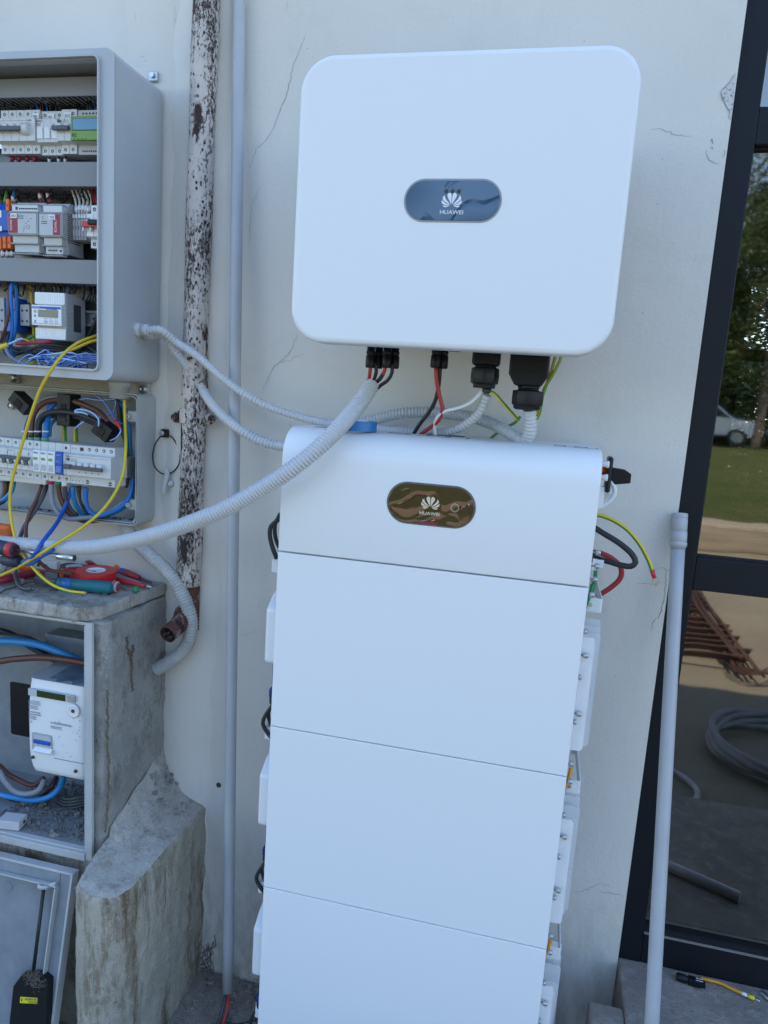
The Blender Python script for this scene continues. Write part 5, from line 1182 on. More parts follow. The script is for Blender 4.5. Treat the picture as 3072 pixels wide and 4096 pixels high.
# cables of the lower box
def ew(label, pts, r, m, mi2=None, group=None): return wire('cable', label, pts, r, m, 'cable', group, mi2, .006, n=10)
ew('thick brown cable arching over the lower breakers', [(125, 1748, -.105), (126, 1700, -.1), (138, 1650, -.09), (175, 1612, -.08), (230, 1600, -.07), (290, 1605, -.07), (350, 1625, -.075), (405, 1655, -.08), (430, 1690, -.085)], .0066, M_brown)
ew('front thick black cable arching over the lower breakers', [(150, 1750, -.105), (150, 1700, -.1), (165, 1668, -.095), (205, 1650, -.09), (260, 1648, -.088), (320, 1658, -.088), (375, 1680, -.088), (420, 1710, -.085)], .0066, M_blackm)
ew('rear thick black cable arching over the lower breakers', [(158, 1752, -.09), (162, 1690, -.085), (190, 1668, -.075), (250, 1665, -.07), (320, 1672, -.07), (390, 1700, -.07)], .0055, M_blackm)
ew('thick blue cable rising from the mint sleeve in the lower box', [(182, 1752, -.1), (186, 1710, -.095), (194, 1665, -.08), (205, 1625, -.07), (225, 1610, -.06), (250, 1600, -.05)], .0066, M_bluec)
ew('thinner blue cable behind the lower breakers', [(198, 1745, -.07), (203, 1700, -.06), (222, 1678, -.055), (250, 1668, -.05)], .0045, M_cyan)
ew('grey cable arching behind the brown one in the lower box', [(135, 1640, -.06), (160, 1608, -.055), (200, 1592, -.05), (250, 1590, -.05)], .0062, M_greyc)
for k, (u, m) in enumerate(((100, M_greyc), (126, M_brown), (150, M_blackm), (181, M_bluec))):
    a = at(u, 1752, 1, -.105)
    obj('sleeve', MB().lathe(a+Vector((0, 0, -.012)), Z, [(0, .0078), (.013, .0078), (.014, .007)], 14), M_mint, label='mint green sleeve at the foot of the %s cable in the lower box' % ['grey', 'brown', 'black', 'blue'][k], cat='sleeve', group='mint sleeves above the lower breakers')
    obj('cable_tie', MB().lathe(a+Vector((.0005, 0, .014)), Z, [(0, .0074), (.003, .0074)], 14), M_label, label='white tie around the %s cable in the lower box' % ['grey', 'brown', 'black', 'blue'][k], cat='cable tie', group='white ties above the lower breakers')
ew('short grey cable at the left of the brown one in the lower box', [(100, 1750, -.1), (108, 1700, -.095), (120, 1670, -.09)], .0055, M_dgrey)
for u in (258, 303): 
    wire('earth_wire', 'yellow and green wire behind the middle black sensor, %s one' % ('left' if u < 280 else 'right'), [(u, 1770, -.07), (u, 1740, -.06), (u-1, 1700, -.05)], .0052, M_yel, mi2=M_grn)
wire('twisted_wire', 'blue and white wire looping across the top of the lower box', [(316, 1598, -.07), (340, 1593, -.07), (400, 1600, -.07), (460, 1598, -.065), (463, 1620, -.065), (450, 1655, -.06), (420, 1658, -.07), (395, 1672, -.09)], .0017, M_lblue, 'wire', mi2=M_blue, n=8)
wire('twisted_wire', 'blue and white wire crossing the lower box diagonally', [(384, 1580, -.07), (410, 1600, -.07), (440, 1640, -.07), (465, 1680, -.07), (490, 1695, -.07)], .0018, M_lblue, 'wire', mi2=M_blue, n=8)
wire('twisted_wire', 'blue and white wire hooking round to the right black sensor', [(395, 1705, -.11), (396, 1680, -.11), (375, 1655, -.105), (340, 1640, -.1), (305, 1640, -.1), (300, 1648, -.1), (330, 1650, -.1), (352, 1660, -.095)], .0024, M_lblue, 'wire', mi2=M_blue, n=8)
wire('twisted_wire', 'short blue and white wire below the middle black sensor', [(298, 1715, -.08), (315, 1700, -.085), (335, 1685, -.085)], .0022, M_lblue, 'wire', mi2=M_blue, n=8)
wire('twisted_wire', 'blue and white wire bent round the lower side of the right sensor', [(440, 1762, -.11), (465, 1750, -.11), (482, 1725, -.105), (478, 1712, -.1)], .0018, M_lblue, 'wire', mi2=M_blue, n=8)
wire('red_sleeve', 'red sleeve behind the right black sensor', [(460, 1682, -.085), (470, 1695, -.085), (482, 1715, -.085)], .0040, M_red, 'sleeve')
ew('outer blue cable down the right side of the lower box', [(440, 1590, -.04), (490, 1620, -.035), (515, 1700, -.035), (520, 1800, -.03), (530, 1900, -.035), (525, 1990, -.04), (480, 2040, -.045), (420, 2060, -.05), (380, 2065, -.05)], .0052, M_cyan)
ew('inner dark cable down the right side of the lower box', [(470, 1600, -.05), (480, 1700, -.045), (505, 1780, -.04), (520, 1860, -.04), (505, 1950, -.04)], .0042, M_dgrey)
ew('pair of black wires down the right side of the lower box', [(480, 1620, -.03), (492, 1720, -.03), (515, 1820, -.03), (517, 1900, -.03)], .0042, M_blackm)
ew('bright blue cable sweeping under the lower breakers', [(346, 1950, -.1), (344, 2000, -.098), (355, 2040, -.095), (385, 2062, -.09), (430, 2055, -.085), (480, 2030, -.075), (520, 1980, -.06), (532, 1900, -.05)], .0052, M_bluec)
ew('grey cable beside the bright blue cable under the lower breakers', [(332, 1948, -.09), (335, 2000, -.09), (352, 2030, -.085), (375, 2052, -.08), (440, 2045, -.075), (500, 2005, -.065)], .0046, M_greyc)
ew('light blue cable left of the grey one under the lower breakers', [(291, 1945, -.1), (294, 1990, -.095), (310, 2030, -.085), (330, 2055, -.075), (345, 2064, -.07)], .0052, M_cyan)
ew('first dark thin cable under the wide breaker', [(308, 1945, -.095), (318, 1990, -.09), (335, 2035, -.08), (360, 2060, -.07)], .0038, M_dgrey)
ew('second dark thin cable under the wide breaker', [(320, 1945, -.095), (325, 1980, -.09), (345, 2030, -.08), (375, 2062, -.07), (420, 2070, -.06)], .0038, M_blackm)
ew('grey cable with red sleeve looping from the surge protector', [(204, 1930, -.11), (206, 1980, -.112), (215, 2025, -.115), (240, 2060, -.115), (280, 2076, -.11), (330, 2072, -.105), (375, 2068, -.09)], .0056, M_greyc)
ew('brown cable with green sleeve curving from the surge protector', [(233, 1935, -.108), (240, 1985, -.105), (262, 2035, -.1), (290, 2065, -.09), (340, 2085, -.08), (400, 2080, -.06)], .0056, M_brown)
ew('dark cable with white sleeve curving from the surge protector', [(259, 1940, -.108), (262, 1985, -.105), (280, 2035, -.095), (310, 2065, -.085)], .0054, M_dgrey)
for u, v, m, s in ((204, 1929, M_red, 'red'), (233, 1935, M_green, 'green'), (259, 1937, M_label, 'white')):
    a = at(u, v, 1, -.11); obj('sleeve', MB().lathe(a+Vector((0, 0, -.004)), Z, [(0, .0070), (.012, .0070)], 12), m, label='%s sleeve under the surge protector' % s, cat='sleeve')
ew('brown cable hanging left out of the lower box down to the slab', [(168, 1940, -.10), (145, 2000, -.12), (120, 2050, -.14), (105, 2100, -.15), (104, 2150, -.16), (115, 2190, -.165), (150, 2240, -.17), (200, 2280, -.17), (250, 2288, -.18), (290, 2295, -.185)], .0044, M_brown)
ew('dark grey cable hanging left out of the lower box down to the slab', [(190, 1935, -.09), (170, 1990, -.11), (135, 2050, -.13), (95, 2110, -.15), (75, 2170, -.16), (65, 2240, -.17), (62, 2290, -.18), (75, 2340, -.20), (105, 2357, -.21), (133, 2354, -.215)], .0048, M_dgrey)
ew('grey cable ending in bare copper on the slab', [(70, 2240, -.16), (62, 2280, -.17), (66, 2310, -.175), (80, 2322, -.18), (92, 2322, -.185)], .0042, M_greyc)
wire('cable', 'blue cable falling from the lower box across the thick conduit to the slab', [(287, 1950, -.095), (270, 2000, -.10), (245, 2060, -.125), (215, 2110, -.18), (180, 2155, -.22), (150, 2200, -.245), (125, 2235, -.235), (95, 2245, -.225), (90, 2252, -.225), (130, 2252, -.23), (165, 2226, -.24), (213, 2197, -.245)], .0048, M_blue)
wire('earth_wire', 'long yellow earth wire falling from the lower box across the thick conduit', [(497, 1600, -.07), (500, 1700, -.08), (502, 1800, -.13), (490, 1900, -.15), (455, 1980, -.17), (400, 2050, -.19), (320, 2115, -.22), (240, 2165, -.245), (170, 2210, -.245), (120, 2240, -.235), (60, 2275, -.215), (0, 2303, -.20), (-40, 2325, -.19)], .0038, M_grn, mi2=M_yel)
ew('bundle of grey and brown cables at the left edge under the breakers', [(8, 1925, -.1), (10, 1960, -.1), (0, 1990, -.1), (-20, 2010, -.1)], .0056, M_greyc)
ew('brown cable at the left edge under the breakers', [(20, 1925, -.1), (22, 1960, -.1), (12, 1990, -.1), (-10, 2020, -.1)], .0050, M_brown)
ew('light blue cable at the left edge under the breakers', [(55, 1925, -.095), (48, 1960, -.1), (25, 1990, -.1), (0, 2003, -.1), (-30, 2008, -.1)], .0058, M_cyan)
ew('black cable at the left edge under the breakers', [(35, 1925, -.09), (34, 1970, -.09), (20, 2000, -.09), (-10, 2015, -.09)], .0050, M_blackm)
cwire('corrugated_conduit', 'dusty corrugated conduit curving from the lower box into the concrete meter housing', [(495, 2085, -.03), (512, 2118, -.035), (545, 2165, -.045), (590, 2212, -.055), (651, 2266, -.06), (705, 2331, -.06), (745, 2412, -.058), (764, 2488, -.056), (755, 2564, -.055), (713, 2622, -.052), (664, 2656, -.05), (625, 2675, -.05)], .0165, .0072, .12, m=M_corrd, n=24)

# ================================================================== concrete meter housing
def roughen(o, amp, scale, cuts_len, seed=0.0, keep_back=True):
    me = o.data; bm = bmesh.new(); bm.from_mesh(me); bmesh.ops.remove_doubles(bm, verts=bm.verts, dist=1e-5)
    bmesh.ops.triangulate(bm, faces=[f for f in bm.faces if len(f.verts) > 4])
    for _ in range(9):
        es = [e for e in bm.edges if e.calc_length() > cuts_len]
        if not es: break
        bmesh.ops.subdivide_edges(bm, edges=es, cuts=1, use_grid_fill=True)
    bm.normal_update()
    ns = [(v, v.normal.copy(), v.co.copy()) for v in bm.verts]
    off = BASE.get(o.name, Vector())
    for v, n, c in ns:
        p = (c+off)*scale+Vector((seed, seed, 0)); d = noise.fractal(p, .8, 2.2, 5)
        v.co = c+n*d*amp
    for f in bm.faces: f.smooth = True
    bm.to_mesh(me); bm.free(); me.update()
mh = thing('meter_housing', 'weathered concrete meter housing with slab top and open plastic frame', 'meter housing', (-.6, -.12, .5))
SX = -.388; SYF = -.243; SZT = 1.022
# slab lid with clipped corner
sl = [(-1.3, -.262), (-.452, -.262), (-.425, -.250), (-.411, -.228), (-.388, -.0012), (-1.3, -.0012)]
o = obj('slab_top', MB().prism(sl, SZT+.001, 1.053, axis='z'), M_slab, mh)
bm = bmesh.new(); bm.from_mesh(o.data); bmesh.ops.bevel(bm, geom=[e for e in bm.edges], offset=.006, segments=3, affect='EDGES', profile=.6); bm.to_mesh(o.data); bm.free()
roughen(o, .0022, 38, .009)
sw_ = [(SX-.057, SYF), (SX-.012, SYF), (SX-.002, SYF+.012), (SX, -.001), (SX-.057, -.001)]
o = obj('side_wall', MB().prism(sw_, 0.30, SZT, axis='z'), M_conc, mh); roughen(o, .0035, 22, .011, 3)
o = obj('lower_front', MB().box(-1.3, SX-.01, SYF-.004, -.001, .001, .462), M_rib, mh); roughen(o, .006, 16, .014, 5)
obj('back_panel', MB().box(-1.3, SX-.058, -.020, -.012, .463, SZT-.001), M_case3, mh)
obj('cabinet_floor', MB().box(-1.3, SX-.058, SYF+.002, -.021, .463, .478), M_case3, mh)
obj('back_box', MB().box(xat(205, 2600, -.05), SX-.060, -.075, -.0205, at(200, 2690, 1, -.07).z, at(200, 2535, 1, -.07).z), M_case3, mh, bevel=.003)
bx0, bx1, bz0, bz1 = pr(42, 2725, 120, 2948, -.0205); obj('cut_out', MB().prism(rrect(bx0, bx1+.05, bz0, bz1, .006, 4), -.0225, -.0204), M_black, mh)
# streaks and fissures running down the outer side of the housing wall
def sidecrack(pix, wd, m, jit=.0012, name='crack'):
    p = [at(u, v, 0, SX+.0028) for u, v in pix]; q = []
    for a, b in zip(p, p[1:]):
        n = max(2, int((b-a).length/.005)); q += [a.lerp(b, i/n)+Vector((random.uniform(0, .0008), random.uniform(-jit, jit), random.uniform(-jit, jit))) for i in range(n)]
    q.append(p[-1]); mb = MB(); vs = []; fs = []
    for i, c in enumerate(q): ww = wd*random.uniform(.4, 1.3)*(.3+.7*math.sin(math.pi*(i+.5)/len(q)))/2; vs += [c+Vector((0, ww, 0)), c+Vector((0, -ww, 0)), c+Vector((-.004, -ww*1.5, 0)), c+Vector((-.004, ww*1.5, 0))]
    for i in range(len(q)-1):
        for k in range(4): fs.append((4*i+k, 4*i+(k+1) % 4, 4*i+4+(k+1) % 4, 4*i+4+k))
    mb.add(vs, fs); obj(name, mb, m, mh)
M_stainb = mat('brown_fissure', (.17, .13, .085), .95, var=.4, vs=60)
sidecrack([(505, 2545), (515, 2590), (528, 2640), (530, 2700), (532, 2765)], .0045, M_stainb, .003); sidecrack([(538, 2575), (530, 2615), (528, 2650)], .0028, M_stainb, .003)
sidecrack([(433, 2760), (434, 2860), (432, 2960), (436, 3060), (436, 3160), (432, 3240), (424, 3330)], .0035, M_stainb, .0032)
# plastic frame
fo0 = at(374, 2480, 1, -.252).x; fi = at(347, 2800, 1, -.252); fzb = at(347, 3400, 1, -.252).z; fzt = at(300, 2490, 1, -.252).z
obj('frame', MB().box(fi.x, fo0, -.258, -.2485, fzb-.022, SZT-.001).box(fi.x-.006, fi.x-.0001, -.2535, -.2, fzb, fzt-.004), M_case2, mh, bevel=.0015)
obj('frame_top', MB().box(-1.3, fi.x-.0005, -.256, -.2485, fzt, SZT-.001).box(-1.3, fi.x-.004, -.251, -.21, fzt-.004, fzt-.0005), M_case2, mh, bevel=.0012)
obj('frame_bottom', MB().box(-1.3, fi.x-.0005, -.260, -.2485, fzb-.024, fzb-.006).box(-1.3, fi.x-.002, -.254, -.215, fzb-.0055, fzb-.001), M_case2, mh, bevel=.0015)
obj('hinge_notch', MB().box(xat(286, 2490, -.257), xat(300, 2490, -.257), -.2575, -.250, fzt+.001, fzt+.010), M_case3, mh, bevel=.001)
# stained rib of old plaster beside it, with mortar running up to the side wall
def ribpt(i, n):
    pts = [(-.392, -.22), (-.394, -.30), (-.392, -.345), (-.383, -.366), (-.362, -.379), (-.338, -.384), (-.315, -.381), (-.293, -.368), (-.280, -.345), (-.271, -.30), (-.267, -.20), (-.266, -.10), (-.266, -.002)]
    return pts
out2 = spline([Vector((a, b, 0)) for a, b in ribpt(0, 0)], .009)
mb = MB(); lev = []; zs = [.001+i*.011 for i in range(44)]
def rtop(x, y):
    t_ = min(1, max(0, (x+.392)/.125)); back = min(1, max(0, (y+.37)/.37))
    return .472+(.012+.10*back**1.1)*(1-t_)**1.6+.006*back+.004*noise.noise(Vector((x*40, y*40, 0)))
M2 = len(out2); vs = []; fs = []
for z in zs:
    fz = z/.472
    for p in out2:
        zt2 = rtop(p.x, p.y); zz_ = min(z*zt2/.474, zt2)
        r2 = max(0, fz-.975)/.025; ins = .005*r2**2
        c_ = Vector((-.332, max(p.y, -.25), 0)); d_ = (c_-p); d_ = d_.normalized()*ins if d_.length > 1e-6 else Vector()
        n_ = noise.fractal(Vector((p.x*26, p.y*26, zz_*15)), .8, 2.1, 5)*.006+noise.fractal(Vector((p.x*70, p.y*70, zz_*70)), .7, 2.1, 3)*.0022+noise.noise(Vector((p.x*5+3, p.y*5, zz_*5)))*.0025
        vs.append((p.x+d_.x+n_*.9, p.y+d_.y-n_*.5, zz_))
for i in range(len(zs)-1):
    for k in range(M2-1): a = i*M2+k; fs.append((a, a+1, a+M2+1, a+M2))
top = (len(zs)-1)*M2; mb.add(vs, fs, 0, True)
NI = 14; base_ring = vs[top:]; prevr = list(range(M2)); rings = [base_ring]
for j in range(1, NI+1):
    t_ = j/NI; rg = []
    for k, p in enumerate(base_ring):
        cy = min(max(p[1], -.345), -.003); q = Vector((-.330+(-.0)*t_, cy, 0)); x = p[0]+(q.x-p[0])*t_; y = p[1]+(q.y-p[1])*t_
        rg.append((x, y, rtop(x, y)+.003*noise.fractal(Vector((x*50, y*50, 1)), .8, 2, 4)+ .003*min(1, t_*3)))
    rings.append(rg)
allv = [p for r_ in rings for p in r_]; fs2 = []
for j in range(NI):
    for k in range(M2-1): a = j*M2+k; fs2.append((a, a+1, a+M2+1, a+M2))
mb2 = MB(); mb2.add(allv, fs2, 0, True)
rib = thing('plaster_rib', 'stained rounded plaster rib standing below the meter housing at the wall', 'plinth', (-.33, -.2, 0))
obj('rib_body', mb, M_rib, rib); obj('rib_top', mb2, M_mortar, rib)
# mortar fillet between side wall and rib
mb = MB(); vs = []; fs = []; NY = 60; NS = 10
for i in range(NY+1):
    y = -.366+.366*i/NY; zt3 = .50+.125*(i/NY)**1.15+.010*noise.noise(Vector((y*25, 0, 0)))
    if y < SYF: zt3 = .474+.02*max(0, (y+.366)/(.366+SYF))
    for k in range(NS+1):
        s = k/NS; x = SX+.0015+(.075)*s; z = zt3*(1-s)**1.0+rtop(x, y)*s; z = zt3+(rtop(SX+.0765, y)-.006-zt3)*(s**.75)
        n_ = noise.fractal(Vector((x*45, y*45, z*45)), .8, 2.1, 5)*.005*min(1, s*4+.2); vs.append((x, y+n_*.3, z+n_))
for i in range(NY):
    for k in range(NS): a = i*(NS+1)+k; fs.append((a, a+1, a+NS+2, a+NS+1))
mb.add(vs, fs, 0, True); obj('mortar_fillet', mb, M_mortar, rib)
lu = MB()
for i in range(60):
    y = random.uniform(-.1, -.005); x = random.uniform(SX+.005, -.30); z = rtop(x, y)+.03*max(0, (-.33-x)/.06)
    lu.ball((x, y, z), random.uniform(.003, .009), 1, 1, .7, 6)
obj('mortar_lumps', lu, M_rubble, rib, kind='stuff')
# rough collar where wall meets the housing
mb = MB()
for i in range(46):
    z = .50+i*.012; mb.ball((SX+.002+random.uniform(-.002, .004), -.003, z), random.uniform(.004, .010), .9, .5, 1.6, 8)
obj('wall_collar', mb, M_conc, mh, kind='stuff')

# ------------------------------------------------------------------ electricity meter in the housing
MY = -.205
p0, p1, p2, p3 = at(108, 2708, 1, MY), at(352, 2752, 1, MY), at(128, 3065, 1, MY), at(352, 3130, 1, MY)
mx0 = at(110, 2800, 1, MY).x; mx1 = mx0+.166; mz1 = at(230, 2730, 1, MY).z; mz0 = at(250, 3118, 1, MY).z
t = thing('electricity_meter', 'white electricity meter with green display inside the concrete meter housing', 'meter', (mx0, -.1, mz0))
def meterprism():
    mb = MB(); vs = []; fs = []; N = 18; rows = 22
    for j in range(rows+1):
        s = j/rows; z = mz0+(mz1-mz0)*s; bulge = .010*math.sin(math.pi*min(1, s*1.05))**.5 if s > 0 else 0
        narrow = .012*(1-min(1, s/.28))**2
        for k in range(N+1):
            q = k/N; x = mx0+narrow+(mx1-mx0-2*narrow)*q; e = min(q, 1-q)*(mx1-mx0); y = MY-bulge+(.016*(1-min(1, e/.018))**2)
            if s < .07: y += .014*(1-s/.07)**2
            vs.append((x, y, z))
    for j in range(rows):
        for k in range(N): a = j*(N+1)+k; fs.append((a, a+1, a+N+2, a+N+1))
    mb.add(vs, fs, 0, True)
    bk = []
    L_ = [(0, j) for j in range(rows+1)]
    for side in (0, N):
        b0 = len(mb.v)
        for j in range(rows+1): v = vs[j*(N+1)+side]; mb.v += [v, (v[0], -.105, v[2])]
        for j in range(rows): a = b0+2*j; mb.f.append((a, a+2, a+3, a+1) if side == 0 else (a, a+1, a+3, a+2)); mb.m.append(0); mb.sm.append(True)
    for j in (0, rows):
        b0 = len(mb.v)
        for k in range(N+1): v = vs[j*(N+1)+k]; mb.v += [v, (v[0], -.105, v[2])]
        for k in range(N): a = b0+2*k; mb.f.append((a, a+1, a+3, a+2) if j == 0 else (a, a+2, a+3, a+1)); mb.m.append(0 if j == 0 else 1); mb.sm.append(False)
    return mb
obj('casing', meterprism(), [M_devp, M_dev2], t)
obj('rear_box', MB().box(mx0+.004, mx1-.004, -.1045, -.021, mz0+.02, mz1-.002), M_dev2, t)
fy = MY-.0112
W_ = mx1-mx0; H_ = mz1-mz0
def mz(v): return mz1-H_*v
def mx(u): return mx0+W_*u
obj('display_bezel', MB().box(mx(.07), mx(.80), fy-.0006, fy+.004, mz(.155), mz(.085)), M_greyb, t, bevel=.0004)
obj('display', MB().box(mx(.21), mx(.66), fy-.0012, fy-.0006, mz(.153), mz(.088)), M_lcdd, t)
obj('display_pad', MB().box(mx(.69), mx(.79), fy-.0010, fy-.0006, mz(.152), mz(.090)), mat('warm_grey', (.36, .34, .33), .5), t)
for k, (v, n, u1) in enumerate(((.245, 5, .26), (.295, 3, .22), (.355, 2, .27), (.40, 3, .2))): minilines(t, mx(.07), mx(u1), mz(v), mz(v-.045), fy, n, M_inkg)
minilines(t, mx(.42), mx(.60), mz(.455), mz(.425), fy, 3, M_inkg)
lab3(t, mx(.42), mz(.405), fy-.0004, 'e-distribuzione', .0098, M_inkg, sx=.92); lab3(t, mx(.07), mz(.435), fy-.0004, 'CE', .007, M_inkg)
kx, kz = mx(.78), mz(.235)
obj('optical_port', MB().lathe((kx, fy+.002, kz), -Y, [(0, .0165), (.003, .0165), (.004, .0155), (.0042, .010), (.0035, .0095)], 26), M_devp, t)
obj('port_eye', MB().lathe((kx, fy-.0016, kz), -Y, [(0, .0045), (.0012, .0042)], 14), M_brown, t)
obj('breaker_recess', MB().prism(rrect(mx(.12), mx(.44), mz(.72), mz(.53), .004, 4), fy-.0004, fy+.004), M_dev2, t)
obj('breaker_face', MB().prism(rrect(mx(.16), mx(.43), mz(.665), mz(.548), .003, 4), fy-.0020, fy-.0004), M_greyb, t, bevel=.0006)
obj('blue_toggle', MB().box(mx(.165), mx(.428), fy-.006, fy-.002, mz(.630), mz(.592)), M_blue, t, bevel=.001)
for k in range(3): obj('toggle_tooth', MB().box(mx(.20+k*.085), mx(.225+k*.085), fy-.0056, fy-.002, mz(.644), mz(.630)), M_greyb, t)
obj('hood', MB().prism([(fy-.001, mz(.665)), (fy-.010, mz(.70)), (fy-.001, mz(.735))], mx(.17), mx(.45), axis='x'), M_devp, t, bevel=.001)
obj('cover_joint', MB().box(mx(.46), mx(.97), fy-.0002+.0006, fy+.002, mz(.765), mz(.762)), M_inkg, t)
for u, v in ((.12, .80), (.80, .86)): obj('cover_screw', MB().lathe((mx(u), fy+.004, mz(v)), -Y, [(0, .0042), (.0015+.002, .004)], 12), M_brown, t)
sp2 = MB(); r3 = random.Random(9)
for i in range(38): sp2.ball((mx(r3.uniform(.5, .97)), fy-.0002, mz(r3.uniform(.22, .75))), r3.uniform(.0004, .0012), 1.4, .4, 1, 6)
obj('dirt_specks', sp2, M_dust, t, kind='stuff')
pcm = []
for i in range(9): pcm.append((mx(.30+.085*i), -.195+.012*math.sin(i*2.2), 0))
pv = [(x, y, mz1+.002+.002*math.sin(i)) for i, (x, y, _) in enumerate(pcm)]+[(x, -.12, mz1+.003+.004*math.sin(i*1.3)) for i, (x, y, _) in enumerate(pcm)]
obj('dusty_sheet', MB().add(pv, [(i, i+1, i+10, i+9) for i in range(8)], 0, True), mat('torn_blue_grey_sheet', (.16, .22, .28), .6, var=.4, vs=30), label='torn grey blue plastic sheet lying on top of the electricity meter', cat='sheet')
def hw(label, pts, r, m): return wire('cable', label, pts, r, m, 'cable', n=12)
hw('thick blue cable passing above the electricity meter', [(-30, 2562, -.12), (60, 2566, -.12), (140, 2575, -.12), (220, 2600, -.12), (300, 2635, -.12), (360, 2655, -.12)], .0095, M_cyan)
hw('thick grey cable above the blue one in the meter housing', [(-30, 2545, -.11), (40, 2548, -.11), (110, 2556, -.10), (160, 2580, -.09)], .0085, M_dgrey)
hw('brown cable passing above the electricity meter', [(-30, 2645, -.14), (60, 2636, -.14), (160, 2630, -.14), (260, 2638, -.14), (370, 2658, -.14)], .0080, M_brown)
hw('black cable crossing diagonally above the electricity meter', [(-30, 2515, -.09), (50, 2540, -.09), (130, 2590, -.09), (220, 2640, -.09), (300, 2665, -.09), (370, 2675, -.09)], .0080, M_blackm)
hw('blue cable looping along the meter housing floor', [(-20, 3172, -.16), (60, 3190, -.16), (140, 3200, -.15), (210, 3180, -.14), (245, 3140, -.12), (255, 3110, -.10)], .0072, M_cyan)
hw('grey cable looping under the electricity meter', [(-10, 3080, -.17), (20, 3125, -.17), (60, 3165, -.165), (110, 3175, -.16), (155, 3160, -.15), (178, 3120, -.13)], .0068, M_greyc)
hw('brown cable looping under the electricity meter', [(-10, 3060, -.15), (30, 3095, -.15), (75, 3120, -.15), (130, 3140, -.14), (180, 3110, -.12)], .0062, M_brown)
hw('black cable looping under the electricity meter', [(-10, 3200, -.14), (80, 3212, -.14), (150, 3190, -.13), (210, 3140, -.12), (225, 3110, -.10)], .0068, M_blackm)
for k in range(4): hw('%s thin dark cable coiled at the right of the housing floor' % ['lowest', 'second', 'third', 'uppermost'][k], [(225, 3215-k*14, -.12), (260, 3232-k*12, -.13), (310, 3228-k*12, -.13), (350, 3215-k*10, -.12)], .0026, M_dgrey)
fl = .479
db = MB()
for i in range(1700):
    x = random.uniform(-.72, SX-.062); y = random.uniform(SYF+.01, -.03); s = random.uniform(.0008, .0030) if random.random() < .97 else random.uniform(.004, .008)
    db.obox((x, y, fl+s*.4), Vector((random.uniform(-1, 1), random.uniform(-1, 1), .3)).normalized()*s, Vector((random.uniform(-1, 1), random.uniform(-1, 1), .2)).normalized()*s*.6, (0, 0, s*.5))
obj('rubble_debris', db, mat('debris_mix', (.13, .11, .09), .95, var=.8, vs=160, col2=(.35, .33, .3)), label='gravel and dead leaves littering the meter housing floor', cat='debris', kind='stuff')
wb = at(50, 3285, 2, fl+.012)
t = thing('terminal_cover', 'small pale plastic junction piece lying on the meter housing floor', 'plastic part', tuple(wb))
obj('piece', MB().obox(wb, (.026, .004, 0), (-.003, .018, 0), (0, 0, .011)), M_greyb, t, bevel=.002)
for k in (-.4, .4): obj('piece_hole', MB().lathe((wb.x+.0265, wb.y-.018*k, wb.z), X, [(-.001, .004), (.0006, .004)], 12), M_hole, t)

# ------------------------------------------------------------------ cabinet lid leaning against the housing
A_ = at(296, 3492, 1, -.292); Bx = A_.x; tilt = math.atan2(.10, A_.z)
up_ = Vector((0, math.sin(tilt), math.cos(tilt))); nl = Vector((0, -math.cos(tilt), math.sin(tilt)))   # towards the viewer
ro_ = Vector((Bx, A_.y-.10-.0, 0)); hL = A_.z/math.cos(tilt)
def Lp(u, v, h=0):                              # picture point on the lid's inner face, raised by h
    d = _f+_r*((u-1536)/FP)-_u*((v-2048)/FP); p = ro_+nl*h; t_ = (p-CAM).dot(nl)/d.dot(nl); return CAM+d*t_
lid = thing('cabinet_lid', 'dusty blue grey plastic cabinet lid leaning at the lower left corner', 'lid', tuple(ro_))
def lbox(x0, x1, v0, v1, h0, h1, mb=None):
    mb = mb or MB(); c = ro_+X*((x0+x1)/2)+up_*((v0+v1)/2)+nl*((h0+h1)/2)
    return mb.obox(c, X*(x1-x0)/2, nl*(h1-h0)/2, up_*(v1-v0)/2)
obj('panel', lbox(-.62, -.004, .004, hL-.004, -.006, 0), M_case3, lid)
rm = lbox(-.006, 0, 0, hL, -.020, .004); 
obj('edge', rm, M_case2, lid, bevel=.0012); obj('edge', lbox(-.62, -.0062, hL-.006, hL, -.02, .004), M_case2, lid, bevel=.0012)
obj('inner_ledge', lbox(-.030, -.0065, 0, hL-.0065, 0, .0025), M_case3, lid, bevel=.001)
obj('inner_rib', lbox(-.034, -.0305, 0, hL-.034, 0, .016), M_case2, lid, bevel=.001); obj('inner_rib', lbox(-.62, -.0306, hL-.033, hL-.0295, 0, .016), M_case2, lid, bevel=.001)
obj('inner_ledge', lbox(-.62, -.031, hL-.029, hL-.0065, 0, .0025), M_case3, lid, bevel=.001)
e0 = Lp(178, 3535, .016)
rg_ = MB(); N = 20
cring = Lp(172, 3545, .018)
vs = []; fs = []
for rr, hh in ((.0125, -.004), (.0125, .004), (.0075, .004), (.0075, -.004)):
    for k in range(N): a = 2*math.pi*k/N; vs.append(cring+X*rr*math.cos(a)+(nl*.75+up_*.1)*rr*math.sin(a)+up_*hh)
for i in range(4):
    for k in range(N): j = (k+1) % N; i2 = (i+1) % 4; fs.append((i*N+k, i*N+j, i2*N+j, i2*N+k))
obj('eyelet', rg_.add(vs, fs, 0, True), M_case2, lid, recalc=True); obj('eyelet_arm', MB().obox(cring+X*.016+up_*.004-nl*.006, X*.012+up_*.006, nl*.004, up_*.004), M_case2, lid, bevel=.001)
ra, rb_ = Lp(174, 3560, .016), Lp(133, 3888, .018)
obj('lock_rod', MB().tube([ra, rb_], .0040, 8), M_blackm, lid)
for u, v in ((32, 3548),): c = Lp(u, v, 0); obj('moulded_disc', MB().lathe(c, nl, [(0, .0115), (.0012, .0112)], 24), M_case3, lid)
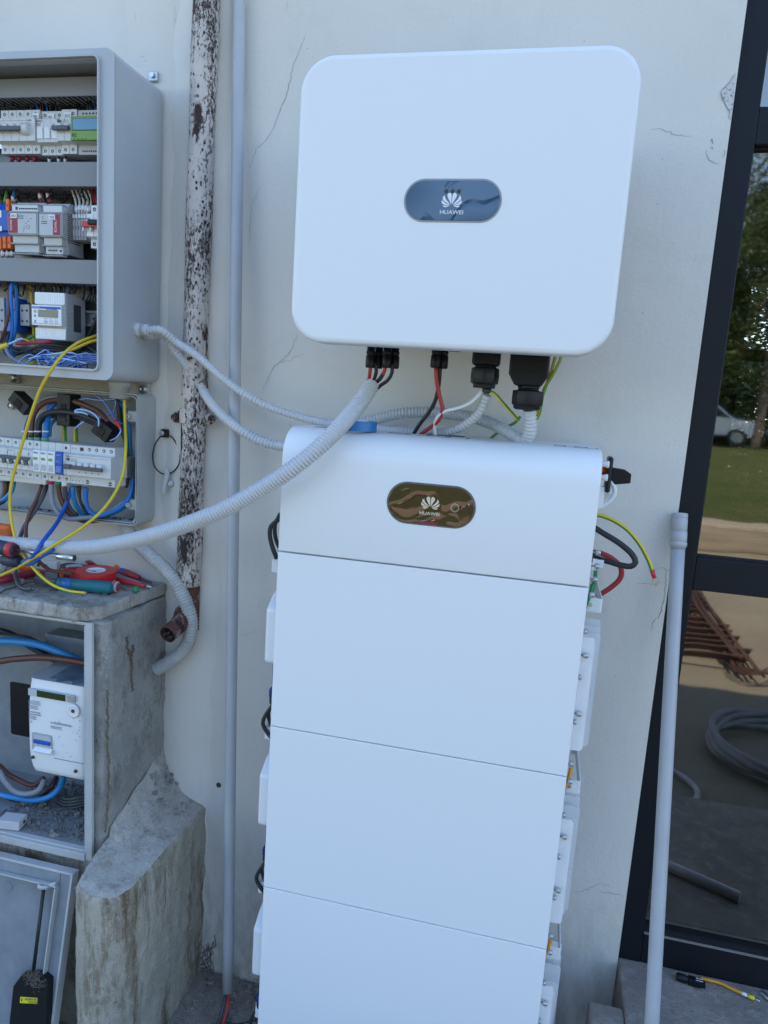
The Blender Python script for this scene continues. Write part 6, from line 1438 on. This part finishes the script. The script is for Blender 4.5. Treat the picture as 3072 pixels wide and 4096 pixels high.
c = Lp(118, 3880, 0); obj('moulded_disc', MB().lathe(c, nl, [(0, .014), (.0015, .0135)], 24), M_case3, lid)
lk = thing('lock_box', 'black lock box with yellow label fixed on the leaning lid', 'lock', tuple(Lp(120, 4000, 0)))
q = [Lp(u, v, .022) for u, v in ((32, 4130), (52, 3945), (85, 3900), (160, 3898), (192, 3925), (182, 4130))]
qb = [p-nl*.0215 for p in q]
obj('case', MB().add(q+qb, [(0, 1, 2, 3, 4, 5), (11, 10, 9, 8, 7, 6)]+[(i, i+6, (i+1) % 6+6, (i+1) % 6) for i in range(6)], 0), M_black, lk, bevel=.002, recalc=True)
l0, l1, l2, l3 = [Lp(u, v, .0226) for u, v in ((79, 4012), (148, 4016), (150, 3992), (81, 3987))]
obj('yellow_label', MB().add([l0, l1, l2, l3, l0-nl*.0004, l1-nl*.0004, l2-nl*.0004, l3-nl*.0004], [(0, 1, 2, 3), (7, 6, 5, 4), (0, 4, 5, 1), (1, 5, 6, 2), (2, 6, 7, 3), (3, 7, 4, 0)]), M_yelp, lk)
xd = (l0-l1).normalized(); zd = (l1-l2).normalized()
def onlab(s, t_): return l3.lerp(l2, s).lerp(l0.lerp(l1, s), t_)+nl*.0004
text('LUCCHETTO', .0062, onlab(.97, .12), xd, zd, M_ink, lk, sx=.80); text('BLOCCO', .0062, onlab(.97, .60), xd, zd, M_ink, lk, sx=.80)
ar = [onlab(.05, .5)+nl*.0002, onlab(.13, .18)+nl*.0002, onlab(.13, .82)+nl*.0002]; obj('arrow', MB().add(ar, [(0, 1, 2)]), M_ink, lk)
ns = MB(); r4 = random.Random(2); c = Lp(140, 3905, .026)
for i in range(150):
    a = c+Vector((r4.gauss(0, .013), 0, 0))+up_*r4.gauss(-.006, .009)+nl*r4.gauss(0, .003)
    d = Vector((r4.uniform(-1, 1), r4.uniform(-.3, .3), r4.uniform(-1, 1))).normalized()*r4.uniform(.002, .007)
    ns.tube([a-d, a+Vector((r4.uniform(-.003, .003), 0, r4.uniform(-.003, .003))), a+d], .00035, 4, smooth=False)
obj('insect_nest', ns, M_straw, label='tangle of dry straw and cobweb on top of the lock box', cat='nest', kind='stuff')

# ================================================================== tools on the slab
TZ = 1.055
def S(u, v, h=0.0): return at(u, v, 2, TZ+h)
def grip(mb, a, b, prof, n=16, mi=0):
    L_ = (b-a).length; return mb.lathe(a, b-a, [(k*L_, r) for k, r in prof], n, mi)
# red tape
c = S(384, 2300, .016+.012); tp = thing('tape_roll', 'roll of red insulating tape lying on the teal pliers', 'tape', tuple(c))
roll(tp, c, 0, .0450, .024, M_taper, (.03, -.03, 1), core=.022)
obj('loose_end', MB().box(c.x-.056, c.x-.040, c.y-.018, c.y-.0165, c.z-.0098, c.z+.0085), M_taper, tp)
obj('side_sheet', MB().lathe(c+Vector((0, 0, .0101)), Z, [(0, .030), (.0003, .030)], 24), M_label, tp)
for k in range(7): obj('print', MB().box(c.x-.03+k*.009, c.x-.026+k*.009+.002, c.y-.012+.004*(k % 3), c.y-.008+.006*(k % 2), c.z+.0105, c.z+.0108), M_taper, tp)
# teal pliers
pt = thing('pliers', 'combination pliers with teal and blue grips at the slab front', 'pliers', tuple(S(280, 2340, .01)))
a, b = S(232, 2330, .016), S(448, 2352, .016)
obj('grip', grip(MB(), a+(b-a)*.26, b, [(0, .0125), (.3, .0135), (.7, .0145), (.93, .0135), (1, .008)]), M_teal, pt)
obj('grip_band', grip(MB(), a+(b-a)*.10, a+(b-a)*.27, [(0, .0122), (1, .0128)]), M_bluec, pt); obj('grip_band', grip(MB(), a, a+(b-a)*.10, [(0, .010), (.5, .0125), (1, .0122)]), M_teal, pt)
j0 = S(143, 2318, .012)
obj('jaw', MB().obox(j0.lerp(a, .5), (a-j0)*.5, Vector((.001, .009, 0)), Z*.008), M_greyt, pt, bevel=.003)
a2, b2_ = S(300, 2322, .014), S(474, 2348, .014)
obj('second_grip', grip(MB(), a2, b2_, [(0, .010), (.8, .013), (.95, .013), (1, .009)]), M_redc, pt); obj('grip_cap', grip(MB(), b2_-(b2_-a2)*.10, b2_, [(0, .0136), (.8, .012), (1, .008)]), M_dev2, pt)
# nut driver
nd_ = thing('nut_driver', 'nut driver with bright steel shaft and black and red handle', 'screwdriver', tuple(S(100, 2210, .05)))
a, b = at(-60, 2180, 1, -.235), at(62, 2200, 1, -.24); c_, d_ = at(62, 2200, 1, -.24), at(298, 2233, 1, -.235)
obj('handle', grip(MB(), a, b, [(0, .014), (.4, .017), (.75, .0155), (1, .013)]), M_darkgrip, nd_); obj('handle_collar', grip(MB(), b-(b-a)*.22, b, [(0, .0158), (.5, .0165), (1, .010)]), M_red, nd_)
obj('handle_dot', MB().ball(a+(b-a)*.62+Vector((0, -.0125, 0)), .006, 1.2, .6, 1), M_red, nd_)
obj('shaft', MB().cyl(c_, d_, .0035, 12), M_steel, nd_)
obj('socket', grip(MB(), c_.lerp(d_, .70), d_, [(0, .0045), (.06, .0075), (1, .0080)]), M_steel, nd_); obj('socket_mouth', grip(MB(), d_, d_+(d_-c_)*.004, [(0, .0062), (1, .006)]), M_hole, nd_)
# dark handle lying below
t = thing('screwdriver', 'dark handled screwdriver end lying at the left picture edge', 'screwdriver', tuple(at(45, 2242, 1, -.21)))
obj('handle', grip(MB(), at(6, 2238, 1, -.2), at(78, 2246, 1, -.22), [(0, .008), (.2, .013), (.7, .0155), (.95, .013), (1, .007)]), M_darkgrip, t)
# red pliers with orange guard
t = thing('pliers', 'red handled pliers with orange guard lying behind the red tape', 'pliers', tuple(S(280, 2290, .01)))
obj('grip', grip(MB(), S(250, 2296, .014), S(345, 2290, .014), [(0, .012), (.3, .0165), (.8, .016), (1, .014)]), M_redc, t); obj('guard', grip(MB(), S(238, 2297, .014), S(254, 2296, .014), [(0, .008), (.5, .015), (1, .013)]), M_orange, t)
obj('shank', MB().tube([S(238, 2297, .012), S(160, 2285, .012), S(130, 2278, .012)], .0045, 10), M_redc, t)
# orange insulated guard at left
t = thing('pliers', 'orange and red guard of a tool standing behind the long yellow wire', 'pliers', tuple(S(105, 2270, .02)))
obj('guard', MB().ball(S(104, 2268, .018), .017, 1.1, .9, 1.1, 16), M_orange, t, bevel=0); obj('grip', grip(MB(), S(95, 2240, .028), S(75, 2215, .045), [(0, .012), (.6, .013), (1, .009)]), M_redc, t)
# dark blue / red side cutter
t = thing('side_cutter', 'dark blue and red handled cutter lying behind the tape roll', 'pliers', tuple(S(400, 2240, .02)))
obj('grip', grip(MB(), S(330, 2228, .03), S(452, 2262, .018), [(0, .008), (.15, .013), (.6, .015), (.9, .012), (1, .009)]), M_darkgrip, t)
obj('grip_inlay', grip(MB(), S(334, 2238, .027), S(400, 2262, .018), [(0, .006), (.5, .010), (1, .004)]), M_redc, t)
obj('guard', MB().ball(S(472, 2277, .014), .0135, 1, .8, 1.2, 14), M_orange, t); obj('guard', MB().ball(S(456, 2268, .014), .0125, 1, .8, 1.2, 14), M_redc, t)
# slim insulated screwdrivers
t = thing('screwdriver', 'insulated screwdriver with blue collar and red blade pointing right', 'screwdriver', tuple(S(540, 2310, .01)))
obj('collar', grip(MB(), S(480, 2280, .012), S(500, 2290, .012), [(0, .009), (1, .008)]), M_blue, t); obj('blade_sleeve', grip(MB(), S(500, 2290, .012), S(558, 2312, .010), [(0, .0095), (.8, .008), (1, .005)]), M_redc, t)
obj('blade', grip(MB(), S(558, 2312, .009), S(606, 2331, .006), [(0, .0035), (.8, .004), (1, .0025)]), M_greyt, t)
t = thing('screwdriver', 'long red insulated screwdriver with cross tip at the slab edge', 'screwdriver', tuple(S(540, 2335, .01)))
obj('blade_sleeve', grip(MB(), S(462, 2318, .010), S(582, 2344, .007), [(0, .009), (.3, .0065), (1, .0048)]), M_red, t); obj('tip', grip(MB(), S(582, 2344, .007), S(607, 2349, .007), [(0, .004), (.5, .0038), (1, .001)]), M_steel, t)
t = thing('screwdriver', 'dark screwdriver blade lying between the two red blades', 'screwdriver', tuple(S(520, 2320, .01)))
obj('blade', grip(MB(), S(470, 2305, .008), S(572, 2335, .005), [(0, .006), (1, .003)]), M_greyc, t)
# cutter knife
t = thing('utility_knife', 'yellow and black snap blade knife at the back of the slab', 'knife', tuple(S(530, 2265, .01)))
a, b = S(447, 2236, .012), S(612, 2290, .012); dd = (b-a).normalized(); sd_ = dd.cross(Z)
obj('knife_body', MB().obox(a.lerp(b, .5), dd*(b-a).length/2, sd_*.013, Z*.009), M_darkgrip, t, bevel=.004, seg=3)
obj('yellow_side', MB().obox(a.lerp(b, .33)+Z*.0055, dd*(b-a).length*.33, sd_*.0138, Z*.004), M_yelp, t, bevel=.002); obj('blade_slot', MB().obox(a.lerp(b, .36)+Z*.0098, dd*(b-a).length*.30, sd_*.006, Z*.0006), M_hole, t)
obj('yellow_band', MB().obox(a.lerp(b, .66)+sd_*.0-Z*.000, dd*.008, sd_*.0142, Z*.0098), M_yelp, t, bevel=.001)
for k in range(7): obj('slider_tooth', MB().obox(a.lerp(b, .52+k*.035)+Z*.0105, dd*.0013, sd_*.006, Z*.0013), M_black, t)
# assorted small pieces
t = thing('bead', 'small green plastic bead on the front edge of the slab', 'bead', tuple(S(543, 2358, .004)))
obj('ball', MB().ball(S(543, 2358, .0085), .0088, n=16), M_green, t)
t = thing('terminal_cover', 'white plastic connector strip with dark screw holes among the tools', 'connector', tuple(S(175, 2262, .02)))
a = S(176, 2262, .022); obj('strip', MB().obox(a, (.038, .004, 0), (-.001, .008, 0), (0, 0, .014)), M_dev, t, bevel=.0015)
for k in (-.3, .35): obj('hole', MB().lathe(a+Vector((.03*k, -.0085, .002)), -Y, [(-.002, .004), (.001, .004)], 12), M_hole, t)
t = thing('tape_roll', 'flat black disc of tape lying behind the red pliers', 'tape', tuple(S(300, 2268, .01)))
roll(t, S(296, 2272, .012), 0, .040, .010, M_blackm, core=.02)
obj('grey_clip', MB().obox(S(212, 2300, .008), (.016, .002, 0), (0, .006, 0), (0, 0, .006)), M_greyc, label='small grey plastic clip lying beside the red pliers', cat='clip', bevel=.001)
obj('maroon_tube', MB().tube([S(-30, 2326, .010), S(60, 2309, .010), S(135, 2294, .010)], .0095, 14), M_maroon, label='dark red tube lying across the left end of the slab', cat='tube')
obj('yellow_stub', MB().tube([S(122, 2298, .008), S(157, 2292, .008)], .0075, 14), M_yelp, label='short yellow plastic stub beside the dark red tube', cat='tube')
obj('orange_tool', MB().obox(at(8, 2122, 1, -.12), (.030, 0, 0), (0, .012, 0), (0, 0, .017)), M_orange, label='orange tool handle at the left picture edge above the thick conduit', cat='tool', bevel=.01, seg=4)
wire('thin_wire', 'thin black wire trailing over the left front of the slab', [S(-10, 2380, .003), S(25, 2358, .003), S(70, 2345, .003), S(110, 2332, .003), S(142, 2325, .004)], .0012, M_blackm, 'wire', world=True)
obj('thin_wire', MB().tube([S(200, 2362, .002), S(215, 2359, .004), S(232, 2361, .002)], .0012, 6), M_blackm, label='snipped bit of black wire in front of the teal pliers', cat='wire')
for nm, u, v in (('left', 92, 2322), ('right', 133, 2354)): obj('copper_tip', MB().tube([at(u, v, 1, -.19 if nm == 'left' else -.216), at(u+3, v, 1, -.19 if nm == 'left' else -.216)], .0028, 8), M_steel, label='%s bare silver cable tip on the slab' % nm, cat='cable end')
a = at(168, 2222, 1, -.2412); obj('copper_tip', MB().ball(a, .005, 1.4, 1, 1, 8), mat('copper', (.6, .25, .12), .3, .9), label='nick of bare copper in the blue cable end', cat='cable end')
t = thing('conduit_stub', 'grey plastic conduit stub at the left end of the slab', 'conduit', tuple(S(10, 2268, .02)))
obj('stub', MB().lathe(S(-14, 2266, .025), (S(20, 2276, .02)-S(-14, 2266, .025)), [(0, .018), (.026, .018), (.0261, .012), (.02, .012)], 20), M_corrd, t)
cr_ = MB(); r5 = random.Random(11)
for i in range(260):
    x = r5.uniform(-.80, -.41); y = r5.uniform(-.25, -.02); s = r5.uniform(.0006, .0022)
    cr_.obox((x, y, TZ+s*.2), Vector((r5.uniform(-1, 1), r5.uniform(-1, 1), 0)).normalized()*s*1.5, Vector((r5.uniform(-1, 1), r5.uniform(-1, 1), 0)).normalized()*s, (0, 0, s*.5))
obj('crumbs', cr_, M_rubble, label='crumbs of plaster and dirt scattered on the slab', cat='debris', kind='stuff')

# ================================================================== litter on the floor by the wall
lt_ = MB(); r6 = random.Random(4)
for i in range(900):
    tt = r6.random(); x = -.24+.42*r6.random()**1.3*.9; y = -.004-abs(r6.gauss(0, .06))-.10*max(0, .0-x)*r6.random(); s = r6.uniform(.0008, .0028)
    if r6.random() < .06: s *= 2.4
    lt_.obox((x, y, s*.4), Vector((r6.uniform(-1, 1), r6.uniform(-1, 1), r6.uniform(-.3, .3))).normalized()*s*1.2, Vector((r6.uniform(-1, 1), r6.uniform(-1, 1), 0)).normalized()*s*.7, (0, 0, s*.5))
obj('floor_rubble', lt_, mat('floor_rubble_mix', (.42, .40, .36), .95, col2=(.13, .11, .09), var=.7, vs=90), label='loose plaster crumbs and grit on the floor along the wall', cat='debris', kind='stuff')
tw = MB()
for i in range(46):
    x = r6.uniform(-.25, .12); y = r6.uniform(-.20, -.01); a = r6.uniform(0, 6.28); L_ = r6.uniform(.008, .035); z = .003
    p = Vector((x, y, z)); d = Vector((math.cos(a), math.sin(a), r6.uniform(-.05, .25)))*L_
    tw.tube([p-d*.5+Vector((0, 0, .004)), p+Vector((0, 0, .004+r6.uniform(0, .003))), p+d*.5+Vector((0, 0, .004))], .0006, 4, smooth=False)
for i in range(26):
    x = -.262+r6.uniform(-.004, .03); z = r6.uniform(.01, .12); tw.tube([(x, -.004, z), (x+r6.uniform(-.01, .01), -.007, z-.012), (x+r6.uniform(-.02, .02), -.006, max(.004, z-.03))], .0008, 4, smooth=False)
obj('dry_twigs', tw, mat('twig', (.11, .085, .06), .9), label='dry twigs and stems on the floor beside the straight conduit', cat='twigs', kind='stuff')
wd = MB()
for i in range(60):
    p = Vector((r6.uniform(-.24, -.13), r6.uniform(-.10, -.02), .004)) if i < 26 else Vector((r6.uniform(-.19, .0), -.003, .004))
    d = Vector((r6.uniform(-1, 1), r6.uniform(-1, .2), r6.uniform(.2, .9))).normalized()*r6.uniform(.003, .008); s_ = d.cross(Z).normalized()*.0015
    wd.add([p, p+d*.5+s_, p+d, p+d*.5-s_], [(0, 1, 2, 3)])
obj('small_weeds', wd, M_weed, label='tiny green weeds along the foot of the wall', cat='weeds', kind='stuff')
wire('thin_wire', 'thin black wire crossing the floor beside the battery foot', [at(u, v, 2, .004) for u, v in ((905, 4090), (950, 4096), (1000, 4085), (1030, 4078))], .0016, M_blackm, 'wire', world=True)

# ================================================================== yard and trees behind the camera, seen in the glass
def gref(u, v, z=0.0):                          # ground point whose mirror image in the glass is seen at u,v
    d = _f+_r*((u-1536)/FP)-_u*((v-2048)/FP); t_ = ((FY+.026)-CAM.y)/d.y; p = CAM+d*t_; d = Vector((d.x, -d.y, d.z)); return p+d*((z-p.z)/d.z)
k0 = gref(2770, 2180); kt = thing('timber_kerb', 'long pale timber beam edging the grass bank', 'kerb', (k0.x+2, -7.4, 0))
for i in range(6): obj('beam', MB().box(k0.x-1.0+i*2.4-.0, k0.x+1.36+i*2.4, -7.75, -7.30, 0, .30), M_wood, kt, bevel=.02)
# conduit coil in the shade
cc = gref(2990, 3040); cc = Vector((1.72, -1.78, .02))
mb = MB(); pts = []
for i in range(220):
    a = i/220*2*math.pi*5.3; r = .30+.022*math.sin(i*.33)+.035*(i/220); pts.append(Vector((cc.x+r*math.cos(a), cc.y+r*.95*math.sin(a), .016+.016*(i/42 % 5)+.006*math.sin(i*.5))))
corr(mb, pts, .0165, .012, .10, 10); obj('conduit_coil', mb, mat('dusty_coil', (.26, .26, .265), .6, var=.3, vs=9), label='coil of grey corrugated conduit lying on the shaded ground, seen in the glass', cat='conduit')
mb = MB(); p0 = gref(2660, 3085); p1 = gref(2785, 3180); p2 = gref(2700, 3250); corr(mb, [p0+Vector((-.2, .1, .016)), p0+Vector((0, 0, .016)), p1+Vector((0, 0, .016)), p2+Vector((0, 0, .016)), p2+Vector((-.3, .05, .016))], .012, .012, .1, 10)
obj('conduit_offcut', mb, M_corrd, label='thin loop of grey conduit on the shaded ground near the wall', cat='conduit')
a, b = gref(2600, 3430, .308), gref(2960, 3590, .308)
mb = MB().tube([a, b], .0145, 14); obj('conduit_offcut', mb, M_cond, label='straight grey conduit piece lying on the sill, seen mirrored in the lower glass', cat='conduit')
# rusty rebar mats in the sun
rs = thing('rebar_stack', 'stack of rusty steel reinforcing bars on the sunlit sand', 'rebar', (1.75, -3.6, 0))
a0 = Vector((1.66, -2.75, .06)); 
for i in range(26):
    x = 1.76+.012*(i % 9)+random.uniform(-.01, .01)*3; z = .03+.035*(i//9)+random.uniform(0, .01); L_ = random.uniform(2.2, 3.0)
    obj('bar', MB().tube([(x, -2.75-random.uniform(0, .35), z), (x+random.uniform(-.03, .05), -4, z+.01), (x+random.uniform(-.02, .12), -2.8-L_, z)], .007, 6), M_rust, rs)
for i in range(17):
    y = -2.95-i*.135-random.uniform(0, .05)-(.10 if i > 6 else 0); x1 = 1.86+random.uniform(-.05, .06)
    for k in range(3): obj('cross_bar', MB().tube([(1.0, y+.02+k*.018, .05+.02*k), (x1, y-.01+k*.018, .07+.02*k)], .008, 6), M_rust, rs)
for i in range(5):
    pts = [Vector((1.72, -2.8-.03*i, .06)), Vector((1.80+.02*i, -2.68-.02*i, .09)), Vector((1.90+.03*i, -2.75, .12)), Vector((2.0+.03*i, -2.95-.1*i, .03))]
    obj('bent_wire', MB().tube(spline(pts, .03), .005, 6), M_rust, rs)
# parked cars
def car(x, y, rz, label, m=M_carp):
    t = thing('parked_car', label, 'car', (x, y, hgt(x, y)), 'cars parked beyond the grass', world=False, rot=(0, 0, rz))
    b = [(-2.1, .35), (-2.15, .7), (-1.95, .95), (-1.2, 1.02), (-.55, 1.42), (.75, 1.45), (1.45, 1.05), (2.05, .88), (2.15, .6), (2.1, .32)]
    obj('body', MB().prism([(a, z) for a, z in b], -.82, .82), m, t, bevel=.10, seg=3)
    gl2 = [(-1.1, 1.03), (-.53, 1.36), (.70, 1.385), (1.32, 1.03)]
    obj('side_window', MB().prism(gl2, -.83, -.815), M_cgl, t, bevel=.01); obj('side_window', MB().prism(gl2, .815, .83), M_cgl, t, bevel=.01)
    obj('windscreen', MB().add([(1.50, -.68, 1.04), (1.50, .68, 1.04), (.84, .62, 1.455), (.84, -.62, 1.455)], [(0, 1, 2, 3)]), M_cgl, t)
    for wx in (-1.35, 1.35):
        for wy in (-.78, .78):
            wh = obj('wheel', MB().lathe((wx, wy-.1, .33), Y, [(0, .30), (.02, .33), (.18, .33), (.20, .30)], 20), M_tyre, t)
            obj('rim', MB().lathe((wx, wy-.105 if wy < 0 else wy+.09, .33), Y, [(0, .2), (.015, .2)], 16), M_galv, wh)
    for yy in (-.6, .6): obj('headlight', MB().box(2.03, 2.13, yy-.14, yy+.14, .66, .78), M_label, t, bevel=.02)
    return t
car(6.2, -27.5, R(195), 'small white car parked furthest left beyond the grass bank, seen in the glass')
car(10.6, -27.0, R(8), 'white car parked in the middle of the row beyond the grass')
car(15.6, -27.5, R(5), 'silver grey car parked furthest right beyond the grass', mat('car_paint_silver', (.45, .46, .48), .3, .4))
car(-3.5, -27.0, R(0), 'dark red car parked alone behind the trees', mat('car_paint_red', (.25, .02, .02), .3, coat=.5))
# trees
def treemesh(seed, h, cr, nl_, leafm, trunk_r=.16, low=.35):
    r = random.Random(seed); tb_ = MB()
    tp_ = [Vector((0, 0, -.3)), Vector((r.uniform(-.1, .1), r.uniform(-.1, .1), h*.3)), Vector((r.uniform(-.3, .3), r.uniform(-.3, .3), h*.6)), Vector((r.uniform(-.4, .4), r.uniform(-.4, .4), h*.92))]
    q = spline(tp_, h/16); n = len(q); tb_.tube(q, [trunk_r*(1-.85*i/(n-1))*(1.35 if i == 0 else 1) for i in range(n)], 10)
    cl = []
    for i in range(26):
        z = h*(low+(.98-low)*r.random()); p = q[min(n-1, int(z/h/.92*n*.95))]; a = r.uniform(0, 6.28); L_ = cr*r.uniform(.45, 1)*(1-.45*abs(z/h-.6))
        e = p+Vector((math.cos(a)*L_, math.sin(a)*L_, L_*r.uniform(.1, .6))); mid = p.lerp(e, .5)+Vector((0, 0, L_*.06))
        tb_.tube([p, mid, e], [trunk_r*.28, trunk_r*.16, trunk_r*.05], 5)
        for k in range(5): cl.append((p.lerp(e, .45+.55*k/4)+Vector((r.gauss(0, .25), r.gauss(0, .25), r.gauss(0, .2))), r.uniform(.35, .85)))
    lv = MB(); vs = []; fs = []
    for i in range(nl_):
        c, s = r.choice(cl); c = c+Vector((r.gauss(0, s*.6), r.gauss(0, s*.6), r.gauss(0, s*.42))); L_ = r.uniform(.05, .13)
        d = Vector((r.uniform(-1, 1), r.uniform(-1, 1), r.uniform(-.9, .5))).normalized()*L_; sd2 = d.cross(Vector((r.uniform(-1, 1), r.uniform(-1, 1), r.uniform(-1, 1)))).normalized()*L_*.42
        b0 = len(vs); vs += [c-d, c+sd2, c+d, c-sd2]; fs.append((b0, b0+1, b0+2, b0+3))
    lv.add(vs, fs); 
    def mk(nm, b, m):
        me = bpy.data.meshes.new(nm); me.from_pydata(b.v, [], b.f); me.materials.append(m); me.polygons.foreach_set('use_smooth', b.sm); me.update(); return me
    return mk('trunk', tb_, M_bark), mk('crown', lv, leafm)
TM = [treemesh(1, 9, 2.6, 15000, M_leaf), treemesh(2, 11, 3.0, 18000, M_leaf2), treemesh(3, 7.5, 2.6, 15000, M_leaf, .13, .22), treemesh(4, 3.0, 1.9, 12000, M_leaf2, .05, .02)]
def tree(x, y, k, s, rz, label, name='tree', cat='tree', group='trees beyond the yard'):
    t = thing(name, label, cat, (x, y, hgt(x, y) if y < -7.6 else 0), group, world=False, rot=(0, 0, rz)); t.scale = (s*.92, s*.92, s*.74)
    for nm, me in zip(('trunk', 'crown'), TM[k]): o = bpy.data.objects.new(nm, me); COL.objects.link(o); o.parent = t
TR = [(6.7, -24.5, 1, 1.05, 'slim tall tree with pale trunk behind the white cars'), (8.2, -24, 0, 1.2, 'broad tree to the right behind the middle car'), (3.2, -23.5, 0, 1.15, 'broad tree behind the leftmost white car'), (10.8, -22.5, 2, 1.25, 'low spreading tree behind the silver car'),
      (6.9, -27.5, 1, 1.25, 'tallest tree in the second row behind the cars'), (13.5, -25, 1, 1.1, 'dark tree far to the right of the silver car'), (.5, -25, 1, 1.15, 'dark tree behind the open middle of the bank'), (-3.2, -22.5, 0, 1.1, 'tree behind the dark red car'),
      (-7, -25, 1, 1.2, 'dark tree left of the dark red car'), (-11, -22, 2, 1.3, 'low tree at the left of the bank'), (3.9, -29, 1, 1.3, 'rear tree seen between the leftmost cars'), (-15.5, -25, 1, 1.2, 'tree at the far left of the bank'), (17.5, -24, 0, 1.2, 'tree at the far right of the bank'),
      (10, -29, 1, 1.3, 'rear tree behind the low spreading tree'), (-1, -30, 0, 1.4, 'rear tree behind the middle of the bank')]
for i, (x, y, k, s, lb) in enumerate(TR): tree(x*1.1, y-(6.5 if i else 0), k, s, i*1.3, lb)
for i, (x, y, s) in enumerate(((4.6, -20.6, 1.0), (7.6, -22.2, 1.1), (6.2, -22.8, 1.2), (2.2, -21.8, 1.1), (9.9, -21.8, 1.1), (12.4, -22, 1.2), (-.8, -22.5, 1.2), (-5.5, -22, 1.2), (0.9, -22.0, 1.0), (3.4, -26, 1.6), (8.8, -26, 1.7), (-8.8, -23, 1.3))):
    tree(x*1.15, y-8.5, 3, s, i*.9, '%s shrub %s' % (ORD[i] if i < 10 else ['eleventh', 'twelfth'][i-10], 'under the trees beyond the grass bank'), 'shrub', 'shrub', 'shrubs under the trees')
for i, (x, y, k) in enumerate(((2.2, 12, 0), (5.6, 13.5, 2), (9, 12.5, 0), (-1.5, 14, 2), (4.0, 17, 1), (7.4, 18, 1), (.3, 18.5, 1))):
    tree(x, y, k, 1.1, i*1.7, ORD[i]+' garden tree behind the house beyond the rear window', group='trees behind the house')
for i, (x, y) in enumerate(((2.6, 10.5), (4.6, 11.2), (6.4, 10.4), (1.0, 11.5))): tree(x, y, 3, .95, i*1.7, ORD[i]+' garden shrub behind the house beyond the rear window', 'shrub', 'shrub', 'shrubs behind the house')
